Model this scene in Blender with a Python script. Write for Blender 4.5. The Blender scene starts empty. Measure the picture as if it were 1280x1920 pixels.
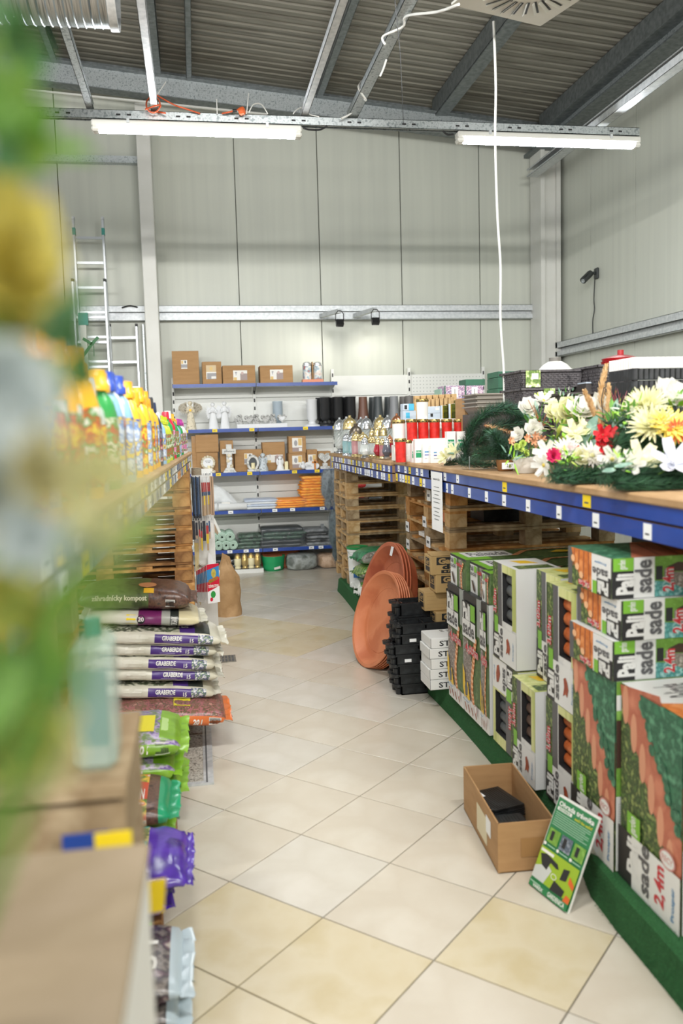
import bpy, bmesh, math, random
from mathutils import Vector, Matrix, noise
import numpy as np
S = bpy.context.scene
COL = S.collection
random.seed(7)
PI = math.pi
# ---------------------------------------------------------------- camera
CAM = Vector((0, 0, 1.73)); FPX = 1587.2
yaw, pitch, roll = 0.16744, -0.09747, -0.02751
_f = Vector((math.sin(yaw)*math.cos(pitch), math.cos(yaw)*math.cos(pitch), math.sin(pitch)))
_r = Vector((math.cos(yaw), -math.sin(yaw), 0)); _u = _r.cross(_f)
RR = _r*math.cos(roll) + _u*math.sin(roll); UU = -_r*math.sin(roll) + _u*math.cos(roll); FF = _f
cd = bpy.data.cameras.new('camera'); cam = bpy.data.objects.new('camera', cd); COL.objects.link(cam)
cam.matrix_world = Matrix(((RR.x, UU.x, -FF.x, CAM.x), (RR.y, UU.y, -FF.y, CAM.y), (RR.z, UU.z, -FF.z, CAM.z), (0, 0, 0, 1)))
cd.sensor_fit = 'VERTICAL'; cd.sensor_height = 36; cd.lens = FPX/1920*36
cd.clip_start = 0.02; cd.clip_end = 60
cd.dof.use_dof = True; cd.dof.focus_distance = 6.2; cd.dof.aperture_fstop = 2.0; cd.dof.aperture_blades = 9
S.camera = cam
# ---------------------------------------------------------------- world, exposure, lamps of the hall
w = bpy.data.worlds.new('world'); S.world = w; w.use_nodes = True
w.node_tree.nodes['Background'].inputs[0].default_value = (0.93, 0.98, 1.0, 1)
w.node_tree.nodes['Background'].inputs[1].default_value = WORLD_STRENGTH = 0.55
S.view_settings.view_transform = 'Standard'; S.view_settings.look = 'None'
S.view_settings.exposure = 0.77; S.view_settings.gamma = 1.0; S.view_settings.use_curve_mapping = False
S.cycles.use_denoising = True
S.cycles.max_bounces = 6; S.cycles.diffuse_bounces = 3; S.cycles.glossy_bounces = 3; S.cycles.transmission_bounces = 5
S.cycles.transparent_max_bounces = 8; S.cycles.caustics_reflective = False; S.cycles.caustics_refractive = False
S.cycles.sample_clamp_indirect = 6
TUBE_W = 46.0      # watts per tube lamp
TUBES = []         # (x0, x1, y, z, visible fitting) filled in below
def area_lamp(x, y, z, sx, sy, e, col=(1, 0.985, 0.95), tilt=0):
    l = bpy.data.lights.new('tube_light', 'AREA'); l.shape = 'RECTANGLE'; l.size = sx; l.size_y = sy; l.energy = e; l.color = col
    o = bpy.data.objects.new('tube_light', l); COL.objects.link(o); o.location = (x, y, z); o.rotation_euler = (tilt, 0, 0); return o
# ---------------------------------------------------------------- pixel -> world helpers (photo frame 1280x1920)
def ray(px, py): return FF*FPX + RR*(px-640) - UU*(py-960)
def W(px, py, Y):
    d = ray(px, py); return CAM + d*(Y/d.y)
def Zp(px, py, z):
    d = ray(px, py); return CAM + d*((z-CAM.z)/d.z)
def Xp(px, py, X):
    d = ray(px, py); return CAM + d*(X/d.x)
# ---------------------------------------------------------------- materials
MT = {}
def lin(h):
    if not isinstance(h, str): return h
    c = [int(h[i:i+2], 16)/255 for i in (0, 2, 4)]
    return tuple(((x+.055)/1.055)**2.4 if x > .04045 else x/12.92 for x in c)
def mat(name, col, rough=.6, metal=0, col2=None, scale=8, bump=0, bscale=60, trans=0, emit=0, spec=.5, coat=0, stretch=(1, 1, 1), detail=4, lo=.35, hi=.65, alpha=1, sss=0, tl=0):
    if name in MT: return MT[name]
    m = bpy.data.materials.new(name); m.use_nodes = True; nt = m.node_tree; b = nt.nodes['Principled BSDF']
    c = lin(col); b.inputs['Base Color'].default_value = (*c, 1); b.inputs['Roughness'].default_value = rough
    b.inputs['Metallic'].default_value = metal; b.inputs['Specular IOR Level'].default_value = spec
    b.inputs['Coat Weight'].default_value = coat; b.inputs['Alpha'].default_value = alpha
    if trans: b.inputs['Transmission Weight'].default_value = trans; b.inputs['IOR'].default_value = 1.3
    if emit: b.inputs['Emission Color'].default_value = (*c, 1); b.inputs['Emission Strength'].default_value = emit
    m.diffuse_color = (*c, 1)
    tc = None
    def coords(sc):
        nonlocal tc
        if tc is None:
            tc = nt.nodes.new('ShaderNodeTexCoord'); mp = nt.nodes.new('ShaderNodeMapping'); mp.inputs['Scale'].default_value = stretch
            nt.links.new(tc.outputs['Object'], mp.inputs[0]); tc = mp
        n = nt.nodes.new('ShaderNodeTexNoise'); n.inputs['Scale'].default_value = sc; n.inputs['Detail'].default_value = detail
        nt.links.new(tc.outputs[0], n.inputs['Vector']); return n
    if col2 is not None:
        n = coords(scale); cr = nt.nodes.new('ShaderNodeValToRGB'); cols = [col] + (col2 if isinstance(col2, list) else [col2])
        e = cr.color_ramp.elements; e[0].position = lo; e[0].color = (*lin(cols[0]), 1); e[1].position = hi; e[1].color = (*lin(cols[-1]), 1)
        for k, cc in enumerate(cols[1:-1]):
            q = e.new(lo+(hi-lo)*(k+1)/(len(cols)-1)); q.color = (*lin(cc), 1)
        nt.links.new(n.outputs['Fac'], cr.inputs[0]); nt.links.new(cr.outputs[0], b.inputs['Base Color'])
    if bump:
        n2 = coords(bscale); bp = nt.nodes.new('ShaderNodeBump'); bp.inputs['Strength'].default_value = bump; bp.inputs['Distance'].default_value = .01
        nt.links.new(n2.outputs['Fac'], bp.inputs['Height']); nt.links.new(bp.outputs[0], b.inputs['Normal'])
    if tl:  # light shines through thin petals and leaves
        tr = nt.nodes.new('ShaderNodeBsdfTranslucent'); mx = nt.nodes.new('ShaderNodeMixShader'); mx.inputs[0].default_value = tl; out = nt.nodes['Material Output']
        tr.inputs[0].default_value = (*lin(col), 1)
        if col2 is not None: nt.links.new(cr.outputs[0], tr.inputs[0])
        nt.links.new(b.outputs[0], mx.inputs[1]); nt.links.new(tr.outputs[0], mx.inputs[2]); nt.links.new(mx.outputs[0], out.inputs['Surface'])
    MT[name] = m; return m
def glassy(name, col, rough=.15, alpha=.45):
    """thin clear plastic / glass: part of the light passes straight through"""
    if name in MT: return MT[name]
    m = bpy.data.materials.new(name); m.use_nodes = True; nt = m.node_tree; b = nt.nodes['Principled BSDF']
    b.inputs['Base Color'].default_value = (*lin(col), 1); b.inputs['Roughness'].default_value = rough; b.inputs['Alpha'].default_value = alpha
    b.inputs['Specular IOR Level'].default_value = .8
    MT[name] = m; return m
white = mat('white_print', 'e9e8e2', .5); black = mat('black_print', '1b1b1c', .5); dgrey = mat('grey_print', '55585a', .5)
kraft = mat('kraft_board', 'b08a5e', .8, col2='a57f54', scale=5, bump=.05, bscale=200, stretch=(1, 1, 6))
kraftin = mat('kraft_inside', '92714a', .85, col2='8a6a45', scale=7)
kraftyel = mat('kraft_yellow', 'bfa06c', .8, col2='b39462', scale=6)
galv = mat('galvanised', 'a9b0b2', .42, .75, col2=['c3c9ca', '8f9799'], scale=40, detail=3)
galvw = mat('galvanised_pale', 'bfc4c6', .5, .45, col2='d6d9da', scale=30)
alu = mat('aluminium', 'c9cdd0', .35, .7)
wpaint = mat('white_paint', 'dcdcd6', .45, col2='d4d4cd', scale=3)
blue = mat('blue_strip', '21428f', .3, col2='284b9e', scale=5, coat=.3)
paper = mat('white_tag', 'eef0f0', .5); yel = mat('yellow_tag', 'f0d21e', .5)
woods = [mat('pallet_wood_%s' % n, a, .8, col2=[b, c], scale=9, stretch=(1, 1, 1), bump=.15, bscale=70) for n, a, b, c in
         (('pale', 'c9a878', 'b8925f', 'd4b88c'), ('grey', 'a58f6f', '8f7858', 'b9a483'), ('warm', 'bd8a4c', 'a87238', 'cb9a5c'))]
woodorange = [mat('pallet_wood_%s' % n, a, .75, col2=[b, c], scale=9, bump=.15, bscale=70) for n, a, b, c in
              (('orange', 'c18d52', 'ad7a40', 'd0a065'), ('amber', 'b88348', 'a06e36', 'c89658'), ('brown', '9c6f42', '835a32', 'b0834f'))]
# ---------------------------------------------------------------- mesh building
class MB:
    def __init__(s): s.v = []; s.f = []; s.m = []; s.ms = []; s.eps = 0
    def mi(s, m):
        if m not in s.ms: s.ms.append(m)
        return s.ms.index(m)
    def add(s, vs, fs, m):
        k = len(s.v); i = s.mi(m); s.v += [tuple(v) for v in vs]
        for f in fs: s.f.append(tuple(k+a for a in f)); s.m.append(i)
        return s
    def box(s, x0, x1, y0, y1, z0, z1, m, c=0):
        if c:
            return s.cbox(x0, x1, y0, y1, z0, z1, m, c)
        return s.add([(x0, y0, z0), (x1, y0, z0), (x1, y1, z0), (x0, y1, z0), (x0, y0, z1), (x1, y0, z1), (x1, y1, z1), (x0, y1, z1)],
                     [(0, 3, 2, 1), (4, 5, 6, 7), (0, 1, 5, 4), (1, 2, 6, 5), (2, 3, 7, 6), (3, 0, 4, 7)], m)
    def cbox(s, x0, x1, y0, y1, z0, z1, m, c):
        # box whose upright edges and top rim are chamfered
        def ring(z, q): return [(x0+q, y0, z), (x1-q, y0, z), (x1, y0+q, z), (x1, y1-q, z), (x1-q, y1, z), (x0+q, y1, z), (x0, y1-q, z), (x0, y0+q, z)]
        def ins(z, q, c2): return [(min(max(a, x0+q), x1-q), min(max(b, y0+q), y1-q), z) for a, b, _ in ring(z, c2)]
        vs = ins(z0, c, c) + ring(z0+c, c) + ring(z1-c, c) + ins(z1, c, c)
        fs = [tuple(range(7, -1, -1)), tuple(range(24, 32))]
        for r in range(3):
            for k in range(8): fs.append((r*8+k, r*8+(k+1) % 8, r*8+8+(k+1) % 8, r*8+8+k))
        return s.add(vs, fs, m)
    def obox(s, o, ux, uy, uz, m):
        o, ux, uy, uz = map(Vector, (o, ux, uy, uz)); vs = []
        for c in range(2):
            for (a, b) in ((0, 0), (1, 0), (1, 1), (0, 1)): vs.append(o+ux*a+uy*b+uz*c)
        return s.add(vs, [(0, 3, 2, 1), (4, 5, 6, 7), (0, 1, 5, 4), (1, 2, 6, 5), (2, 3, 7, 6), (3, 0, 4, 7)], m)
    def bar(s, p, q, a, b, m):
        # bar of section a x b from p to q
        p, q = Vector(p), Vector(q); d = (q-p).normalized(); up = Vector((0, 0, 1)) if abs(d.z) < .9 else Vector((0, 1, 0))
        x = d.cross(up).normalized(); y = x.cross(d)
        return s.obox(p-x*a/2-y*b/2, x*a, y*b, q-p, m)
    def lathe(s, prof, m, c=(0, 0, 0), seg=16, sx=1, sy=1, ax=None, caps=True, rot=0):
        vs = []; n = len(prof)
        for r, z in prof:
            for k in range(seg):
                t = 2*PI*k/seg+rot; vs.append(Vector((r*math.cos(t)*sx, r*math.sin(t)*sy, z)))
        if ax is not None:
            q = Vector((0, 0, 1)).rotation_difference(Vector(ax).normalized()); vs = [q @ v for v in vs]
        c = Vector(c); vs = [v+c for v in vs]; fs = []
        for i in range(n-1):
            for k in range(seg): fs.append((i*seg+k, i*seg+(k+1) % seg, (i+1)*seg+(k+1) % seg, (i+1)*seg+k))
        if caps:
            if prof[0][0] > 1e-5: fs.append(tuple(range(seg-1, -1, -1)))
            if prof[-1][0] > 1e-5: fs.append(tuple((n-1)*seg+k for k in range(seg)))
        return s.add(vs, fs, m)
    def tube(s, pts, r, m, seg=6, caps=True):
        pts = [Vector(p) for p in pts]; n = len(pts); rs = r if isinstance(r, (list, tuple)) else [r]*n
        t0 = (pts[1]-pts[0]).normalized(); up = Vector((0, 0, 1)) if abs(t0.z) < .9 else Vector((1, 0, 0)); x = t0.cross(up).normalized(); vs = []
        for i, p in enumerate(pts):
            t = (pts[min(i+1, n-1)]-pts[max(i-1, 0)]).normalized(); x = (x-t*x.dot(t)).normalized(); y = t.cross(x)
            for k in range(seg): a = 2*PI*k/seg; vs.append(p+(x*math.cos(a)+y*math.sin(a))*rs[i])
        fs = [(i*seg+k, i*seg+(k+1) % seg, (i+1)*seg+(k+1) % seg, (i+1)*seg+k) for i in range(n-1) for k in range(seg)]
        if caps: fs += [tuple(range(seg-1, -1, -1)), tuple((n-1)*seg+k for k in range(seg))]
        return s.add(vs, fs, m)
    def ball(s, c, r, m, seg=10, ri=6, sx=1, sy=1, sz=1):
        return s.lathe([(max(1e-6, r*math.sin(PI*i/ri)), -r*math.cos(PI*i/ri)*sz) for i in range(ri+1)], m, c, seg, sx, sy, caps=False)
    def mesh(s, name='m', smooth=None):
        me = bpy.data.meshes.new(name); me.from_pydata(s.v, [], s.f)
        for m in s.ms: me.materials.append(m)
        me.polygons.foreach_set('material_index', s.m)
        if smooth:
            me.polygons.foreach_set('use_smooth', [True]*len(s.f)); me.update(); me.set_sharp_from_angle(angle=math.radians(smooth))
        me.update(); return me
    def build(s, name, parent=None, smooth=None, loc=None, rz=0):
        return ob(name, s.mesh(name, smooth), parent, loc, rz)
def ob(name, me, parent=None, loc=None, rz=0):
    o = bpy.data.objects.new(name, me); COL.objects.link(o)
    if parent: o.parent = parent
    if loc is not None: o.location = loc
    if rz: o.rotation_euler = (0, 0, rz)
    return o
def tag(o, label, cat, group=None, kind=None):
    if label: o['label'] = label
    if cat: o['category'] = cat
    if group: o['group'] = group
    if kind: o['kind'] = kind
    return o
def thing(name, label, cat, loc=(0, 0, 0), rz=0, group=None, rot=None):
    o = bpy.data.objects.new(name, None); COL.objects.link(o); o.location = loc; o.rotation_euler = rot or (0, 0, rz); o.empty_display_size = .05
    return tag(o, label, cat, group)
def struct(o, label=None):
    o['kind'] = 'structure'
    if label: o['label'] = label; 
    return o
CH = {}
def dup(o, loc=None, rz=None, label=None, group=None, parent=None):
    def cp(a, par):
        c = a.copy(); COL.objects.link(c)
        if par: c.parent = par
        for ch in kids(a): cp(ch, c)
        return c
    c = cp(o, parent)
    if loc is not None: c.location = loc
    if rz is not None: c.rotation_euler = (0, 0, rz)
    if label: c['label'] = label
    if group: c['group'] = group
    return c
def kids(a): return list(a.children)
ORD = ['first', 'second', 'third', 'fourth', 'fifth', 'sixth', 'seventh', 'eighth', 'ninth', 'tenth', 'eleventh', 'twelfth', 'thirteenth', 'fourteenth', 'fifteenth', 'sixteenth',
       'seventeenth', 'eighteenth', 'nineteenth', 'twentieth', 'twenty-first', 'twenty-second', 'twenty-third', 'twenty-fourth', 'twenty-fifth', 'twenty-sixth', 'twenty-seventh', 'twenty-eighth', 'twenty-ninth', 'thirtieth',
       'thirty-first', 'thirty-second', 'thirty-third', 'thirty-fourth', 'thirty-fifth', 'thirty-sixth', 'thirty-seventh', 'thirty-eighth', 'thirty-ninth', 'fortieth', 'forty-first', 'forty-second', 'forty-third', 'forty-fourth', 'forty-fifth', 'forty-sixth', 'forty-seventh', 'forty-eighth', 'forty-ninth', 'fiftieth']+['fifty-'+k for k in ('first', 'second', 'third', 'fourth', 'fifth', 'sixth', 'seventh', 'eighth', 'ninth')]
# ---------------------------------------------------------------- flat print: words and shapes laid on a face
_tx = {}
def text_geo(t, bold=0.0, shear=0):
    k = (t, bold, shear)
    if k not in _tx:
        c = bpy.data.curves.new('t', 'FONT'); c.body = t; c.size = 1; c.offset = bold; c.shear = shear; c.resolution_u = 2; c.fill_mode = 'FRONT'
        o = bpy.data.objects.new('t', c); COL.objects.link(o); bpy.context.view_layer.update()
        me = bpy.data.meshes.new_from_object(o.evaluated_get(bpy.context.evaluated_depsgraph_get()))
        v = [(a.co.x, a.co.y) for a in me.vertices]; f = [tuple(p.vertices) for p in me.polygons]
        x0 = min(a for a, b in v); x1 = max(a for a, b in v); y0 = min(b for a, b in v); y1 = max(b for a, b in v)
        _tx[k] = ([((a-x0)/(x1-x0), (b-y0)/(y1-y0)) for a, b in v], f)
        bpy.data.objects.remove(o); bpy.data.curves.remove(c); bpy.data.meshes.remove(me)
    return _tx[k]
class Art:
    """print on a flat face: origin O, unit axes U (across) and V (up), size w x h; u, v run 0..1"""
    def __init__(s, mb, O, U, V, w, h, N=None, fn=None):
        s.mb = mb; s.O = Vector(O); s.U = Vector(U).normalized(); s.V = Vector(V).normalized(); s.w = w; s.h = h
        s.N = Vector(N) if N is not None else s.U.cross(s.V); s.e = .0004; s.fn = fn
    def P(s, u, v):
        if s.fn: return s.fn(u, v, s.e)
        return s.O+s.U*(u*s.w)+s.V*(v*s.h)+s.N*s.e
    def poly(s, pts, m):
        s.mb.add([s.P(*p) for p in pts], [tuple(range(len(pts)))], m); s.e += .00025
    def rect(s, u0, v0, u1, v1, m): s.poly([(u0, v0), (u1, v0), (u1, v1), (u0, v1)], m)
    def ell(s, cu, cv, ru, rv, m, n=14, a0=0, a1=2*PI):
        s.poly([(cu+ru*math.cos(a0+(a1-a0)*k/n), cv+rv*math.sin(a0+(a1-a0)*k/n)) for k in range(n if a1-a0 > 6.2 else n+1)], m)
    def text(s, t, u0, v0, u1, v1, m, rot=0, bold=.02, shear=0):
        v, f = text_geo(t, bold, shear)
        def tr(a, b):
            if rot == 90: a, b = 1-b, a
            elif rot == -90: a, b = b, 1-a
            elif rot == 180: a, b = 1-a, 1-b
            return s.P(u0+(u1-u0)*a, v0+(v1-v0)*b)
        s.mb.add([tr(a, b) for a, b in v], f, m); s.e += .00025
    def bars(s, u0, v0, u1, v1, vert=True, n=11):
        s.rect(u0, v0, u1, v1, white)
        for k in range(n):
            a = (k+.3)/(n+.3); b = a+.35/n+random.random()*.3/n
            if vert: s.rect(u0+(u1-u0)*a, v0+(v1-v0)*.1, u0+(u1-u0)*b, v0+(v1-v0)*.9, black)
            else: s.rect(u0+(u1-u0)*.1, v0+(v1-v0)*a, u0+(u1-u0)*.9, v0+(v1-v0)*b, black)
            s.e -= .00025
        s.e += .00025
# ================================================================ THE SETTING
# floor: slab with the joint colour, every tile in view a piece of its own, laid diagonally
TS = .25988*1.73; TX0 = .21547*1.73; TY0 = 3.84789*1.73; th = PI/4
grout = mat('grout', '6e685d', .9)
floor = struct(MB().box(-7, 4.95, -6, 11.05, -.12, -.006, grout).build('floor'))
tmats = [mat('floor_tile_cream', 'cdc5b5', .28, col2=['c8bfae', 'd1cabb'], scale=3, bump=.02, bscale=25, spec=.5),
         mat('floor_tile_pale', 'cfcabe', .26, col2=['c9c3b6', 'd2cdc2'], scale=3, bump=.02, bscale=25, spec=.5),
         mat('floor_tile_yellow', 'c8bb9b', .3, col2=['cdc2a6', 'c3b591'], scale=4, bump=.02, bscale=25, spec=.5)]
e1 = Vector((math.cos(th), -math.sin(th), 0))*TS; e2 = Vector((-math.sin(th), -math.cos(th), 0))*TS
g = .0055; tl = []
for m in tmats:
    b = MB(); h = TS/2-g/2
    b.add([(-h, -h, -.008), (h, -h, -.008), (h, h, -.008), (-h, h, -.008), (-h, -h, -.001), (h, -h, -.001), (h, h, -.001), (-h, h, -.001),
           (-h+.002, -h+.002, 0), (h-.002, -h+.002, 0), (h-.002, h-.002, 0), (-h+.002, h-.002, 0)],
          [(0, 1, 5, 4), (1, 2, 6, 5), (2, 3, 7, 6), (3, 0, 4, 7), (4, 5, 9, 8), (5, 6, 10, 9), (6, 7, 11, 10), (7, 4, 8, 11), (8, 9, 10, 11)], m)
    tl.append(b.mesh('tile'))
YELT = {(6, 5), (6, 6), (5, 7), (-1, -1), (-2, -1), (-1, 0), (-2, 0), (7, 5), (-2, -2), (7, 6)}
tiles_done = []
rest = MB()
for a in range(-16, 20):
    for b_ in range(-16, 22):
        c = Vector((TX0, TY0, 0))+e2*(a+.5)+e1*(b_+.5)
        if not (-6.9 < c.x < 4.7 and -2 < c.y < 10.9): continue
        k = 2 if (a, b_) in YELT else (0 if random.random() < .6 else 1)
        if -.95 < c.x < 1.75 and 1.6 < c.y < 10.75:
            o = ob('tile', tl[k], floor, c, -th)
        elif c.y > 0 and c.x > -3:
            h = TS/2-g/2; q = Matrix.Rotation(-th, 3, 'Z')
            rest.add([q @ Vector(v)+c for v in ((-h, -h, -.008), (h, -h, -.008), (h, h, -.008), (-h, h, -.008), (-h, -h, 0), (h, -h, 0), (h, h, 0), (-h, h, 0))],
                     [(4, 5, 6, 7), (0, 1, 5, 4), (1, 2, 6, 5), (2, 3, 7, 6), (3, 0, 4, 7)], tmats[k])
tag(rest.build('tile_field', floor), None, None, kind='stuff')
# floor grille set into the tiles and the entrance-mat frame
t = thing('floor_mat', 'grey recessed floor mat in a metal frame beside the stacked soil bags', 'floor mat', (-.25, 5.2, .0))
matm = mat('mat_fibre', '8f8a80', .9, col2=['c2bdb2', '6a655c'], scale=60, bump=.6, bscale=90, detail=6)
b = MB(); b.box(-.23, .215, -1.08, 1.2, .001, .008, matm); b.build('mat', t)
b = MB(); b.box(.215, .265, -1.11, 1.27, .0, .011, galvw); b.box(-.25, .215, 1.2, 1.25, 0, .011, galvw); b.box(-.25, .215, -1.11, -1.08, 0, .011, galvw); b.box(.228, .236, -1.1, 1.25, .011, .0125, dgrey); b.build('mat_frame', t)
t = thing('floor_drain', 'small slotted metal drain plate set in the floor tiles near the mat', 'drain', tuple(Zp(421, 1236, 0)))
b = MB(); b.box(-.085, .085, -.1, .1, .0, .004, mat('drain_metal', '9c968a', .5, .4, col2='7a756a', scale=40))
for k in range(6):
    for j in range(2): b.box(-.07+k*.025, -.055+k*.025, -.08+j*.09, -.01+j*.09, .004, .0055, dgrey)
b.build('plate', t)
# ---- walls of sandwich panels
wallp = mat('wall_panel', 'cdd0c4', .42, col2='c7cabf', scale=1.3, stretch=(9, 9, .25), bump=.02, bscale=30, spec=.4)
joint = mat('panel_joint', '8c8f86', .8)
WH = 6.6
wb = struct(MB().box(-7, 5.0, 11.0, 11.1, 0, WH, joint).build('wall_back'))
seams = [-6.8, -5.75, -4.69, -3.62, -2.56, -1.5, -.44, .619, 1.66, 2.73, 3.79, 4.85]
for x0, x1 in zip(seams[:-1], seams[1:]):
    b = MB(); b.box(x0+.006, x1-.006, 10.95, 11.0, 0, WH, wallp)
    # shallow pressed lines down each panel
    b.build('panel', wb)
wr = struct(MB().box(4.86, 4.96, -4, 11.0, 0, WH, joint).build('wall_right'))
ys = [10.95, 10.85, 9.82, 8.76, 7.69, 6.62, 5.56, 4.5, 3.4, 2.3, 1.2, 0, -1.2, -2.4, -3.6]
for y1, y0 in zip(ys[:-1], ys[1:]): MB().box(4.8, 4.86, y0+.006, y1-.006, 0, WH, wallp).build('panel', wr)
# pale corner cover strip
struct(MB().box(4.66, 4.8, 10.8, 10.95, 0, WH, wpaint).build('trim_1'))
# ---- roof: trapezoidal sheet on purlins and a rafter
roofm = mat('roof_sheet', '7d7a70', .5, .15, col2=['8b887d', '69665c'], scale=2.2, stretch=(.35, 8, 1), detail=6)
def zr(x): return 6.06-.092*x
b = MB(); y = -6.0; prof = []
while y < 11.0: prof += [(y, 0), (y+.07, 0), (y+.085, .018), (y+.125, .018)]; y += .14
for (ya, za), (yb, zb) in zip(prof[:-1], prof[1:]):
    b.add([(-7, ya, zr(-7)+za), (5, ya, zr(5)+za), (5, yb, zr(5)+zb), (-7, yb, zr(-7)+zb)], [(0, 3, 2, 1)], roofm)
struct(b.build('ceiling'))
dsteel = mat('steel_dull', '868c8d', .5, .6, col2='6e7475', scale=20)
def channel(mb, p, q, w, h, m, open_=1, t=.003):
    """C channel from p to q (top centre line), width w, height h, web on one side"""
    p, q = Vector(p), Vector(q); d = (q-p).normalized(); x = d.cross(Vector((0, 0, 1))).normalized()*open_; z = Vector((0, 0, 1))
    L = q-p
    def pl(o, a, c): mb.obox(p+o, a, L, c, m) if open_ < 0 else mb.obox(p+o, a, c, L, m)
    pl(-x*w/2-z*h, x*t, z*h); pl(-x*w/2-z*t, x*w, z*t); pl(-x*w/2-z*h, x*w, z*t); pl(x*(w/2-t)-z*h, x*t, z*.018); pl(x*(w/2-t)-z*.018, x*t, z*.018)
for i, (x, wd) in enumerate(((-2.9, .07), (-1.40, .07), (-.25, .08), (.106, .06), (1.64, .08), (3.16, .16), (4.55, .12))):
    b = MB(); channel(b, (x, -6, zr(x)-.0), (x, 10.62, zr(x)-.0), wd, .21, dsteel, 1)
    if x > 3: b.box(x-.075, x+.075, -6, 10.62, zr(x)-.225, zr(x)-.21, dsteel)
    tag(struct(b.build('roof_purlin')), 'dull steel roof purlin running towards the back wall, %s counted from the left' % ORD[i], None)
b = MB()
zb0 = lambda x: 5.62-.088*x
zt0 = lambda x: 5.85-.092*x
for (ya, yb) in ((10.50, 10.52),): b.add([(x, yy, zf(x)) for yy in (ya, yb) for x, zf in ((-7, zb0), (4.8, zb0), (4.8, zt0), (-7, zt0))], [(0, 1, 2, 3), (7, 6, 5, 4), (0, 4, 5, 1), (3, 2, 6, 7)], galv)
for zf, dz in ((zb0, -.008), (zt0, 0)):
    b.add([(x, yy, zf(x)+d) for d in (dz, dz+.008) for (x, yy) in ((-7, 10.42), (4.8, 10.42), (4.8, 10.6), (-7, 10.6))], [(0, 3, 2, 1), (4, 5, 6, 7), (0, 1, 5, 4), (2, 3, 7, 6)], dsteel)
struct(b.build('roof_rafter'), 'sloping galvanised steel rafter along the top of the back wall')
b = MB(); b.add([(x, yy, zr(x)-.05+d) for d in (0, .05) for (x, yy) in ((-7, 10.86), (4.8, 10.86), (4.8, 10.95), (-7, 10.95))], [(0, 3, 2, 1), (4, 5, 6, 7), (0, 1, 5, 4), (2, 3, 7, 6)], dsteel)
struct(b.build('trim_2'))
# eaves beam on the right wall and the sloping knee brace beside the corner post
b = MB(); b.box(4.62, 4.8, -4, 10.9, 5.32, 5.5, galv); b.box(4.55, 4.8, -4, 10.9, 5.30, 5.32, dsteel); struct(b.build('eaves_beam'), 'steel eaves beam along the top of the right wall')
# ---- posts
b = MB(); b.box(-.54, -.375, 10.62, 10.9, 0, 5.62, wpaint, .008); struct(b.build('post'), 'white boxed steel post on the back wall beside the ladders')
b = MB(); b.box(4.475, 4.53, 10.55, 10.9, 0, 5.3, wpaint); b.box(4.53, 4.69, 10.6, 10.9, 0, 5.3, wpaint); b.box(4.69, 4.745, 10.55, 10.9, 0, 5.3, wpaint)
b.box(4.4, 4.8, 10.5, 10.92, 5.2, 5.24, dsteel)
struct(b.build('post'), 'white steel corner post where back wall and right wall meet')
# ---- girts
def girt(p, q, name, label):
    b = MB(); p, q = Vector(p), Vector(q); L = q-p; n = Vector((0, -1, 0)) if abs(L.x) > abs(L.y) else Vector((-1, 0, 0)); z = Vector((0, 0, 1)); d = L
    def s(o, a, c): b.obox(p+o, a, c, d, galvw) if True else None
    s(z*0, n*.09, z*.004); s(z*.176, n*.09, z*.004); s(n*.086+z*.105, n*.004, z*.075); s(n*.086, n*.004, z*.06); s(z*0, n*.004, z*.18); 
    s(n*.03+z*.06, n*.004, z*.045)
    return struct(b.build(name), label)
girt((-6, 10.93, 3.125), (-.54, 10.93, 3.125), 'wall_rail', 'galvanised wall rail behind the ladders left of the white post')
girt((-.375, 10.93, 3.125), (4.475, 10.93, 3.125), 'wall_rail', 'long galvanised wall rail across the back wall between the two white posts')
girt((4.78, 10.8, 2.60), (4.78, -3, 2.60), 'wall_rail', 'galvanised wall rail along the right wall above the shelving')
girt((4.745, 10.93, 3.135), (4.92, 10.93, 3.135), 'wall_rail', 'short stub of wall rail right of the corner post')
b = MB(); b.box(-6, -.54, 10.85, 10.95, 5.0, 5.08, galv); struct(b.build('wall_rail'), 'thin dull rail high on the back wall left of the post')
b = MB(); b.bar((-1.9, 10.44, 5.66), (1.0, 10.44, 5.47), .03, .02, wpaint); tag(b.build('cable_tray'), 'thin white cable tray clipped under the sloping rafter', 'cable tray')
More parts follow.
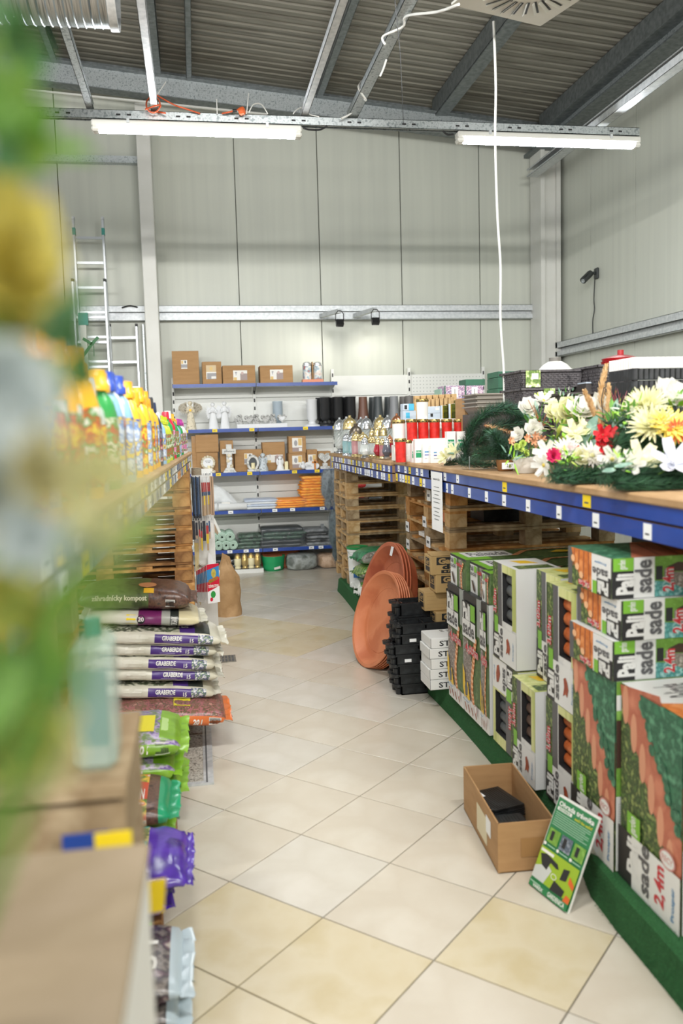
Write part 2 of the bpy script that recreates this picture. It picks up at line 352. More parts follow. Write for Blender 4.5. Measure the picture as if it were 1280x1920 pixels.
# ================================================================ LIGHT BAR, RAILS, LAMPS
BZ = 4.045; BY = 6.5
t = thing('light_bar', 'perforated galvanised steel channel carrying the two tube lamps', 'steel channel', (1.2, BY, BZ))
b = MB(); x0, x1 = -2.6, 2.375
b.box(x0, x1, -.03, -.027, -.062, 0, galv); b.box(x0, x1, -.03, .03, -.003, 0, galv); b.box(x0, x1, -.03, -.012, -.062, -.059, galv); b.box(x0, x1, .027, .03, -.062, 0, galv); b.build('channel', t)
k = x0+.1; slot = MB().box(0, .03, -.0312, -.03, -.038, -.026, black).mesh('slot')
while k < x1: ob('slot', slot, t, (k, 0, 0)); ob('slot', slot, t, (k+.075, 0, 0)); k += .42
emis = mat('lit_tube', 'f8fbff', .4, emit=70)
def tube_lamp(px0, px1, label):
    a = W(px0, 240, BY).x; c = W(px1, 258, BY).x; L = c-a
    t = thing('tube_lamp', label, 'ceiling lamp', ((a+c)/2, BY, BZ-.062))
    b = MB(); b.box(-L/2, L/2, -.045, .045, -.055, -.006, wpaint, .01); b.build('housing', t)
    b = MB(); n = 8; pr = [(.042*math.cos(PI+PI*k/n), -.052+.04*math.sin(PI+PI*k/n)) for k in range(n+1)]
    for (ya, za), (yb, zb) in zip(pr[:-1], pr[1:]): b.add([(-L/2+.06, ya, za), (L/2-.06, ya, za), (L/2-.06, yb, zb), (-L/2+.06, yb, zb)], [(0, 1, 2, 3)], emis)
    for sx in (-1, 1): b.add([(sx*(L/2-.06), y, z) for y, z in pr], [tuple(range(n+1))], emis)
    b.build('diffuser', t, 60)
    for sx in (-1, 1):
        b = MB(); b.box(min(sx*(L/2-.06), sx*L/2), max(sx*(L/2-.06), sx*L/2), -.045, .045, -.088, -.05, wpaint, .012); b.build('end_cap', t)
        b = MB(); b.box(sx*L*.33-.01, sx*L*.33+.01, -.052, .052, -.03, .002, galvw); b.build('clip', t)

tube_lamp(172, 565, 'lit white tube lamp under the channel above the back shelves')
tube_lamp(855, 1197, 'lit white tube lamp under the channel right of the hanging cord')
# further lamp rows out of view; tilted twins added to brighten the back wall
for ry in (1.6, -2.8):
    for rx in (-4.4, -.35, 1.95): area_lamp(rx, ry, 3.95, 1.4, .09, TUBE_W*.33); area_lamp(rx, ry, 3.97, 1.4, .09, TUBE_W*1.35, tilt=math.radians(72))
area_lamp(-4.2, 6.5, 3.88, 1.4, .09, TUBE_W)
for i, (x, xx) in enumerate(((-.64, 0), (-.19, 0), (.90, 0), (1.265, 0))):
    b = MB(); m = galvw if i in (1, 2) else galv
    channel(b, (x, -3, BZ+.06), (x, BY+.02, BZ+.06), .05 if i != 3 else .075, .05, m)
    tag(b.build('ceiling_rail'), 'slim galvanised ceiling rail resting on the light channel, %s of four' % ORD[i], 'ceiling rail', 'rails above the light channel')
b = MB(); channel(b, (3.36, -3, BZ+.14), (3.36, BY+.4, BZ+.14), .09, .06, galvw); tag(b.build('ceiling_rail'), 'shiny ceiling rail running above the right end of the light channel', 'ceiling rail')
b = MB(); channel(b, (4.3, -3, 4.9), (4.3, 10.4, 4.9), .14, .09, galvw, -1); tag(b.build('ceiling_rail'), 'wide shiny rail high up beside the right wall', 'ceiling rail')
# ducts, diffuser
ductm = mat('spiral_duct', '9aa2a5', .38, .8, col2=['b5bdc0', '7b8386'], scale=3, stretch=(25, 1, 1), detail=2)
t = thing('ventilation_duct', 'large ribbed silver ventilation duct under the roof', 'duct', (-.33, 5.0, 4.27))
b = MB(); pr = []; z = 0
while z < 3.2: pr += [(.30, z), (.30, z+.03), (.306, z+.035), (.30, z+.04)]; z += .045
b.lathe(pr, ductm, (0, 0, 0), 40, ax=(-1, 0, 0), caps=False); b.build('duct_body', t, 35)
b = MB(); b.lathe([(.295, -.0), (.315, 0), (.315, .045), (.295, .045), (.295, 0)], galvw, (.01, 0, 0), 40, ax=(-1, 0, 0), caps=False); b.lathe([(0.001, .02), (.296, .02)], dgrey, (0, 0, 0), 40, ax=(-1, 0, 0), caps=False); b.build('end_flange', t, 35)
t = thing('ceiling_diffuser', 'square white swirl air diffuser plate hanging below the roof', 'air diffuser', (1.811, 4.36, 3.955), .297)
b = MB(); b.box(-.3, .3, -.3, .3, 0, .012, wpaint); b.box(-.22, .22, -.22, .22, .012, .2, galv); b.build('plate', t)
for k in range(24):
    a = 2*PI*k/24; d = Vector((math.cos(a), math.sin(a), 0)); p = d*.13; q = d*.255; n = Vector((-d.y, d.x, 0))
    b = MB(); b.obox(p-n*.008+Vector((0, 0, -.001)), d*.125, n*.016, (0, 0, -.0015), black); b.obox(p+n*.004+Vector((0, 0, -.003)), d*.125, n*.012+Vector((0, 0, -.012)), (0, 0, .002), wpaint); b.build('vane', t)
b = MB(); b.lathe([(.001, -.006), (.045, -.005), (.05, 0)], wpaint, seg=20, caps=False); b.build('hub', t, 40)
b = MB(); b.box(-.004, .004, -.004, .004, .2, 1.6, dgrey); b.build('hanger', t)
# cords
wc = mat('white_cord', 'dfe0dc', .5); oc = mat('orange_cord', 'c8562a', .5); bc = mat('black_cord', '26282a', .6)
def cord(pts, r, m, label, name='cord', n=8):
    P = [Vector(p) for p in pts]; out = []
    for i in range(len(P)-1):
        p0 = P[max(i-1, 0)]; p1 = P[i]; p2 = P[i+1]; p3 = P[min(i+2, len(P)-1)]
        for k in range(n):
            t_ = k/n; out.append(.5*((2*p1)+(p2-p0)*t_+(2*p0-5*p1+4*p2-p3)*t_*t_+(3*p1-p0-3*p2+p3)*t_**3))
    out.append(P[-1]); b = MB(); b.tube(out, r, m, 6); o = b.build(name, smooth=60)
    return tag(o, label, 'cable')
cord([W(925, 40, 4.9), W(929, 160, 4.9), W(928, 260, 4.9), W(932, 400, 4.9), W(938, 500, 4.9), W(938, 600, 4.9), W(944, 690, 4.9), W(945, 752, 4.9), W(947, 772, 4.9)], .0075, wc, 'long white cord hanging straight down from the air diffuser')
cord([W(860, 8, 4.4), W(820, 22, 4.6), W(762, 30, 4.9), W(755, 50, 5), W(718, 68, 5.1), W(722, 84, 5.1)], .007, wc, 'white cable looping from the diffuser to the ceiling rail')
cord([W(724, 112, 5.4), W(718, 130, 5.4), W(712, 143, 5.4)], .007, wc, 'short white cable end dangling beside the ceiling rail')
cord([W(678, 152, 6), W(672, 165, 6), W(686, 188, 6.1), W(672, 180, 6.2), W(660, 210, 6.4), W(640, 222, 6.4)], .007, wc, 'white cable wound round the lower end of the ceiling rail')
cord([W(272, 205, 6.4)+Vector((0, 0, 0))]+[W(287+13*math.cos(a), 196+15*math.sin(a), 6.38+.01*a) for a in [k*.7 for k in range(22)]]+[W(310, 212, 6.4)], .0055, oc, 'coil of orange cable tied to the ceiling rail', n=3)
cord([W(293, 178, 6.42), W(325, 196, 6.42), W(345, 203, 6.42), W(375, 213, 6.45)], .0055, oc, 'orange cable running from the coil along the channel')
cord([W(416, 213, 6.44), W(430, 210, 6.42), W(448, 205, 6.42)], .0055, oc, 'orange cable leading to the round plug on the channel')
t = thing('cable_plug', 'round orange plug lying on the light channel', 'plug', tuple(W(454, 208, 6.42)))
b = MB(); b.lathe([(.02, -.025), (.028, -.02), (.028, .012), (.018, .02)], mat('orange_plastic', 'cc5f30', .4), seg=16, ax=(1, -.5, .2)); b.build('body', t, 40)
b = MB(); b.lathe([(.012, .0), (.012, .03)], black, (-.04, 0, 0), seg=10, ax=(-1, 0, -.1)); b.build('grip', t, 40)
cord([W(466, 212, 6.45), W(475, 196, 6.45), W(490, 196, 6.45), W(502, 214, 6.45)], .0045, wc, 'small white cable hoop standing on the channel')
cord([W(549, 214, 6.45), W(556, 206, 6.45), W(568, 202, 6.45), W(580, 214, 6.47), W(598, 219, 6.47)], .0045, wc, 'thin white cable by the second ceiling rail')
cord([W(568, 240, 6.46), W(580, 243, 6.46), W(600, 243, 6.46), W(613, 236, 6.46)], .007, bc, 'black supply cable at the right end of the left lamp')
cord([W(830, 245, 6.46), W(838, 252, 6.46), W(850, 252, 6.46)], .007, bc, 'black supply cable at the left end of the right lamp')
for i, (a, b_) in enumerate((((407, 214), (406, 186)), ((462, 214), (466, 174)), ((292, 182), (311, 153)))):
    b = MB(); b.tube([W(*a, 6.45), W(*b_, 6.45)], .004, wc, 5); tag(b.build('cable_tie'), 'upright white cable tie on the light channel, %s from the right' % ORD[1-i if i < 2 else 2], 'cable tie')
b = MB(); b.tube([W(740, 0, 4.4), W(750, 100, 5.2), W(756, 230, 6.4)], .0022, bc, 4); tag(b.build('hanging_wire'), 'thin dark suspension wire beside the fourth ceiling rail', 'wire')
# spot lamps on brackets on the wall rail
for i, (a, b_, lab) in enumerate((((602, 592), (636, 583), 'small black spotlight on the left of two grey wall brackets'), ((665, 592), (703, 580), 'small black spotlight on the right of two grey wall brackets'))):
    pa = W(*a, 10.82); pb = W(*b_, 10.3)
    t = thing('spotlight', lab, 'spotlight', tuple(pb))
    b = MB(); b.bar(pa-pb, Vector((0, 0, 0)), .05, .05, galvw); b.build('bracket', t)
    b = MB(); r = .05; b.tube([(-r, 0, -.12), (-r, -.01, -.04), (-.02, -.01, .0), (.02, -.01, 0), (r, -.01, -.04), (r, 0, -.12)], .006, black, 5); b.build('yoke', t)
    b = MB(); b.obox((-.045, -.05, -.16), (.09, 0, 0), (0, .06, -.03), (0, .03, .06), black); b.build('lamp_head', t); l = bpy.data.lights.new('spot_light', 'SPOT'); l.energy = 10; l.spot_size = 1.75; l.spot_blend = .9; l.color = (1, .95, .86); l.shadow_soft_size = .03; lo = bpy.data.objects.new('spot_light', l); COL.objects.link(lo); lo.location = pb+Vector((-.02, -.03, -.20)); lo.rotation_euler = (Vector((-.55 if i == 0 else .25, .75, -.55))).to_track_quat('-Z', 'Y').to_euler()
# camera on the right wall
t = thing('security_camera', 'dark security camera on the right wall above the rail', 'camera', tuple(Xp(1120, 512, 4.8)))
dk = mat('camera_metal', '3a3d3d', .45, .2)
b = MB(); b.box(-.03, 0, -.045, .045, -.07, .06, dk, .01); b.build('base_plate', t)
b = MB(); b.tube([(-.03, 0, -.0), (-.09, 0, .0), (-.11, .0, -.02)], .018, dk, 8); b.build('arm', t, 40)
ax = Vector((-.75, -.35, -.6)).normalized(); b = MB(); b.lathe([(.036, -.02), (.04, 0), (.04, .15), (.034, .155), (.03, .15)], dk, (-.10, 0, -.01), 14, ax=ax); b.build('housing', t, 40)
b = MB(); b.lathe([(.001, .151), (.018, .151), (.024, .156), (.026, .153)], galv, (-.10, 0, -.01), 14, ax=ax, caps=False); b.build('lens', t, 40)
b = MB(); q = Vector((-.10, 0, -.01))+ax*.05; s_ = Vector((0, 0, 1)); b.obox(q+Vector((0, -.04, .035)), ax*.13, (0, .08, 0), ax.cross(Vector((0, 1, 0)))*-.005, dk); b.build('sun_shield', t)
pc = [Xp(1115, 518, 4.78), Xp(1113, 560, 4.78), Xp(1114, 580, 4.78), Xp(1111, 600, 4.78), Xp(1111, 625, 4.78)]
cord(pc, .006, bc, 'thin black cable hanging from the security camera')
# ================================================================ LADDERS
def ladder(label, xl, xr, y, z0, z1, rungs, topc=None, yo=0, name='ladder', r=.011):
    t = thing(name, label, 'ladder', ((xl+xr)/2, y, z0)); cx = (xl+xr)/2
    for x in (xl, xr):
        b = MB(); b.box(x-cx-.014, x-cx+.014, -.035, .035, 0, z1-z0, alu, .004); b.build('rail', t)
        if topc: b = MB(); b.box(x-cx-.017, x-cx+.017, -.038, .038, z1-z0-.18, z1-z0-.1, topc); b.box(x-cx-.015, x-cx+.015, -.036, .036, z1-z0, z1-z0+.03, galvw); b.build('end_cap', t)
        else: b = MB(); b.box(x-cx-.016, x-cx+.016, -.037, .037, z1-z0-.0, z1-z0+.03, black); b.build('end_cap', t)
    for z in rungs:
        b = MB(); b.box(xl-cx, xr-cx, -.017, .017, z-z0-.014, z-z0+.014, alu); b.build('rung', t)
    return t
teal = mat('teal_cap', '3f8f84', .5)
zz = [W(170, p, 10.5).z for p in (442, 489, 536, 579, 630)]; dz = (zz[0]-zz[4])/4
ladder('tall extension ladder with green end caps leaning on the back wall', W(138, 430, 10.6).x, W(193, 430, 10.6).x, 10.62, .0, 4.27, [zz[0]-dz*k for k in range(13)], teal)
ladder('second section of the extension ladder, slid down behind the tall one', W(148, 560, 10.5).x-.06, W(203, 560, 10.5).x-.03, 10.5, .0, W(150, 528, 10.5).z, [zz[3]-.1-dz*k for k in range(10)])
ladder('short pale ladder with black end cap between the tall ladder and the post', W(204, 610, 10.7).x, W(255, 612, 10.7).x, 10.78, .0, W(255, 612, 10.78).z, [W(230, p, 10.7).z for p in (632, 678)]+[W(230, 678, 10.7).z-.31*k for k in range(1, 7)])
t = thing('step_ladder_top', 'white upright post with a green block tied behind the tall ladder', 'post', tuple(W(159, 670, 10.4))); t.location.z = 0
zt = W(159, 600, 10.4).z; b = MB(); b.box(-.035, .035, -.02, .02, 0, zt, white); b.build('post_body', t)
b = MB(); b.box(-.05, .06, -.03, .03, zt-.06, zt+.08, teal); b.build('block', t)
b = MB(); p = W(172, 645, 10.38)-t.location; q = W(152, 672, 10.38)-t.location; r_ = W(184, 632, 10.38)-t.location; s_ = W(155, 635, 10.38)-t.location; u_ = W(176, 668, 10.38)-t.location
for a, c in ((s_, p), (r_, p), (p, q), (p+Vector((.02, -.01, 0)), u_)): b.bar(a, c, .004, .035, mat('green_strap', '4d7d5a', .7))
b.build('strap', t)
b = MB(); b.bar(W(268, 608, 10.84), W(268, 608, 10.84)*1-Vector((0, 0, 3)), .02, .02, galv); tag(b.build('conduit'), 'thin grey conduit running down beside the white post', 'conduit')
cord([W(228, 577, 10.8), W(243, 573, 10.8), W(258, 576, 10.8)], .008, bc, 'black cable loop lying on the wall rail by the ladders')
# ================================================================ BACK SHELVING (gondola bays)
SX = [-.25, .755, 1.765, 2.775, 3.785]; SY = 10.42; BK = 10.86
LV = [.29, .775, 1.24, 1.77, 2.315]
shw = mat('shelf_white', 'e2e3de', .45); perf = mat('perf_hole', '9fa39f', .8)
t = thing('shelf_unit', 'white back-wall shelving with blue price strips', 'shelving', (0, BK, 0))
for i, x in enumerate(SX):
    zt = 2.42 if i < 1 else 2.5
    b = MB(); b.box(x-.018, x+.018, -.02, .03, 0, zt, shw)
    k = .1
    while k < zt-.05: b.box(x-.009, x+.009, -.0215, -.02, k, k+.045, black); k += .1
    b.build('upright', t)
for i in range(4):
    x0, x1 = SX[i]+.018, SX[i+1]-.018; k = .06; top = 2.30 if i < 2 else 2.42
    while k < top-.1:
        hh = min(.30, top-k); b = MB(); b.box(x0, x1, .0, .015, k, k+hh-.006, shw)
        if i == 3 and k > 1.6:
            xx = x0+.04
            while xx < x1:
                zz2 = k+.03
                while zz2 < k+hh-.02: b.box(xx, xx+.01, -.001, 0, zz2, zz2+.01, perf); zz2 += .045
                xx += .045
        b.build('back_panel', t); k += hh
def shelf(i, lv, y0=SY, tags=(), col='blue'):
    x0, x1 = SX[i]+.005, SX[i+1]-.005; z = LV[lv]
    t = thing('shelf', '%s shelf from the bottom in the %s bay of the back wall shelving' % (ORD[lv], ('left', 'middle', 'right')[i]), 'shelf', (0, BK, 0))
    b = MB(); b.box(x0, x1, y0+.01-BK, -.023, z-.03, z, shw); sh = b.build('shelf_board', t)
    b = MB(); b.box(x0, x1, y0-BK, y0-BK+.008, z-.038, z+.004, blue); sp = b.build('price_strip', sh)
    for u, m in tags:
        b = MB(); xx = x0+(x1-x0)*u; b.box(xx-.03, xx+.03, y0-BK-.002, y0-BK, z-.034, z+.002, m); b.box(xx-.018, xx+.012, y0-BK-.003, y0-BK-.002, z-.02, z-.014, dgrey); b.build('price_tag', sh)
    for x in (x0+.01, x1-.03):
        b = MB(); b.add([(x, -.023, z-.03), (x, -.023, z-.12), (x, y0-BK+.06, z-.045), (x, y0-BK+.06, z-.03), (x+.003, -.023, z-.03), (x+.003, -.023, z-.12), (x+.003, y0-BK+.06, z-.045), (x+.003, y0-BK+.06, z-.03)],
            [(0, 1, 2, 3), (7, 6, 5, 4), (1, 5, 6, 2), (0, 4, 5, 1)], shw); b.build('bracket', sh)
shelf(0, 4, 10.45); shelf(1, 4, 10.45)
shelf(0, 3, SY, [(.13, yel), (.48, yel), (.93, yel)]); shelf(1, 3, SY, [(.58, yel), (.95, yel)]); shelf(2, 3, SY, [(.1, yel), (.6, yel)])
shelf(0, 2, 10.36, [(.5, yel), (.88, yel)]); shelf(1, 2, 10.36, [(.42, yel), (.7, yel)]); shelf(2, 2, 10.36, [(.05, yel), (.3, paper)])
shelf(0, 1, 10.36, [(.1, paper), (.63, paper)]); shelf(1, 1, 10.36, [(.16, paper), (.38, paper), (.75, paper), (.96, paper)]); shelf(2, 1, 10.36, [(.08, yel), (.55, paper)])
shelf(0, 0, 10.36, [(.3, paper), (.6, paper), (.8, paper), (.93, paper)]); shelf(1, 0, 10.36, [(.15, paper), (.6, paper), (.72, paper), (.92, yel)]); shelf(2, 0, 10.36, [(.1, paper)])
t = thing('shelf_plinth', 'white base plinth under the left bay with the gold lanterns', 'shelf', (0, BK, 0)); b = MB(); b.box(SX[0], SX[1], 10.36-BK, -.023, 0, .04, shw); b.box(SX[0]+.02, SX[1], 10.34-BK, 10.35-BK, 0, .05, shw); b.build('plinth', t)
# ================================================================ PALLETS
PH = .132
def pallet_meshes(wx, dy, pal, name):
    """wx: size along x (front seen), dy: size along y. blocks at corners, middles and centre"""
    ms = {}
    def bx(n, sx, sy, sz, m):
        k = (n, m.name)
        if k not in ms:
            b = MB(); b.box(-sx/2, sx/2, -sy/2, sy/2, 0, sz, m); ms[k] = b.mesh(n)
        return ms[k]
    return bx, ms
def pallet(label, x0, y0, wx, dy, z, pal, group, jit=.006, deck='y', n=6, name='pallet', ph=.132):
    """deck='y': deck boards run along y, so their ends show at the front"""
    t = thing(name, label, 'pallet', (x0+wx/2+random.uniform(-jit, jit), y0+dy/2+random.uniform(-jit, jit), z), random.uniform(-.006, .006), group)
    key = (wx, dy, tuple(m.name for m in pal), deck, ph); bh = ph-.056
    if key not in PMS: PMS[key] = pallet_meshes(wx, dy, pal, name)
    bx, _ = PMS[key]; R = lambda: random.choice(pal)
    for y in (-dy/2+.06, 0, dy/2-.06): ob('bottom_board', bx('bottom_board', wx, .1, .018, R()), t, (0, y, 0))
    for x in (-wx/2+.06, 0, wx/2-.06):
        for y in (-dy/2+.06, 0, dy/2-.06): ob('block', bx('block', .12, .12, bh, R()), t, (x, y, .018))
    if deck == 'y':
        for y in (-dy/2+.06, 0, dy/2-.06): ob('stringer', bx('stringer', wx, .12, .018, R()), t, (0, y, bh+.018))
        for k in range(n): ob('deck_board', bx('deck_board', .11, dy, .018, R()), t, (-wx/2+.055+(wx-.11)*k/(n-1), 0, bh+.036))
    else:
        for x in (-wx/2+.06, 0, wx/2-.06): ob('stringer', bx('stringer', .12, dy, .018, R()), t, (x, 0, bh+.018))
        for k in range(n): ob('deck_board', bx('deck_board', wx, .1, .018, R()), t, (0, -dy/2+.05+(dy-.1)*k/(n-1), bh+.036))
    return t
PMS = {}
PZ = .144
for k in range(9): pallet('pale pallet under the far end of the right counter, %s from bottom' % ORD[k], 1.49, 8.45, 1.2, .8, PZ+k*.1305, woods[:2], 'pallets under the far end of the right counter', deck='x', n=6, ph=.130)
for k in range(8): pallet('wooden pallet of the stack behind the stacked boxes, %s from bottom' % ORD[k], 1.67, 5.49, 1.2, 1.2, PZ+k*.1475, woods, 'pallets under the middle of the right counter', deck='x', n=7, ph=.147)
for k in range(11): pallet('orange-brown pallet under the left counter, far stack, %s from bottom' % ORD[k], -1.26, 6.05, 1.2, .8, .012+k*PH, woodorange, 'pallets under the left counter', deck='y', n=5)
for k in range(11): pallet('brown pallet under the left counter, near stack, %s from bottom' % ORD[k], -1.55, 1.65, 1.2, .8, .0+k*PH, woods, 'pallets under the near left counter', deck='y', n=5)
# ================================================================ TURF PLATFORM
turf = mat('green_turf', '2c6a37', .95, col2=['255d30', '33733d'], scale=140, bump=.8, bscale=350)
t = thing('turf_platform', 'low platform wrapped in green artificial turf along the right side', 'platform', (2.2, 5.2, 0))
b = MB(); ys = [1.0+.22*i for i in range(37)]
def tx(y): q = min(1, max(0, (y-2.65)/.45)); return 1.345+.09*q*q*(3-2*q)+.008*math.sin(y*3.1)
vs = []; fs = []
for y in ys:
    y = min(y, 8.86); x = tx(y); vs += [(x-2.2-.012, y-5.2, 0), (x-2.2+.006*math.sin(y*7), y-5.2, .06), (x-2.2+.004, y-5.2, PZ-.012), (x-2.2+.02, y-5.2, PZ-.002), (1.4, y-5.2, PZ-.002)]
for i in range(len(ys)-1):
    for k in range(4): fs.append((i*5+k, i*5+5+k, i*5+6+k, i*5+1+k))
L_ = len(ys)-1; fs.append(tuple(L_*5+k for k in range(5))+()); b.add(vs, fs, turf)
b.add([(tx(8.86)-2.212, 3.66, 0), (1.4, 3.66, 0), (1.4, 3.66, PZ), (tx(8.86)-2.18, 3.66, PZ)], [(0, 1, 2, 3)], turf)
b.build('turf_cover', t)
b = MB(); b.box(-.70, 1.35, -4.15, 3.6, .0, PZ-.01, woods[1]); b.build('base', t)
b = MB()
random.seed(3)
for k in range(9000):
    y = random.uniform(1.6, 8.8); a = random.random(); x = tx(y)+(-.012*(1-a) if a < .9 else random.uniform(0, .05)); z = min(a/.9, 1)*PZ
    d = Vector((-.006, random.uniform(-.003, .003), random.uniform(-.004, .005))) if a < .9 else Vector((random.uniform(-.003, .003), 0, .008))
    p = Vector((x-2.2, y-5.2, z)); b.add([p+Vector((0, -.002, 0)), p+Vector((0, .002, 0)), p+d], [(0, 1, 2)], turf)
tag(b.build('turf_blades', t), None, None, kind='stuff')
# ================================================================ COUNTERS
hardb = mat('brown_counter_top', 'b08f68', .7, col2=['a5845c', 'bb9a74'], scale=6, stretch=(4, .6, 1))
hardb2 = mat('counter_edge', 'a88760', .8)
def counter(name, label, y0, y1, zb, zt, x, dep, side, tags1, tags2, loc, rz, stripm, tagset):
    """side=-1: strips on the -x side (right counter); +1: on the +x side (left counter). local: x=0 at front face"""
    t = thing(name, label, 'counter', loc, rz); s = side; h = (zt-zb)
    def X(a, b_): return (min(a*-s, b_*-s), max(a*-s, b_*-s))
    b = MB(); xa, xb = X(-.012, dep); b.box(xa, xb, y0, y1, h*.80, h, hardb, .006); b.build('counter_top', t)
    b = MB(); xa, xb = X(.03, dep); b.box(xa, xb, y0, y1, h*.44, h*.50, hardb2); b.box(xa, xb, y0, y1, 0, h*.05, hardb2); b.build('lower_board', t)
    for (za, zb_, tg) in ((h*.46, h*.80, tags1), (h*.02, h*.40, tags2)):
        b = MB(); xa, xb = X(0, .006); b.box(xa, xb, y0, y1, za, zb_, stripm); st = b.build('price_strip', t)
        b = MB(); xa, xb = X(.006, .04); b.box(xa, xb, y0, y1, za, zb_, hardb2); b.build('edge_board', t)
        for yy, w_, m in tg:
            b = MB(); xa, xb = X(-.002, 0); b.box(xa, xb, yy, yy+w_, za+.003, zb_-.003, m)
            xa, xb = X(-.003, -.002); b.box(xa, xb, yy+w_*.25, yy+w_*.75, za+.018, za+.024, dgrey); b.build('price_tag', st)
    return t
def ytags(px, xpl=1.45, z=1.4):
    return [((Xp(p, q, xpl)).y, m) for p, q, m in px]
near1 = [(1100, 935, yel, .065), (946, 912, yel, .055), (834, 893, paper, .05), (806, 888, paper, .05), (858, 900, paper, .045)]
near2 = [(1214, 990, paper, .05), (1117, 972, paper, .05), (1048, 958, paper, .045), (990, 948, paper, .045), (945, 940, paper, .045), (912, 932, paper, .04), (880, 928, paper, .04), (848, 922, paper, .04), (838, 919, paper, .03)]
T1 = [(Xp(p, q, 1.45).y-w_/2, w_, m) for p, q, m, w_ in near1]; T2 = [(Xp(p, q, 1.45).y-w_/2, w_, m) for p, q, m, w_ in near2]
random.seed(11)
def farT(y0, y1):
    y = y0; out = []
    while y < y1: out.append((y, .055, random.choice([paper, paper, yel]))); y += random.choice([.08, .12, .17, .2])
    return out
counter('display_counter', 'near part of the right display counter, loaded with artificial flowers', .9, 6.14, 1.335, 1.49, 0, 1.3, -1, T1+farT(5.15, 6.1), T2+farT(5.3, 6.1), (1.45, 0, 1.335), 0, blue, None)
counter('display_counter', 'far part of the right display counter, loaded with grave lanterns', 6.15, 9.0, 1.325, 1.48, 0, 1.3, -1, farT(6.2, 8.9), farT(6.2, 8.9), (1.45, 0, 1.325), .004, blue, None)
greyst = mat('clear_strip', 'a9adb3', .25, col2=['bfc3c6', '8d929c'], scale=8, coat=.5)
orange = mat('orange_tag', 'd98a3c', .5); bluet = mat('blue_tag', '4a5c8f', .5)
def lT(y0, y1, ms):
    y = y0; out = []
    while y < y1: out.append((y, .06, random.choice(ms))); y += random.choice([.11, .16, .24])
    return out
counter('display_counter', 'left display counter carrying rows of bottles, with grey price strips', .95, 6.88, 1.465, 1.585, 0, 1.1, 1, lT(1.0, 6.8, [greyst, paper, paper, bluet, yel]), lT(1.0, 6.8, [bluet, bluet, paper, orange, yel]), (-.27, 0, 1.465), -.033, greyst, None)
# hanging notice on the right counter
t = thing('notice', 'white printed notice sheet hanging from the right counter strip', 'notice', tuple(Xp(817, 888, 1.435)))
zb_ = Xp(817, 994, 1.435).z-t.location.z; wd = .17
b = MB(); b.box(-.002, 0, -.13, .10, zb_, .01, paper); b.build('sheet', t)
b = MB(); A = Art(b, (-.0022, .10, zb_), (0, -1, 0), (0, 0, 1), .23, -zb_+.01, N=(-1, 0, 0))
A.text('MOBILNÝ ÚČES', .2, .86, .8, .90, black); 
for k, (a, c) in enumerate(((.25, .75), (.2, .8), (.3, .7), (.15, .85), (.22, .78), (.2, .8), (.3, .7), (.2, .8), (.28, .72))): A.rect(a, .74-k*.065-(.03 if k > 4 else 0), c, .75-k*.065-(.03 if k > 4 else 0), dgrey)
b.build('lettering', t)
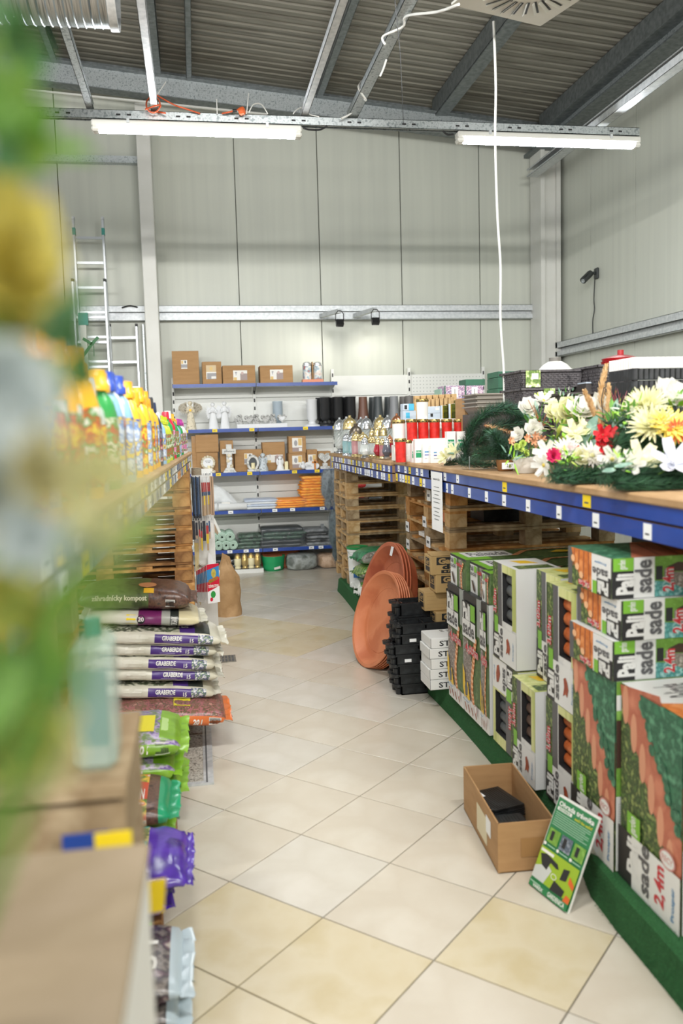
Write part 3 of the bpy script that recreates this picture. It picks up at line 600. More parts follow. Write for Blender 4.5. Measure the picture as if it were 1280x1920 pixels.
# ================================================================ GOODS ON THE BACK SHELVES
random.seed(5)
stickg = mat('sticker_grey', '9a989a', .5); stickw = mat('sticker_white', 'e4e2dc', .5); sticky = mat('sticker_ochre', 'd9b872', .5); tape = mat('packing_tape', 'a17a4c', .4)
def place(px0, px1, pyt, z, Y):
    a = W(px0, (pyt+812)/2, Y).x; b = W(px1, (pyt+812)/2, Y).x; return a, b, W((px0+px1)/2, pyt, Y).z-z
def kraft_box(px0, px1, pyt, z, Y, dep, label, st=None, m=None, cat='box', wide=None, tapeon=True):
    a, b_, h = place(px0, px1, pyt, z, Y); w_ = b_-a
    t = thing('cardboard_box', label, cat, ((a+b_)/2, Y+dep/2, z), random.uniform(-.02, .02))
    b = MB(); b.cbox(-w_/2, w_/2, -dep/2, dep/2, 0, h, m or kraft, .003); b.build('carton', t)
    if tapeon:
        b = MB(); b.box(-.02, .02, -dep/2-.0006, dep/2, h, h+.0006, tape); b.box(-.02, .02, -dep/2-.0008, -dep/2, h*.82, h+.0006, tape); b.build('tape', t)
    if st:
        u0, v0, u1, v1, kind = st; b = MB(); A = Art(b, (-w_/2, -dep/2, 0), (1, 0, 0), (0, 0, 1), w_, h)
        A.rect(u0, v0, u1, v1, stickw); vm = v0+(v1-v0)*.5; um = u0+(u1-u0)*.5
        if kind == 0:
            A.rect(u0, v0+(v1-v0)*.12, u1, vm, stickg); A.rect(u0+.01, vm+.02, u0+(u1-u0)*.35, v1-.02, sticky); A.ell(u0+(u1-u0)*.7, vm+(v1-v0)*.28, (u1-u0)*.14, (v1-v0)*.16, dgrey)
        elif kind == 1:
            A.rect(u0, vm+.01, u1, v1, mat('sticker_sand', 'cdb68e', .5)); A.ell(um, vm+(v1-v0)*.25, (u1-u0)*.16, (v1-v0)*.14, sticky); A.rect(u0+.04, v0, u1, vm-.04, stickg); A.rect(um, v0+.02, u1-.02, v0+(v1-v0)*.2, stickw)
        elif kind == 2:
            A.rect(um, v0, u1, vm+.1, mat('sticker_mauve', '9d8c88', .5)); A.rect(u0+.01, v0, u0+(u1-u0)*.25, v0+(v1-v0)*.3, sticky); A.ell(u0+(u1-u0)*.2, vm+.1, .012, (v1-v0)*.2, stickg); A.ell(u0+(u1-u0)*.2, vm+.15, .035, (v1-v0)*.06, stickg); A.ell(u0+(u1-u0)*.65, vm+.12, .04, (v1-v0)*.15, mat('sticker_pink', 'c4a9a2', .5))
        else:
            A.rect(u0, v0, u1, v0+(v1-v0)*.3, mat('sticker_mauve', '9d8c88', .5)); A.rect(u0+(u1-u0)*.65, v0+.02, u1-.02, v0+(v1-v0)*.25, stickw); A.ell(u0+(u1-u0)*.35, v0+(v1-v0)*.62, (u1-u0)*.17, (v1-v0)*.22, stickg); A.rect(u0+(u1-u0)*.6, v0+(v1-v0)*.45, u1-.02, v1-.03, sticky)
        b.build('sticker', t)
    return t
Z5, Z4, Z3, Z2, Z1 = LV[4]+.004, LV[3]+.004, LV[2]+.004, LV[1]+.004, LV[0]+.004
kraft_box(325, 375, 658, Z5, 10.5, .2, 'tallest cardboard box on the top back shelf, with a small picture sticker', (.33, .47, .56, .73, 0), tapeon=False)
kraft_box(381, 417, 678, Z5, 10.5, .25, 'smaller upright cardboard box with a big sticker, beside the tallest one', (.2, .22, .72, .84, 1), tapeon=False)
kraft_box(419, 480, 685, Z5, 10.49, .25, 'low wide cardboard box with cross sticker, left of the shelf joint', (.32, .18, .75, .72, 2), tapeon=False)
kraft_box(489, 550, 685, Z5, 10.49, .25, 'low wide cardboard box with cross sticker, right of the shelf joint', (.3, .2, .7, .76, 2), tapeon=False)
stone = mat('pale_stone', 'cfcfcb', .8, col2=['dcdcd8', 'a9aaa6'], scale=30, bump=.4, bscale=70)
stonew = mat('white_plaster', 'e6e8ea', .7, bump=.3, bscale=60); stonec = mat('cream_stone', 'd8cdb2', .85, col2=['e4dbc4', 'b5aa90'], scale=40, bump=.5, bscale=80)
greystone = mat('silver_resin', 'a9aaa8', .6, col2=['cfcfcc', '5f615f'], scale=45, bump=.5, bscale=90)
wingm = mat('brown_wing', 'a39b8a', .8, col2=['bdb5a4', '7c7464'], scale=50, bump=.6, bscale=90)
candlem = mat('candle_wax', 'e9dfb4', .5)
def figure(t, h, body, wing, sc=1, lean=0, wings=True, hands=True, kneel=False):
    """robed standing figure with head, hair, folded hands, wings"""
    b = MB(); k = h
    pr = [(.19, 0), (.17, .05), (.145, .2), (.12, .38), (.11, .48), (.085, .56), (.10, .66), (.11, .72), (.08, .77), (.035, .80), (.033, .83)] if not kneel else [(.27, 0), (.27, .06), (.24, .2), (.19, .35), (.13, .45), (.15, .58), (.15, .66), (.09, .72), (.04, .75), (.04, .78)]
    n = 20; vs = []
    for r, z in pr:
        for j in range(n):
            a = 2*PI*j/n; fold = 1+.10*math.sin(a*5+z*9)*(1-z)*(1 if z < .6 else 0); vs.append((r*k*fold*math.cos(a)*sc, r*k*fold*math.sin(a)*.75*sc, z*k))
    fs = [(i*n+j, i*n+(j+1) % n, (i+1)*n+(j+1) % n, (i+1)*n+j) for i in range(len(pr)-1) for j in range(n)]+[tuple(range(n-1, -1, -1))]
    b.add(vs, fs, body)
    hz = .88 if not kneel else .86; b.ball((0, -.01*k, hz*k), .068*k if not kneel else .11*k, body, 12, 8, sz=1.15)
    b.build('robed_body', t, 60)
    b = MB(); hr = .075*k if not kneel else .12*k
    for j in range(9):
        a = PI*.05+PI*.9*j/8; b.ball((hr*.75*math.cos(a), .02*k, hz*k+hr*.65*math.sin(a)), hr*.42, body, 7, 5)
    b.build('hair', t, 60)
    b = MB(); y0 = -.10*k*sc
    for s in (-1, 1): b.tube([(s*.10*k*sc, -.01*k, .70*k), (s*.12*k*sc, -.05*k, .58*k), (s*.02*k, y0, .63*k)], [.035*k, .032*k, .018*k], body, 7)
    b.tube([(0, y0, .61*k), (0, y0-.01*k, .70*k)], [.022*k, .012*k], body, 7); b.build('folded_arms', t, 60)
    if wings:
        for s in (-1, 1):
            b = MB(); cx = s*.10*k
            for f in range(7):
                a = math.radians(60-f*17); L = (.24-.012*f)*k if wings == 1 else (.50-.045*f)*k; d = Vector((s*math.cos(a), .25, math.sin(a)) if wings == 1 else (s*(.05+.07*f), .1, -1)).normalized(); p = Vector((cx, .07*k, (.66-.03*f)*k)) if wings == 1 else Vector((s*(.13+.03*f)*k, .06*k+.004*f, (.93-.012*f)*k)); q = p+d*L; nrm = Vector((0, -1, 0)).cross(d).normalized()*.035*k
                th_ = Vector((0, .012*k, 0)); b.add([p-nrm*.5, p+nrm*.5, (p+q)/2+nrm*1.1, q, (p+q)/2-nrm*1.1, p-nrm*.5+th_, p+nrm*.5+th_, (p+q)/2+nrm*1.1+th_, q+th_, (p+q)/2-nrm*1.1+th_],
                    [(0, 1, 2, 3, 4), (9, 8, 7, 6, 5), (0, 5, 6, 1), (1, 6, 7, 2), (2, 7, 8, 3), (3, 8, 9, 4), (4, 9, 5, 0)], wing)
            b.build('wing', t)
def at_shelf(name, label, px, z, Y, rz=0, group=None, cat='figurine'):
    return thing(name, label, cat, (W(px, 800 if z > 1.5 else 880, Y).x, Y, z), rz, group)
def hh(py, z, Y): return W(450, py, Y).z-z
t = at_shelf('angel_figurine', 'cream angel with large brown wings and golden star, behind the bottles', 358, Z4, 10.52)
figure(t, .36, stonec, wingm, 1, wings=2); b = MB(); b.add([(.022*math.cos(a)*(1 if j % 2 else .5), -.045, .235+.022*math.sin(a)*(1 if j % 2 else .5)) for j, a in enumerate([2*PI*j/10 for j in range(10)])], [tuple(range(10))], mat('gold_leaf', 'c99a35', .4, .5)); b.build('star', t)
for i, (px, h_) in enumerate(((400, .335), (422, .345))):
    t = at_shelf('angel_figurine', 'white praying angel standing on the second shelf, %s of the pair' % ('left' if i == 0 else 'right'), px, Z4, 10.5, -.15+.3*i, 'white praying angels'); figure(t, h_, stonew, stonew, 1.05)
def heart_pts(s, n=26):
    return [(s*16*math.sin(a)**3/17, s*(13*math.cos(a)-5*math.cos(2*a)-2*math.cos(3*a)-math.cos(4*a))/17) for a in [2*PI*k/n for k in range(n)]]
def heart_frame(mb, s, wd, dp, m, c, inner=.62, back=None):
    o = heart_pts(s); i_ = heart_pts(s*inner); n = len(o); cx, cy, cz = c
    vs = [(cx+x, cy-dp/2, cz+z) for x, z in o]+[(cx+x, cy-dp/2, cz+z) for x, z in i_]+[(cx+x, cy+dp/2, cz+z) for x, z in o]+[(cx+x, cy+dp/2, cz+z) for x, z in i_]
    fs = []
    for k in range(n):
        j = (k+1) % n; fs += [(k, j, n+j, n+k), (2*n+j, 2*n+k, 3*n+k, 3*n+j), (j, k, 2*n+k, 2*n+j), (n+k, n+j, 3*n+j, 3*n+k)]
    mb.add(vs, fs, m)
    if back: mb.add([(cx+x, cy, cz+z) for x, z in i_], [tuple(range(n-1, -1, -1))], back)
for i, px in enumerate((461, 492, 523)):
    t = at_shelf('heart_angel_figurine', 'grey angels beside a heart frame on a white base, %s of three from the left' % ORD[i], px-1, Z4, 10.5, 0, 'heart frame angel figurines')
    b = MB(); b.cbox(-.105, .105, -.05, .05, 0, .05, stonew, .004); b.build('base', t)
    for q, (dx, sc_) in enumerate(((-.055, 1), (-.085, .8))):
        b = MB(); b.lathe([(.03, .05), (.033, .08), (.022, .115), (.012, .125)], greystone, (dx, -.01+.03*q, 0), 12); b.ball((dx, -.01+.03*q, .148), .021*sc_, greystone, 9, 6)
        for f in range(4): b.tube([(dx-.015, .015+.03*q, .10), (dx-.05-.004*f, .02+.03*q, .145-.02*f)], [.008, .004], greystone, 5)
        b.build('angel', t, 60)
    b = MB(); heart_frame(b, .062, 0, .03, greystone, (.045, 0, .115), .66, stonew if i == 2 else greystone); b.build('heart', t, 50)
vases = []
def vase(name, label, px, Y, z, prof, m, group, ribs=False, seg=24, cat='vase', loc=None):
    t = thing(name, label, cat, loc or (W(px, 790, Y).x, Y, z), 0, group)
    b = MB()
    if ribs:
        n = 40; vs = []
        for r, zz_ in prof:
            for k in range(n): a = 2*PI*k/n; rr = r*(1-(.03 if k % 2 else 0)); vs.append((rr*math.cos(a), rr*math.sin(a), zz_))
        b.add(vs, [(i*n+k, i*n+(k+1) % n, (i+1)*n+(k+1) % n, (i+1)*n+k) for i in range(len(prof)-1) for k in range(n)]+[tuple(range(n-1, -1, -1))], m)
    else: b.lathe(prof, m, seg=seg, caps=False)
    b.build('vase_body', t, 45); return t
whv = mat('white_vase', 'e3e5e7', .35); blv = mat('pale_blue_vase', 'b4c2cc', .4); bkv = mat('black_vase', '2b2c2e', .4); grv = mat('charcoal_vase', '414749', .45); brv = mat('brown_vase', '6e4a3a', .45); sgv = mat('grey_vase', '8b8d90', .45); sgv2 = mat('warm_grey_vase', '716e6b', .5)
urn = [(.105, 0), (.105, .012), (.10, .02), (.05, .035), (.04, .06), (.05, .075), (.058, .09), (.066, .10), (.066, .33), (.07, .335), (.07, .345), (.06, .345), (.056, .1)]
vase('flower_vase', 'white footed cylinder vase standing behind the third heart figurine', 585, 10.55, Z4, [(r_, z_*.97) for r_, z_ in urn], whv, None)
bpy.data.objects[-1] if False else None
vase('flower_vase', 'pale blue footed vase at the back behind the heart figurines', 521, 10.74, Z4, [(r_*.95, z_*.95) for r_, z_ in urn], blv, None)
for o in list(COL.objects):
    if o.get('label') == 'white footed cylinder vase standing behind the third heart figurine': o['label'] = 'white footed cylinder vase just left of the black urns'
for i, (px, Y) in enumerate(((602, 10.68), (610, 10.52), (624, 10.68), (634, 10.52), (650, 10.68), (658, 10.52))):
    vase('urn_vase', 'ribbed black urn vase on the second shelf, %s from the left of six' % ORD[i], px, Y, Z4, [(r_*.95 if z_ > .07 else r_*.75, z_*1.04) for r_, z_ in urn], bkv, 'black urn vases', True)
for i, (px, Y, m, lab) in enumerate(((681, 10.5, brv, 'brown tapered cone vase, the only brown one among the cone vases'), (700, 10.7, grv, 'slim charcoal cone vase at the back next to the brown one'), (709, 10.5, grv, 'charcoal cone vase in front, second cone vase from the brown one'),
        (729, 10.7, grv, 'dark cone vase standing behind the light grey one'), (739, 10.5, sgv, 'light grey cone vase among the dark ones'), (757, 10.66, sgv2, 'warm grey cone vase left of the last one, near the blue boxes'), (768, 10.5, sgv2, 'warm grey cone vase at the right end of the row'))):
    vase('cone_vase', lab, px, Y, Z4, [(.088, 0), (.088, .01), (.08, .03), (.066, .12), (.056, .22), (.052, .352), (.046, .352), (.046, .29), (.07, .04)], m, 'tapered cone vases')
# boxed candles on the top shelf
t = thing('candle_pack', 'pack of two grave candles with pictures on the top shelf', 'candle pack', (W(586, 700, 10.5).x, 10.53, Z5))
b = MB(); b.box(-.13, .13, -.05, .06, 0, .035, mat('orange_carton', 'd98b6a', .5)); b.box(-.005, .005, -.04, .05, .035, .25, kraft); b.build('tray', t)
for s in (-1, 1):
    b = MB(); b.lathe([(.055, .035), (.055, .2), (.05, .205)], mat('picture_candle', 'c9b8b0', .4, col2=['e6ded6', '8fb0bd', 'b05a50'], scale=14), (s*.066, 0, 0), 18); c_ = b.build('candle', t, 40)
    b = MB(); b.lathe([(.057, .2), (.057, .215), (.05, .22), (.05, .235), (.03, .25), (.001, .252)], mat('silver_lid', 'cfd2d4', .25, .8), (s*.066, 0, 0), 18); b.build('lid', c_, 40)
# third shelf
kraft_box(358, 367, 818, Z3, 10.5, .25, 'narrow cardboard box end at the far left of the third shelf')
kraft_box(367, 407, 848, Z3, 10.48, .25, 'lower cardboard box behind the round stone wreath'); zt_ = place(367, 407, 848, Z3, 10.48)[2]
kraft_box(366, 409, 815, Z3+zt_+.001, 10.46, .26, 'upper cardboard box stacked above the round stone wreath')
kraft_box(411, 436, 826, Z3, 10.5, .2, 'upright cardboard box behind the stone cross')
kraft_box(438, 490, 843, Z3, 10.5, .2, 'wide cardboard box behind the oval candle frame', (.35, .32, .65, .82, 0), tapeon=False)
kraft_box(491, 533, 829, Z3, 10.52, .2, 'tall cardboard box behind the kneeling angel', (.18, .28, .9, .55, 2), tapeon=False)
kraft_box(540, 572, 850, Z3, 10.42, .25, 'lower cardboard box of two with angel sticker', (.2, .12, .78, .86, 3), tapeon=False); zt_ = place(540, 572, 850, Z3, 10.42)[2]
kraft_box(541, 573, 818, Z3+zt_+.001, 10.42, .25, 'upper cardboard box of two with angel sticker', (.2, .1, .78, .9, 3), tapeon=False)
kraft_box(574, 594, 843, Z3, 10.45, .2, 'small upright cardboard box behind the stone with orange cross', (.12, .2, .85, .75, 3))
kraft_box(595, 619, 846, Z3, 10.5, .2, 'cardboard box behind the heart shaped stone', (.2, .5, .85, .85, 1))
Yf = 10.4
def tz(label, px, cat='grave ornament', name='grave_ornament', Y=Yf): return thing(name, label, cat, (W(px, 870, Y).x, Y, Z3))
cream2 = stonec
t = tz('round cream stone wreath with tea light on the third shelf', 390)
b = MB(); b.cbox(-.085, .085, -.04, .04, 0, .03, cream2, .006); b.cbox(-.06, .06, -.03, .03, .03, .055, cream2, .006); b.build('base', t)
b = MB()
for k in range(30):
    a = 2*PI*k/30+.1*math.sin(k*3); b.ball((.072*math.cos(a), -.005*(k % 3), .125+.072*math.sin(a)), .018, cream2, 6, 4)
b.build('wreath_ring', t, 60)
b = MB(); b.lathe([(.001, 0), (.062, .0), (.062, .02), (.001, .02)], stonew, (0, .0, .125), 20, ax=(0, -1, 0)); A = Art(b, (-.04, -.0205, .125), (1, 0, 0), (0, 0, 1), .08, .03); A.text('Spomienka', .05, .5, .95, .95, dgrey); A.text('na teba', .2, .0, .8, .4, dgrey); b.build('plaque', t, 40)
b = MB(); b.lathe([(.02, 0), (.02, .035), (.018, .037)], candlem, (.01, -.035, .055), 12); b.build('candle', t, 40)
t = tz('light grey stone cross with carved roses on the third shelf', 430)
b = MB(); b.add([(-.08, -.045, 0), (.08, -.045, 0), (.08, .045, 0), (-.08, .045, 0), (-.045, -.025, .055), (.045, -.025, .055), (.045, .025, .055), (-.045, .025, .055)], [(0, 3, 2, 1), (4, 5, 6, 7), (0, 1, 5, 4), (1, 2, 6, 5), (2, 3, 7, 6), (3, 0, 4, 7)], stone); b.build('base', t)
b = MB(); b.cbox(-.034, .034, -.018, .018, .05, .34, stone, .004); b.cbox(-.083, .083, -.02, .02, .225, .285, stone, .004); A = Art(b, (-.08, -.0202, .235), (1, 0, 0), (0, 0, 1), .16, .04); A.text('Spomíname', .1, .2, .9, .75, dgrey, shear=.3); b.build('cross', t)
b = MB()
for k, (x, z_) in enumerate(((.0, .20), (.015, .165), (-.015, .14), (.0, .105), (.02, .08), (-.01, .075))):
    for r_ in (.024, .016, .009): b.lathe([(r_, 0), (r_*.8, .008), (r_*.5, .006)], stonew if k % 2 else cream2, (x, -.02-(.024-r_)*.4, z_), 9, ax=(.1, -1, .2))
b.build('roses', t, 50)
t = tz('grey oval stone frame holding a yellow candle', 474)
b = MB(); vs = []; n = 24
for (rx, rz_, y) in ((.078, .1, -.01), (.07, .092, -.03), (.05, .068, -.03), (.046, .064, .0)): vs += [(rx*math.cos(2*PI*k/n), y, .105+rz_*math.sin(2*PI*k/n)) for k in range(n)]
b.add(vs, [(i*n+(k+1) % n, i*n+k, (i+1)*n+k, (i+1)*n+(k+1) % n) for i in range(3) for k in range(n)], stone); b.add([(.046*math.cos(2*PI*k/n), .0, .105+.064*math.sin(2*PI*k/n)) for k in range(n)], [tuple(range(n))], grv)
b.add([(.078*math.cos(2*PI*k/n), -.01, .105+.1*math.sin(2*PI*k/n)) for k in range(n)]+[(.07*math.cos(2*PI*k/n), .03, .105+.092*math.sin(2*PI*k/n)) for k in range(n)], [(k, (k+1) % n, n+(k+1) % n, n+k) for k in range(n)]+[tuple(range(n, 2*n))], stone); b.cbox(-.07, .07, -.045, .03, 0, .03, stone, .006); b.build('oval_frame', t, 50)
b = MB(); b.lathe([(.024, 0), (.024, .07), (.02, .072)], candlem, (.0, -.03, .035), 12); b.build('candle', t, 40)
t = tz('blue-grey kneeling angel beside the oval candle frame', 493, 'figurine', 'angel_figurine'); figure(t, .225, mat('blue_grey_stone', 'b3bec4', .8, col2=['d2dade', '8d989e'], scale=40, bump=.5, bscale=80), mat('blue_grey_stone', ''), 1, kneel=True)
t = tz('white sitting angel with a square yellow candle', 525, 'figurine', 'angel_figurine'); figure(t, .18, stonew, stonew, 1, kneel=True)
b = MB(); b.box(.055, .095, -.03, .01, .012, .11, candlem); b.build('candle', t); b = MB(); b.cbox(-.06, .11, -.045, .045, 0, .012, stonew, .003); b.build('base', t)
t = tz('low white stone with small angel and an orange cross', 580)
b = MB(); n = 20; pts = [(.10*math.cos(a), .045+.055*math.sin(a)) for a in [2*PI*k/n for k in range(n)]]
b.add([(x+.02, -.015, max(z_, 0)) for x, z_ in pts]+[(x+.02, .02, max(z_, 0)) for x, z_ in pts], [tuple(range(n)), tuple(range(2*n-1, n-1, -1))]+[((k+1) % n, k, n+k, n+(k+1) % n) for k in range(n)], stonew)
A = Art(b, (-.05, -.0152, .02), (1, 0, 0), (0, 0, 1), .08, .05); A.text('S láskou', .1, .6, .8, .85, dgrey); A.text('spomíname', .05, .2, .95, .45, dgrey); b.build('stone_body', t)
b = MB(); om = mat('orange_cross', 'c97c30', .6); b.box(.055, .075, -.03, -.018, 0, .125, om); b.box(.03, .1, -.03, -.018, .08, .1, om); b.build('cross', t)
b = MB(); b.ball((-.08, -.02, .085), .02, stonew, 9, 6); b.ball((-.08, -.02, .04), .032, stonew, 9, 6); b.ball((-.11, 0, .06), .022, stonew, 8, 5, sx=.6); b.build('small_angel', t, 60)
t = tz('heart shaped stone with writing on a grey foot at the shelf end', 609)
b = MB(); o_ = heart_pts(.085); n = len(o_); b.add([(x, -.015, .145+z_*.9) for x, z_ in o_]+[(x, .02, .145+z_*.9) for x, z_ in o_], [tuple(range(n)), tuple(range(2*n-1, n-1, -1))]+[((k+1) % n, k, n+k, n+(k+1) % n) for k in range(n)], stone)
A = Art(b, (-.05, -.0152, .12), (1, 0, 0), (0, 0, 1), .1, .06)
for k in range(4): A.text(('Milovaným', 'spomienka', 'v srdci', 'ostáva')[k], .05+.1*(k > 1), .8-.25*k, .95-.1*(k > 1), .98-.25*k, dgrey)
b.build('heart_stone', t); b = MB(); b.cbox(-.06, .06, -.035, .035, 0, .035, stone, .005); b.cbox(-.03, .03, -.025, .025, .035, .075, stone, .005); b.build('foot', t)
# ---------------------------------------------------------------- soft goods
def fold_stack(mb, x0, x1, y0, y1, z0, h, m, n=6, wob=.006, seed=0, seg=14, droop=0):
    """folded sheets: n layers, each a rounded slab with a wavy front"""
    lh = h/n
    for k in range(n):
        rx = random.uniform(-wob, wob)*2; vs = []; prof = [(0, .0), (-.012, .25), (-.016, .5), (-.012, .75), (0, 1)]
        for i in range(seg+1):
            u = i/seg; x = x0+(x1-x0)*u+rx; e = min(u, 1-u)*8; ee = min(1, e+.35)
            for (py, pz) in prof:
                w1 = noise.noise(Vector((u*5+seed, k*1.3, 0)))*wob; w2 = noise.noise(Vector((u*4+seed, k*2.1+9, 1)))*wob
                vs.append((x, y0+py*ee+w1*1.5, z0+k*lh+(pz-.5)*lh*.97*ee+lh*.5+w2*.6))
            for (py, pz) in ((1, 1), (1, 0)): vs.append((x, y1, z0+k*lh+(pz-.5)*lh*.97*ee+lh*.5))
        q = 7; fs = [(i*q+j, (i+1)*q+j, (i+1)*q+(j+1) % q, i*q+(j+1) % q) for i in range(seg) for j in range(q)]+[tuple(range(q-1, -1, -1)), tuple(seg*q+j for j in range(q))]
        mb.add(vs, fs, m)
def pack(name, label, px0, px1, pyt, z, Y, dep, m, n, cat='folded pack', wrap=None, group=None, wob=.006, piece='folded_layer', shape=None):
    a, b_, h = place(px0, px1, pyt, z, Y); w_ = b_-a
    t = thing(name, label, cat, ((a+b_)/2, Y+dep/2, z), 0, group)
    sd = random.random()*50
    for k in range(n):
        b = MB(); wk = w_ if not shape else w_*shape(k/n); fold_stack(b, -wk/2, wk/2, -dep/2+random.uniform(0, .012), dep/2, k*h/n, h/n, m[k % len(m)] if isinstance(m, list) else m, 1, wob, sd+k*3); b.build(piece, t, 50)
    if wrap:
        b = MB(); film(b, -w_/2-.006, w_/2+.006, -dep/2-.014, dep/2, 0, h+.004, wrap, sd); b.build('clear_wrap', t, 30)
    return t
def film(mb, x0, x1, y0, y1, z0, z1, m, seed, nx=12, nz=5, amp=.008):
    """crinkled film over the front and top of a pack"""
    vs = []; path = [(y0, z0), (y0-.004, z0+(z1-z0)*.35), (y0-.003, z0+(z1-z0)*.7), (y0+.006, z1), (y0+(y1-y0)*.5, z1+.003), (y1, z1)]
    for i in range(nx+1):
        x = x0+(x1-x0)*i/nx
        for j, (y, z_) in enumerate(path):
            d = noise.noise(Vector((x*22+seed, j*1.7, seed)))*amp; vs.append((x+d*.5, y+d*(j < 4)-.003, z_+abs(d)*(j > 2)))
    q = len(path); mb.add(vs, [(i*q+j, (i+1)*q+j, (i+1)*q+j+1, i*q+j+1) for i in range(nx) for j in range(q-1)], m)
fleece = mat('white_fleece', 'dfe2e2', .7, bump=.2, bscale=50); clearf = glassy('clear_film', 'e8eef0', .12, .05); greyf = glassy('smoky_film', '9aa3a8', .2, .14)
def roll(name, label, px, py, r, Y, L, z, m, core, group=None, endm=None, loc=None, ax=(0, 1, 0), cat='roll'):
    p = W(px, py, Y); t = thing(name, label, cat, loc or (p.x, Y, z+r), 0, group)
    b = MB(); pr = [(r, 0), (r, L)]; b.lathe([(r*.2, .004), (r*.55, -.002), (r*.9, 0), (r, .006), (r, L)], m, (0, 0, 0), 20, ax=ax, caps=False); b.build('rolled_sheet', t, 50)
    if endm:
        b = MB(); vs = []; n_ = 60
        for k in range(n_): a = k/n_*6*PI; rr = r*(.2+.75*k/n_); vs.append(Vector((rr*math.cos(a), -.003, rr*math.sin(a))))
        b.tube(vs, .0014, endm, 4, False); b.build('winding', t)
    b = MB(); b.lathe([(r*.2, -.002), (r*.2, .05), (.001, .05)], core, seg=10, ax=ax, caps=False); b.build('core', t, 50); return t
t = roll('fleece_roll', 'long white fleece roll lying at the left of the fourth shelf', 410, 945, .048, 10.42, .9, Z2, fleece, grv, loc=(W(470, 945, 10.45).x, 10.44, Z2+.04), ax=(-1, .06, .0))
t = roll('fleece_roll', 'shorter white fleece roll with a paper tag, in front of the long one', 445, 945, .045, 10.4, .35, Z2, fleece, grv, loc=(W(462, 948, 10.37).x, 10.40, Z2+.045), ax=(-1, -.15, .02))
b = MB(); b.box(-.30, -.20, -.058, -.056, -.02, .06, stickw); b.build('paper_tag', t)
roll('fleece_roll', 'white fleece roll lying behind at the left shelf end', 400, 930, .05, 10.6, .5, Z2+.0, fleece, grv, loc=(W(437, 935, 10.6).x, 10.62, Z2+.05), ax=(-1, .3, .12))
t = thing('fleece_bag', 'crumpled white fleece sheet leaning on the left of the fourth shelf', 'fleece sheet', (W(415, 925, 10.55).x, 10.6, Z2))
b = MB(); vs = []; n = 16
for i in range(n+1):
    for j in range(9):
        u = i/n; v = j/8; x = -.16+.34*u; z_ = v*(.30-.22*u*u)+.02; y = -.02-.10*math.sin(v*PI)*(1-u*.5)+.03*noise.noise(Vector((u*6, v*5, 2))); vs.append((x, y, z_))
b.add(vs, [(i*9+j, i*9+9+j, i*9+10+j, i*9+j+1) for i in range(n) for j in range(8)], fleece); b.build('sheet', t, 70)
pack('fleece_pack', 'flat white pack with blue edge beside the orange packs', 455, 518, 937, Z2, 10.4, .35, [fleece, mat('pale_blue_fleece', 'c3cee0', .6)], 4, wrap=clearf)
orangef = [mat('orange_fabric', 'ffab2e', .6, col2=['ffb840', 'f59a1e'], scale=14, bump=.3, bscale=60), mat('orange_fabric_b', 'fb9f26', .6, bump=.3, bscale=60)]
pack('folded_sack_pile', 'low flat pile of wrapped orange sacks', 515, 571, 936, Z2, 10.38, .35, orangef, 4, wrap=clearf)
pack('folded_sack_pile', 'tall uneven pile of orange sacks at the right shelf end', 563, 608, 893, Z2, 10.4, .35, orangef, 11, wrap=clearf, wob=.012, shape=lambda q: 1 if q < .5 else .86)
mint = mat('mint_foam', 'bcd8c6', .6); mintc = mat('dark_core', '48584c', .8)
rr_ = .060; k = 0
for row, pxs in ((0, (396, 410, 424, 437)), (1, (400, 417, 432))):
    for px in pxs:
        roll('foam_roll', 'mint green foam roll on the lowest shelf, %s of seven counting the lower row first' % ORD[k], px, 1025, rr_*.98 if 1 else 0, 10.36, .4, Z1+row*rr_*1.72, mint, mintc, 'mint foam rolls', mintc); k += 1
darkg = mat('dark_green_film', '27402f', .25, col2=['375843', '172a1e'], scale=12, bump=.5, bscale=30, spec=.8); blackf = mat('black_film', '15191b', .2, col2=['23292b', '0c0e10'], scale=14, bump=.8, bscale=28, spec=.9); greyfab = mat('grey_pack', '6c7072', .4, col2=['8a8e90', '4f5355'], scale=12, bump=.5, bscale=40)
pack('netting_pack', 'folded dark green netting packs beside the mint rolls', 441, 487, 1003, Z1, 10.4, .35, [darkg], 4, wrap=clearf, wob=.01)
pack('netting_pack', 'large shiny black and green netting pack on the lowest shelf', 487, 567, 990, Z1, 10.39, .38, [blackf, blackf, darkg, darkg], 5, wrap=greyf, wob=.014)
pack('netting_pack', 'grey wrapped pack pile at the right end of the lowest shelf', 569, 617, 992, Z1, 10.4, .35, [greyfab, blackf], 5, wrap=clearf, wob=.012)
t = thing('plastic_cup_pack', 'small clear crumpled bag standing on the grey packs', 'bag', (W(605, 985, 10.45).x, 10.5, W(605, 992, 10.45).z))
b = MB(); b.ball((0, 0, .045), .05, clearf, 10, 6, sz=1); b.build('film', t, 20); b = MB(); b.box(-.02, .02, -.02, .02, 0, .06, greyfab); b.build('content', t)
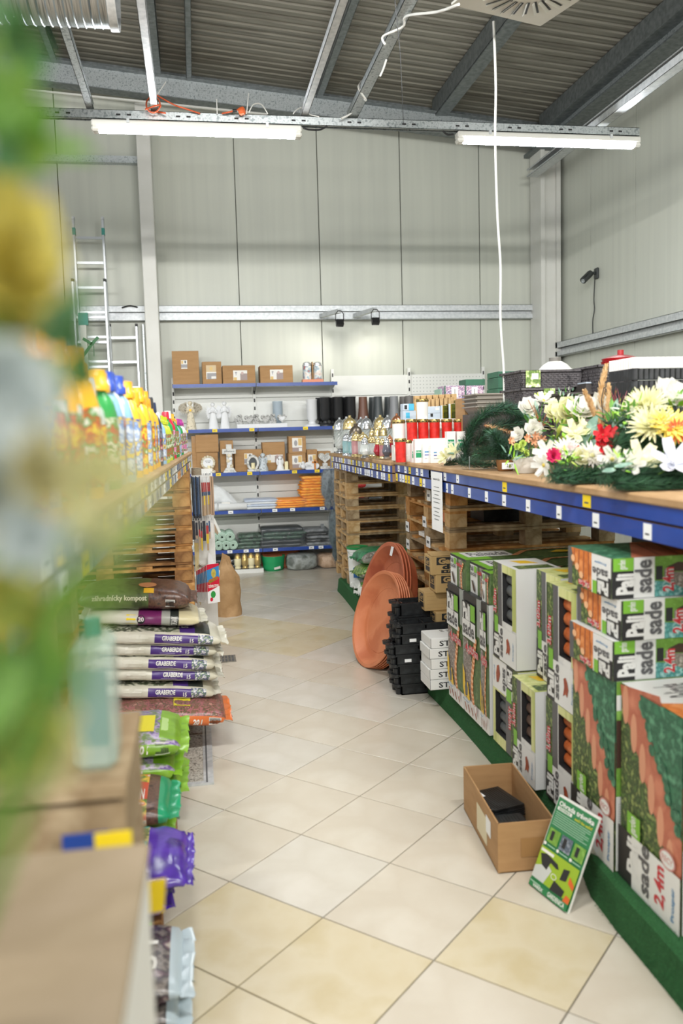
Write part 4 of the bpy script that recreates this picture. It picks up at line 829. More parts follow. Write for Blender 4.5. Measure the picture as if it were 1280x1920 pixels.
# bottom level
goldm = mat('gold_glass', 'c0a25c', .25, .7); 
for i, px in enumerate((446, 459, 471, 483)):
    Yb = 10.40; t = thing('gold_lantern', 'wrapped %s grave lantern on the white plinth, %s from the left' % ('cream' if i % 2 == 0 else 'golden', ORD[i]), 'lantern', (W(px, 1060, Yb).x, Yb, .052), 0, 'wrapped lanterns on the plinth')
    b = MB(); b.lathe([(.035, 0), (.04, .01), (.03, .03), (.043, .05), (.043, .12), (.036, .13)], goldm if i % 2 else candlem, seg=14); b.build('glass_body', t, 40)
    b = MB(); b.lathe([(.04, .13), (.035, .16), (.02, .18), (.01, .195)], goldm, seg=14); b.build('lid', t, 40)
    b = MB(); b.lathe([(.045, 0), (.05, .1), (.045, .17), (.02, .21), (.03, .225)], clearf, seg=9, caps=False); b.build('clear_wrap', t)
t = thing('netting_pack', 'dark wrapped bundle on the plinth left of the lanterns', 'folded pack', (W(415, 1055, 10.45).x, 10.58, .042)); b = MB(); fold_stack(b, -.2, .2, -.12, .12, 0, .13, blackf, 2, .012); b.build('bundle', t, 50)
t = thing('plant_tub', 'round green plastic tub with a price sticker on the floor', 'tub', tuple(Zp(514, 1071, 0)+Vector((0, .11, 0))))
gp = mat('green_plastic', '1f9a5e', .35)
b = MB(); b.lathe([(.001, .0), (.115, 0), (.135, .1), (.14, .1), (.147, .175), (.152, .175), (.152, .185), (.142, .185), (.13, .02), (.001, .02)], gp, seg=32, caps=False); b.build('tub_body', t, 40)
b = MB(); A = Art(b, (.0, -.136, .02), (1, 0, .2), (-.1, -.1, 1), .08, .03, N=(0, -1, 0)); A.rect(0, 0, 1, 1, stickw); b.build('price_sticker', t)
def lump(name, label, px0, px1, pyt, Y, dep, m, cat='bag', z=0, wrap=None, amp=.03, sq=.5):
    a, b_, h = place(px0, px1, pyt, z, Y); w_ = b_-a; t = thing(name, label, cat, ((a+b_)/2, Y+dep/2, z)); b = MB(); vs = []; n = 22; rr2 = 9; sd = random.random()*40
    for i in range(rr2+1):
        f = PI*i/rr2
        for k in range(n):
            a_ = 2*PI*k/n; q = lambda c: math.copysign(abs(c)**sq, c); x = q(math.cos(a_))*abs(math.sin(f))**sq*w_/2; y = q(math.sin(a_))*abs(math.sin(f))**sq*dep/2; z_ = (1-q(math.cos(f)))*h/2
            d = noise.noise(Vector((x*9+sd, y*9, z_*16)))*amp; vs.append((x+d*.4, y+d*.4, max(0, z_+d*.6 if 0 < i < rr2 else z_)))
    b.add(vs, [(i*n+(k+1) % n, i*n+k, (i+1)*n+k, (i+1)*n+(k+1) % n)[::-1] for i in range(rr2) for k in range(n)], m); b.build('filled_bag', t, 35)
    if wrap:
        b = MB(); film(b, -w_/2, w_/2, -dep/2-.01, dep/2, 0, h+.01, wrap, sd, 16, amp=.02); b.build('clear_wrap', t, 20)
    return t
lump('wrapped_bundle', 'grey-green plastic wrapped bundle on the floor beside the green tub', 534, 594, 1041, 10.3, .4, mat('grey_bundle', '7b8078', .4, col2=['a3a9a6', '5a6058'], scale=9, bump=.6, bscale=25), wrap=clearf)
lump('pebble_sack', 'pinkish clear sack lying under the right end of the shelves', 594, 640, 1041, 10.32, .4, mat('peach_sack', 'c3a283', .5, col2=['d4b598', 'a98765'], scale=12, bump=.5, bscale=40), wrap=clearf)
# terracotta things under the lowest shelf, right bay
t = thing('plant_tub', 'terracotta trough pushed under the lowest shelf behind the green tub', 'tub', (W(525, 1040, 10.6).x, 10.66, 0)); b = MB(); tc_ = mat('terracotta', 'b9653f', .7, col2=['c47048', 'a95a37'], scale=8, bump=.05, bscale=60)
b.cbox(-.24, .24, -.1, .1, 0, .2, tc_, .02); b.cbox(-.25, .25, -.11, .11, .2, .225, tc_, .02); b.build('trough', t)
# shelf goods of the bay seen through the pallets
redn = mat('red_net', 'b02a2c', .5, col2=['c63a36', '7f1a1e'], scale=30)
for i, (px, lv) in enumerate(((668, 2), (668, 1))):
    pass
a1 = W(668, 905, 10.5).x
zq = [W(668, 920, 10.4).z, W(668, 946, 10.4).z]
pack('net_bag_pack', 'red mesh bag bundle on the shelf seen through the pallets', 655, 684, 905, Z2+.09, 10.4, .3, redn, 3, cat='mesh bags', group=None)
pack('sheet_pack', 'dark pack under the red mesh bags, seen through the pallets', 653, 690, 930, Z2, 10.42, .3, [mat('brown_pack', '6b5648', .6)], 2)
pack('sheet_pack', 'shiny black sheet pack seen between the pallet boards', 690, 744, 915, Z2, 10.4, .3, [blackf], 4, wrap=clearf)
glass = glassy('clear_glass', 'dfe8e8', .05, .3)
for i in range(6):
    px = 664+i*11; Y = 10.42; t = thing('glass_vase', 'tall clear glass vase seen through the pallet gap, %s from the left' % ORD[i], 'vase', (W(px, 1000, Y).x, Y+.05, Z1), 0, 'glass vases seen through the pallets')
    b = MB(); b.lathe([(.028, 0), (.03, .01), (.03, .25), (.027, .25), (.026, .01)], glass, seg=14, caps=False); b.build('glass_tube', t, 40)
    b = MB(); b.lathe([(.03, .248), (.034, .255), (.027, .255)], alu, seg=14, caps=False); b.build('rim', t, 40)
# hanging umbrellas / netting sacks at the shelf end
for i, (px, yt, yb, wd) in enumerate(((613, 880, 955, 17), (627, 880, 958, 14), (627, 955, 1052, 17))):
    Y = 10.2; p = W(px, yt, Y); q = W(px, yb, Y); t = thing('hanging_bag', ('grey wrapped net bag hanging at the shelf end, left of the upper pair', 'grey wrapped net bag hanging at the shelf end, right of the upper pair', 'long dark wrapped bundle hanging below the two net bags')[i], 'hanging bag', tuple(p))
    h = q.z-p.z; rx = wd*Y/FPX*.62; b = MB(); vs = []; n = 12
    for j in range(9):
        v = j/8; r_ = rx*(.35+.75*math.sin(min(1, v*1.25+.05)*PI)**.6) if v < .8 else rx*(1-v)*3.6+.01
        for k in range(n):
            a = 2*PI*k/n; d = 1+.22*math.sin(a*5+j); vs.append((r_*d*math.cos(a), r_*.6*d*math.sin(a), h*v))
    b.add(vs, [(j*n+k, j*n+(k+1) % n, (j+1)*n+(k+1) % n, (j+1)*n+k)[::-1] for j in range(8) for k in range(n)], mat('slate_fabric', '5e676d', .5, col2=['7b858a', '3d4448'], scale=14) if i < 2 else mat('dark_fabric', '3c4a4c', .4, col2=['55666a', '20292c'], scale=12)); b.build('folded_net', t, 40)
    b = MB(); vs = [(x*1.22, y*1.4-.0, z_*1.05) for x, y, z_ in vs]; b.add(vs, [(j*n+k, j*n+(k+1) % n, (j+1)*n+(k+1) % n, (j+1)*n+k)[::-1] for j in range(8) for k in range(n)], greyf); b.build('clear_wrap', t)
    b = MB(); b.tube([(0, 0, 0), (0, 0, .05), (0, .12, .05)], .003, galv, 5); b.build('hook', t)
# ================================================================ BOXES AND GOODS ON THE TURF PLATFORM
random.seed(21)
pg = mat('print_green', '7cb83c', .45); pblack = mat('print_dark', '2a2a2b', .45); pgrey = mat('print_midgrey', '5c5c5e', .45); pred = mat('print_red', 'c8323c', .45); plea = mat('print_leaves', '5f7a3f', .5, col2=['33452a', '93a35e'], scale=45, detail=6)
pivy = mat('print_ivy', '3f7a5a', .5, col2=['2b5c44', '5f9a78'], scale=28, detail=5); plawn = mat('print_lawn', '7ba748', .5, col2=['6c9a3a', '8ebd5c'], scale=30); pgrass = mat('print_dark_grass', '56703f', .5, col2=['475f35', '68824d'], scale=30)
pbrick = mat('print_brick', 'c4765a', .45, col2=['b76850', 'd08468'], scale=10); pbrick2 = mat('print_brick_light', 'd89878', .45); pbrickd = mat('print_brick_dark', '93503c', .45); porg = mat('print_orange', 'd9803f', .45, col2=['c66d2e', 'e8975a'], scale=18); porgl = mat('print_peach', 'edb98c', .45)
pyell = mat('print_yellow', 'e8bf2e', .45); pstone = mat('print_stone', '9a8f86', .5, col2=['6f665f', 'c5bbb2'], scale=70); pwood = mat('print_wood', 'c9cf86', .45, col2=['d8da9a', 'b4bd6c'], scale=12, stretch=(1, 1, .1)); pbrown = mat('print_brown', '4a342c', .45); pwhite = mat('box_white', 'e2e3e0', .45); pblue = mat('print_blue', '3f86b8', .45); pteal = mat('print_teal', '6fb3ae', .5, col2=['39807c', 'a8d6d2'], scale=50)
pshine = mat('box_shell', 'd9dad8', .4)
def brand(A, u0, v0, u1, v1, rot=0, m1=pgrey, tile=True):
    """the two-line logo: Pali / sade on a white field, green tag at its corner"""
    A.rect(u0, v0, u1, v1, pwhite)
    if rot == 0:
        h = v1-v0; w_ = u1-u0; A.rect(u0, v0+h*.5, u1, v1, pblack); A.text('Pali', u0+w_*.05, v0+h*.5, u0+w_*.62, v0+h*.97, pwhite, 0, .05); A.text('sade', u0+w_*.05, v0+h*.08, u0+w_*.93, v0+h*.48, m1, 0, .03); A.rect(u0+w_*.66, v0+h*.55, u1, v1, pg)
    else:
        h = v1-v0; w_ = u1-u0; A.text('Pali', u0+w_*.06, v0+h*.04, u0+w_*.5, v0+h*.62, pblack, rot, .03); A.text('sade', u0+w_*.5, v0+h*.04, u0+w_*.95, v0+h*.96, m1, rot, .03); A.rect(u0, v0+h*.68, u0+w_*.5, v1, pg)
        A.text('garden', u0+w_*.15, v0+h*.72, u0+w_*.35, v0+h*.96, pwhite, rot)
def face(mb, X, y1, z0, wy, hz): # face looking towards -x; u runs from far (y1) to near
    return Art(mb, (X, y1, z0), (0, -1, 0), (0, 0, 1), wy, hz, N=(-1, 0, 0))
def printed(t, fn, name='printed_face'):
    b = MB(); fn(b); return b.build(name, t)
def shell(t, x0, x1, y0, y1, z0, z1, m=None, name='carton'):
    b = MB(); b.cbox(x0, x1, y0, y1, z0, z1, m or pshine, .003); return b.build(name, t)
XF = 1.42
def garland(A, pts, m, ms, r, k=1.0, n=30):
    """row of scalloped edging pieces along a path on a print"""
    P = [Vector((a, b_, 0)) for a, b_ in pts]
    for i in range(n):
        t_ = i/(n-1)*(len(P)-1); j = min(int(t_), len(P)-2); p = P[j].lerp(P[j+1], t_-j); A.ell(p.x, p.y, r, r*k, ms if i % 2 else m, 8)
def artA(A):  # tall lawn-edging box, 4,05m
    A.rect(0, 0, 1, 1, pgrass); A.rect(0, .0, 1, .13, pwhite); A.rect(0, .82, 1, 1, pblack); A.rect(.8, .70, 1, 1, mat('print_pale_grey', '9aa09a', .5))
    A.poly([(.0, .13), (0, .62), (.25, .62), (.5, .45), (.55, .2), (.5, .13)], pstone); A.poly([(.5, .13), (.62, .5), (.75, .62), (1, .7), (1, .13)], pgrass)
    garland(A, [(.55, .14), (.5, .22), (.52, .34), (.62, .46), (.68, .55), (.78, .66)], porg, porgl, .075, .28, 26)
    A.poly([(.0, .40), (.12, .33), (.15, .22), (.3, .28), (.42, .14), (.33, .13), (.2, .15), (.1, .13), (0, .2)], pyell); A.poly([(.12, .22), (.2, .28), (.3, .23), (.28, .16), (.16, .15)], pgrey)
    brand(A, .02, .64, .78, .93); A.text('4,05m', .2, .51, .95, .60, pwhite, 0, .08); A.e += .0002; A.text('4,05m', .2, .51, .95, .60, pred, 0, .03)
    for k in range(4): A.poly([(.12+.2*k, .09), (.17+.2*k, .10), (.25+.2*k, .05), (.22+.2*k, .03)], pbrickd)
    A.ell(.78, .11, .08, .035, mat('print_seal', 'c98a84', .5)); A.ell(.78, .11, .065, .028, pwhite); A.text('Prosper', .05, .105, .4, .125, pblue)
def artAs(A): # the small end of the same box
    A.rect(0, 0, 1, 1, pgrass); A.rect(0, 0, .42, 1, pwhite); A.rect(.0, .93, 1, 1, pblack); A.rect(.55, .0, .78, .93, pstone); garland(A, [(.72, .02), (.70, .5), (.86, .85)], porg, porgl, .05, .6, 18)
    A.text('Pali', .03, .74, .24, .9, pblack); A.rect(.28, .72, .42, .92, pg); A.text('sade', .03, .58, .4, .72, pgrey); A.poly([(.12, .42), (.2, .42), (.34, .15), (.3, .06), (.22, .12)], pbrown); A.text('4,05m', .46, .68, .8, .82, pred, 0, .05)
def artAtop(A):
    A.rect(0, 0, 1, 1, pgrass); A.rect(0, 0, .22, 1, pg); A.rect(.06, .3, .45, .95, pwhite); A.text('Palisade', .1, .4, .42, .85, pgrey); garland(A, [(.45, .3), (.6, .75), (.95, .8)], porg, porgl, .03, 1.6, 24); A.poly([(.75, .3), (.85, .55), (1, .4), (.95, .2)], pyell)
shA = None
def boxA(label, y1, w_, h=.68, x=XF, z=PZ, dp=.34):
    t = thing('edging_box', label, 'carton', (x, y1, z), 0, 'tall lawn edging cartons'); shell(t, 0, dp, -w_, 0, 0, h)
    printed(t, lambda b: artA(face(b, 0, 0, 0, w_, h))); printed(t, lambda b: Art(b, (0, -w_, h), (1, 0, 0), (0, 1, 0), dp, w_).rect(0, 0, 1, 1, pblack), 'printed_top'); return t
boxA('tall 4,05m lawn edging carton, farthest of three beside the white step boxes', 4.735, .285)
boxA('tall 4,05m lawn edging carton, middle one of three standing together', 4.44, .285)
boxA('tall 4,05m lawn edging carton, nearest of three, beside the grey window carton', 4.145, .10+.02)
for i, (y1, h, lab) in enumerate(((4.70, .172, 'farthest of three'), (4.40, .168, 'middle of three'), (4.15, .16, 'nearest of three'))):
    w_ = .285 if i < 2 else .125
    t = thing('edging_box', 'flat 4,05m lawn edging carton lying on the tall ones, %s' % lab, 'carton', (XF+.01+(.02 if i == 1 else 0), y1, PZ+.681), 0, 'lying lawn edging cartons'); dp = .70
    shell(t, 0, dp, -w_, 0, 0, h); printed(t, lambda b: artAs(face(b, 0, 0, 0, w_, h)))
    def tp(b):
        A = Art(b, (0, -w_, h), (1, 0, 0), (0, 1, 0), dp, w_); artAtop(A)
    printed(t, tp, 'printed_top'); printed(t, lambda b: Art(b, (0, -w_, 0), (1, 0, 0), (0, 0, 1), dp, h).rect(0, 0, 1, 1, pgrass), 'printed_side')
def boxC(label, y1, w_, z, h, x, tube, flip=False, dp=.2, endm=None, group='window cartons of edging rolls'):
    """white carton with a window showing edging rolls; print turned sideways"""
    t = thing('window_carton', label, 'carton', (x, y1, z), 0, group)
    u0, u1 = (.42, .84) if not flip else (.10, .52); v0, v1 = (.42, .92) if not flip else (.10, .62)
    if flip: v0, v1 = .12, .62
    ya, yb = -w_*u0, -w_*u1; za, zb_ = h*v0, h*v1
    b = MB()
    # shell with a real opening in the front
    def q(y_a, y_b, z_a, z_b, m=pshine): b.add([(0, y_a, z_a), (0, y_b, z_a), (0, y_b, z_b), (0, y_a, z_b)], [(0, 1, 2, 3)], m)
    q(0, ya, 0, h); q(yb, -w_, 0, h); q(ya, yb, 0, za); q(ya, yb, zb_, h)
    b.add([(0, 0, 0), (0, -w_, 0), (dp, -w_, 0), (dp, 0, 0), (0, 0, h), (0, -w_, h), (dp, -w_, h), (dp, 0, h)], [(0, 3, 2, 1), (4, 5, 6, 7), (1, 2, 6, 5), (2, 3, 7, 6), (3, 0, 4, 7)], pshine)
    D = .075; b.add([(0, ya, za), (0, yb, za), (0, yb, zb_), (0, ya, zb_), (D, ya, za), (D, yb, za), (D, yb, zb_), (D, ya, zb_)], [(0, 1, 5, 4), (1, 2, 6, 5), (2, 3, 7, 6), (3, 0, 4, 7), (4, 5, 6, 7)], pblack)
    b.build('carton', t)
    n = 4; r = (zb_-za)/n*.52
    for k in range(n):
        b = MB(); zc = za+(zb_-za)*(k+.5)/n; nn = 14; pts = [(r*math.cos(a), r*math.sin(a)) for a in [2*PI*j/nn for j in range(nn)]]
        vs = []
        for yy, rr in ((ya-.002, .8), (ya-.012, .97), ((ya+yb)/2, 1), (yb+.004, 1)): vs += [(.045-px_*rr, yy, zc+pz_*rr) for px_, pz_ in pts]
        b.add(vs, [(i*nn+j, i*nn+(j+1) % nn, (i+1)*nn+(j+1) % nn, (i+1)*nn+j) for i in range(3) for j in range(nn)], tube)
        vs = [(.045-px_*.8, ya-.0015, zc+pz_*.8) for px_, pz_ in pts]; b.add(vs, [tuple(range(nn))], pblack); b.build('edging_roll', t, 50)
    def art(b):
        A = face(b, 0, 0, 0, w_, h)
        def R(a0, b0, a1, b1, m): A.rect(a0, b0, a1, b1, m)
        if not flip:
            R(.0, .36, .22, 1, plea); R(.22, .36, u0-.02, 1, pgrey); R(u0-.02, .36, u0, 1, pwhite); R(u1, .38, 1, 1, pwood); R(u0, v1, u1, 1, pwood); A.poly([(.55, .37), (.62, v0), (u1, v0), (u1, .36), (.6, .36)], pwhite)
            R(0, 0, .2, .36, pblack); R(.2, 0, 1, .36, pwhite); R(.07, .27, .23, .44, pg)
            A.rect(0, 0, .28, .27, pblack); A.text('Pali', .04, .03, .27, .25, pwhite, 90, .05); A.text('sade', .28, .04, .44, .34, pgrey, 90, .03); A.text('3,02m', .02, .47, .2, .72, pwhite, 90, .08); A.text('3,02m', .02, .47, .2, .72, pred, 90, .03)
            A.poly([(.58, .10), (.66, .13), (.72, .11), (.76, .18), (.72, .24), (.66, .27), (.6, .25), (.62, .18)], mat('print_rust', 'a4492c', .45, col2=['8a3a22', 'c0643f'], scale=60)); A.text('Prosper', .86, .08, .91, .26, pblue, 90)
        else:
            R(u1, 0, .8, 1, pgrey); R(.72, 0, 1, .60, plea); R(0, 0, u0, .64, pwood); R(u0, 0, u1, v0, pwood); R(u0, v1, u1, .64, pwood); R(0, .64, .82, 1, pwhite); R(.8, .62, 1, 1, plea); R(.56, .60, .76, .74, pg)
            A.rect(.58, .74, .82, 1, pblack); A.text('Pali', .6, .76, .79, .97, pwhite, -90, .05); A.text('sade', .42, .68, .58, .94, pgrey, -90, .03); A.text('3,02m', .62, .30, .78, .56, pwhite, -90, .08); A.text('3,02m', .62, .30, .78, .56, pred, -90, .03)
            A.poly([(.18, .72), (.26, .74), (.32, .84), (.28, .94), (.2, .92), (.16, .82)], mat('print_rust', '')); A.text('Prosper', .06, .72, .10, .9, pblue, -90)
    printed(t, art)
    def top(b):
        A = Art(b, (0, -w_, h), (0, 1, 0), (-1, 0, 0), w_, dp, N=(0, 0, 1)); A.O = Vector((dp, -w_, h)); A.rect(0, 0, 1, 1, pwood if not endm else pwhite); A.rect(0.05, .1, .35, .9, plea); A.poly([(.5, .2), (.8, .35), (.85, .7), (.55, .6)], pyell)
    printed(t, top, 'printed_top'); return t
tg = mat('roll_grey', '5b5f60', .5); to = mat('roll_terracotta', 'c96a35', .5, col2=['b85c2a', 'd67c48'], scale=20); tb = mat('roll_brown', '5e4a40', .5)
boxC('upper window carton with grey rolls and a blank white end', 3.955, .305, .59, .475, XF, tg, dp=.22, endm=1)
boxC('upper window carton half hidden behind the one with orange rolls', 3.59, .26, .585, .49, XF+.075, to)
boxC('upper window carton with orange rolls beside the three lying boxes', 3.30, .28, .583, .49, XF, to)
boxC('lower carton printed upside down with a grey roll window', 3.985, .34, PZ, .437, XF+.005, tg, True)
boxC('lower window carton with brown rolls and a white narrow end', 3.63, .27, PZ, .437, XF-.03, tb)
boxC('lower window carton with orange rolls above the green leaflet', 3.315, .30, PZ, .436, XF, to)
def artP(A):
    A.rect(0, 0, 1, 1, plea); A.rect(.5, .45, 1, 1, pivy); A.poly([(.12, .42), (.3, .36), (.9, .28), (.9, .2), (.4, .2), (.1, .26)], plea)
    n = 6
    for k in range(n):
        u = -.02+.15*k; v = .99-.118*k; A.poly([(u, v), (min(1, u+.66), v+.05), (min(1, u+.82), v-.13), (u+.18, v-.185), (u+.08, v-.15)], pbrick)
        A.ell(u+.10, v-.088, .055, .10, pbrick2, 12); A.poly([(u+.17, v-.172), (min(1, u+.84), v-.115), (min(1, u+.84), v-.13), (u+.18, v-.19)], pbrickd)
    A.poly([(.34, 1), (.45, .88), (.62, .75), (.78, .60), (.9, .5), (1, .44), (1, 1)], pivy)
    for k in range(14): A.ell(.40+.043*k+random.uniform(-.04, .03), .93-.034*k+random.uniform(-.03, .03), .05, .03, pivy, 7)
    A.rect(0, 0, .24, .27, pblack); A.rect(.24, 0, 1, .27, pwhite); A.rect(.16, .27, .38, .38, pg); A.text('garden', .2, .28, .34, .37, pwhite, 90)
    A.poly([(.24, .27), (.4, .27), (.4, .24), (.24, .24)], pwhite)
    A.text('Pali', .16, .07, .34, .255, pwhite, 90, .05); A.text('sade', .36, .03, .54, .28, pgrey, 90, .03); A.text('2,4m', .62, .05, .8, .25, pred, 90, .03)
    A.ell(.82, .31, .12, .045, mat('print_seal', '')); A.ell(.82, .31, .1, .037, pwhite); A.text('RECY', .74, .295, .9, .325, mat('print_seal', '')); A.text('Prosper', .88, .04, .94, .2, pblue, 90)
def boxP(label, y1, w_, h, x, z, dp=.5):
    t = thing('palisade_box', label, 'carton', (x, y1, z)); shell(t, 0, dp, -w_, 0, 0, h)
    printed(t, lambda b: artP(face(b, 0, 0, 0, w_, h)))
    def side(b):
        A = Art(b, (0, -w_, 0), (1, 0, 0), (0, 0, 1), dp, h, N=(0, -1, 0)); A.rect(0, .4, 1, 1, plawn); A.rect(0, .55, .2, .8, pbrown); A.rect(0, .85, .12, .93, pwhite)
        for k in range(28): A.rect(.01, .01+k*.013, .06, .016+k*.013, mat('print_small_text', 'b9bab8', .5))
    printed(t, side, 'printed_side'); return t
boxP('standing 2,4m palisade carton under the three lying ones', 3.005, .345, .69, XF-.022, PZ)
t = boxP('nearest standing 2,4m palisade carton with a white top flap', 2.648, .385, .69, XF-.01, PZ)
def tp(b):
    A = Art(b, (0, -.385, .69), (1, 0, 0), (0, 1, 0), .5, .385); A.rect(0, 0, 1, 1, plawn); A.rect(0, .35, .55, 1, pwhite); A.text('Palisade', .14, .5, .42, .85, pgrey, 90); A.rect(.45, .5, .6, .95, pg); A.poly([(0, .4), (.5, .2), (1, .2), (1, 0), (0, 0)], porg)
printed(t, tp, 'printed_top')
def artLs(A): # side of lying 2,4m box, print upside down
    A.rect(0, 0, 1, 1, plea); A.rect(0, 0, .1, 1, pgrey); A.poly([(.08, 1), (.58, 1), (.58, .05), (.5, .0), (.3, .3), (.16, .55)], porg)
    for k in range(4): A.poly([(.16+.11*k, 1), (.175+.11*k, 1), (.13+.13*k, .5-.12*k), (.11+.13*k, .53-.12*k)], pbrickd)
    for k in range(4): A.ell(.13+.1*k, .72-.19*k, .05, .1, porgl, 8)
    A.rect(.58, .0, 1, 1, pwhite); A.rect(.60, 0, .70, .33, pg); A.rect(.94, 0, 1, .5, pblack); A.text('Prosper', .64, .78, .9, .86, pblue, 180); A.text('sade', .6, .45, .94, .68, pgrey, 180, .03); A.rect(.7, 0, 1, .42, pblack); A.text('Pali', .72, .04, .95, .38, pwhite, 180, .05); A.text('2,4m', .28, .04, .54, .26, pwhite, 180, .09); A.text('2,4m', .28, .04, .54, .26, pred, 180, .03)
def artLf(A):
    A.rect(0, 0, 1, 1, plawn); A.rect(0, 0, .22, 1, pwhite); A.rect(0, 0, .112, 1, pblack); A.poly([(.22, 0), (.22, .4), (.33, .35), (.42, .0)], pteal)
    # curved wall of dark edging
    import itertools
    up = [(.28, .72), (.34, .84), (.42, .80), (.5, .66), (.6, .42), (.72, .18), (.8, 0)]; dn = [(.66, 0), (.55, .2), (.45, .42), (.37, .6), (.3, .62)]
    A.poly(up+dn, pbrown); A.poly([(.27, .7), (.3, .6), (.37, .58), (.45, .4), (.55, .18), (.64, 0), (.44, 0), (.36, .2), (.27, .42)], pstone); A.rect(.225, .42, .26, .76, pblack)
    A.rect(.005, .68, .11, 1, pg); A.text('garden', .03, .72, .08, .96, pwhite, 90)
    A.text('Pali', .02, .1, .115, .62, pwhite, 90, .05); A.text('sade', .115, .12, .205, .94, pgrey, 90, .03); A.text('2,4m', .26, .12, .33, .72, pwhite, 90, .08); A.text('2,4m', .26, .12, .33, .72, pred, 90, .03)
for k, (dy, dx, lab) in enumerate(((.0, .0, 'bottom'), (-.02, .025, 'middle'), (.02, -.0, 'top'))):
    h = .141; t = thing('palisade_box', 'lying 2,4m palisade carton, %s one of the stack of three' % lab, 'carton', (XF-.035+dx, 3.005+dy*.6, PZ+.692+k*(h+.002)), .0); dp = .72; w_ = .345
    shell(t, 0, dp, -w_, 0, 0, h); printed(t, lambda b: artLs(face(b, 0, 0, 0, w_, h)), 'printed_side'); printed(t, lambda b: artLf(Art(b, (0, -w_, 0), (1, 0, 0), (0, 0, 1), dp, h, N=(0, -1, 0))))
    if k == 2:
        def tp(b): A = Art(b, (0, -w_, h), (1, 0, 0), (0, 1, 0), dp, w_); A.rect(0, 0, 1, 1, pivy); A.poly([(.1, 0), (.35, 1), (.9, .9), (.8, 0)], pbrick); [A.poly([(.25+.1*j, .05), (.27+.1*j, .05), (.37+.1*j, .9), (.35+.1*j, .9)], pbrickd) for j in range(5)]
        printed(t, tp, 'printed_top')
# ---- kraft boxes "Garden"
def gart(A, u0=.06):
    A.rect(u0, .52, u0+.34, .92, pblack); A.text('Gar', u0+.02, .56, u0+.2, .88, kraftyel, 0, .05); A.text('den', u0+.06, .28, u0+.3, .54, pblack, 0, .05); A.rect(u0+.05, .08, u0+.4, .24, pblack); A.text('8 PCS = 4,8m', u0+.08, .11, u0+.38, .21, kraftyel, 0, .03); 
def gside(A): A.rect(.2, .45, .75, .85, pblack); A.text('Gar', .25, .5, .7, .8, kraftyel); A.rect(.2, .15, .8, .4, pblack)
zb_ = PZ; hs = [.134, .124, .113, .13, .12, .125]; xo = [.02, 0.0, .03, -.03, .03, .0]; zc = PZ
for k in range(6):
    h = hs[k]; y1 = 5.45+(0.06 if k == 3 else 0); t = thing('garden_box', 'brown cardboard box with black print, %s from the top of the stack' % ORD[5-k], 'box', (1.475+xo[k], y1, zc), 0, 'stack of brown printed boxes'); w_ = .165; dp = .62
    shell(t, 0, dp, -w_, 0, 0, h-.002, kraftyel)
    if k != 3: printed(t, lambda b: gart(Art(b, (0, -w_, 0), (1, 0, 0), (0, 0, 1), dp, h, N=(0, -1, 0))), 'printed_front')
    else: printed(t, lambda b: [Art(b, (0, -w_, 0), (1, 0, 0), (0, 0, 1), dp, h, N=(0, -1, 0)).rect(.02, .15+.2*j, .95, .155+.2*j, kraftin) for j in range(4)], 'ribs')
    printed(t, lambda b: gside(face(b, 0, 0, 0, w_, h)), 'printed_side')
    if k == 5:
        b = MB(); b.add([(.0, -w_, h), (dp, -w_, h), (dp, -w_-.0, h+.004), (0, -w_*.4, h+.02)], [(0, 1, 2, 3)], kraftyel); b.box(0, dp, -.004, 0, h, h+.0, kraftyel); b.build('lid_flap', t)
    zc += h
# ---- white STE boxes
zc = PZ
for k in range(5):
    h = .064; x = 1.318+(.012 if k < 4 else .025)+random.uniform(-.006, .006); t = thing('white_step_box', 'flat white box lettered STE, %s from the top of five' % ORD[4-k], 'box', (x, 5.05, zc), 0, 'stack of flat white boxes'); w_ = .22; dp = .42
    shell(t, 0, dp, -w_, 0, 0, h-.0015, pwhite)
    def st(b): A = Art(b, (0, -w_, 0), (1, 0, 0), (0, 0, 1), dp, h, N=(0, -1, 0)); A.text('STELLA', .13, .2, .62, .72, pblack); A.e = .0003; A.rect(0, .0, 1, .02, pgrey); A.rect(0, 0, .006, 1, pgrey)
    printed(t, st, 'lettering')
    if k == 4: printed(t, lambda b: [Art(b, (0, -w_, h-.0015), (1, 0, 0), (0, 1, 0), dp, w_).poly([(.25+.1*j, .7+.12*i), (.32+.1*j, .7+.12*i), (.3+.1*j, .76+.12*i), (.26+.1*j, .76+.12*i)], pblack) for j in range(6) for i in range(2)], 'printed_icons')
    zc += h
# ---- black planter boxes
bpl = mat('black_plastic', '202224', .4, col2=['1a1c1e', '292c2e'], scale=20)
def crate(label, x, y, z, L=.40, w_=.17, h=.10, step=0, tagp=False):
    t = thing('planter_clip', label, 'planter', (x, y, z), 0, 'stacked black planters')
    b = MB(); o = .004
    for (x0, x1, y0, y1, z0, z1) in ((.045, L, 0, .006, 0, h), (.045, L, w_-.006, w_, 0, h), (.045, .051, 0, w_, 0, h), (L-.006, L, 0, w_, 0, h), (.045, L, 0, w_, 0, .006), (.04, L+.005, -.004, .01, h-.012, h), (.04, L+.005, w_-.01, w_+.004, h-.012, h), (.2, .21, 0, w_, h*.5, h-.01)): b.box(x0, x1, y0, y1, z0, z1, bpl)
    b.build('trough', t)
    for yy in (.035, w_-.035):
        b = MB(); b.lathe([(.034, h-.022), (.036, h-.008), (.036, h), (.012, h), (.011, h-.004), (.001, h-.004)], bpl, (.03, yy, 0), 16, caps=False); b.lathe([(.02, .0), (.022, h-.03), (.001, h-.03)], bpl, (.035, yy, 0), 12, caps=False); b.build('connector_ring', t, 40)
    if tagp: b = MB(); b.box(.10, .145, -.0015, 0, h*.25, h*.55, paper); b.build('price_sticker', t)
    return t
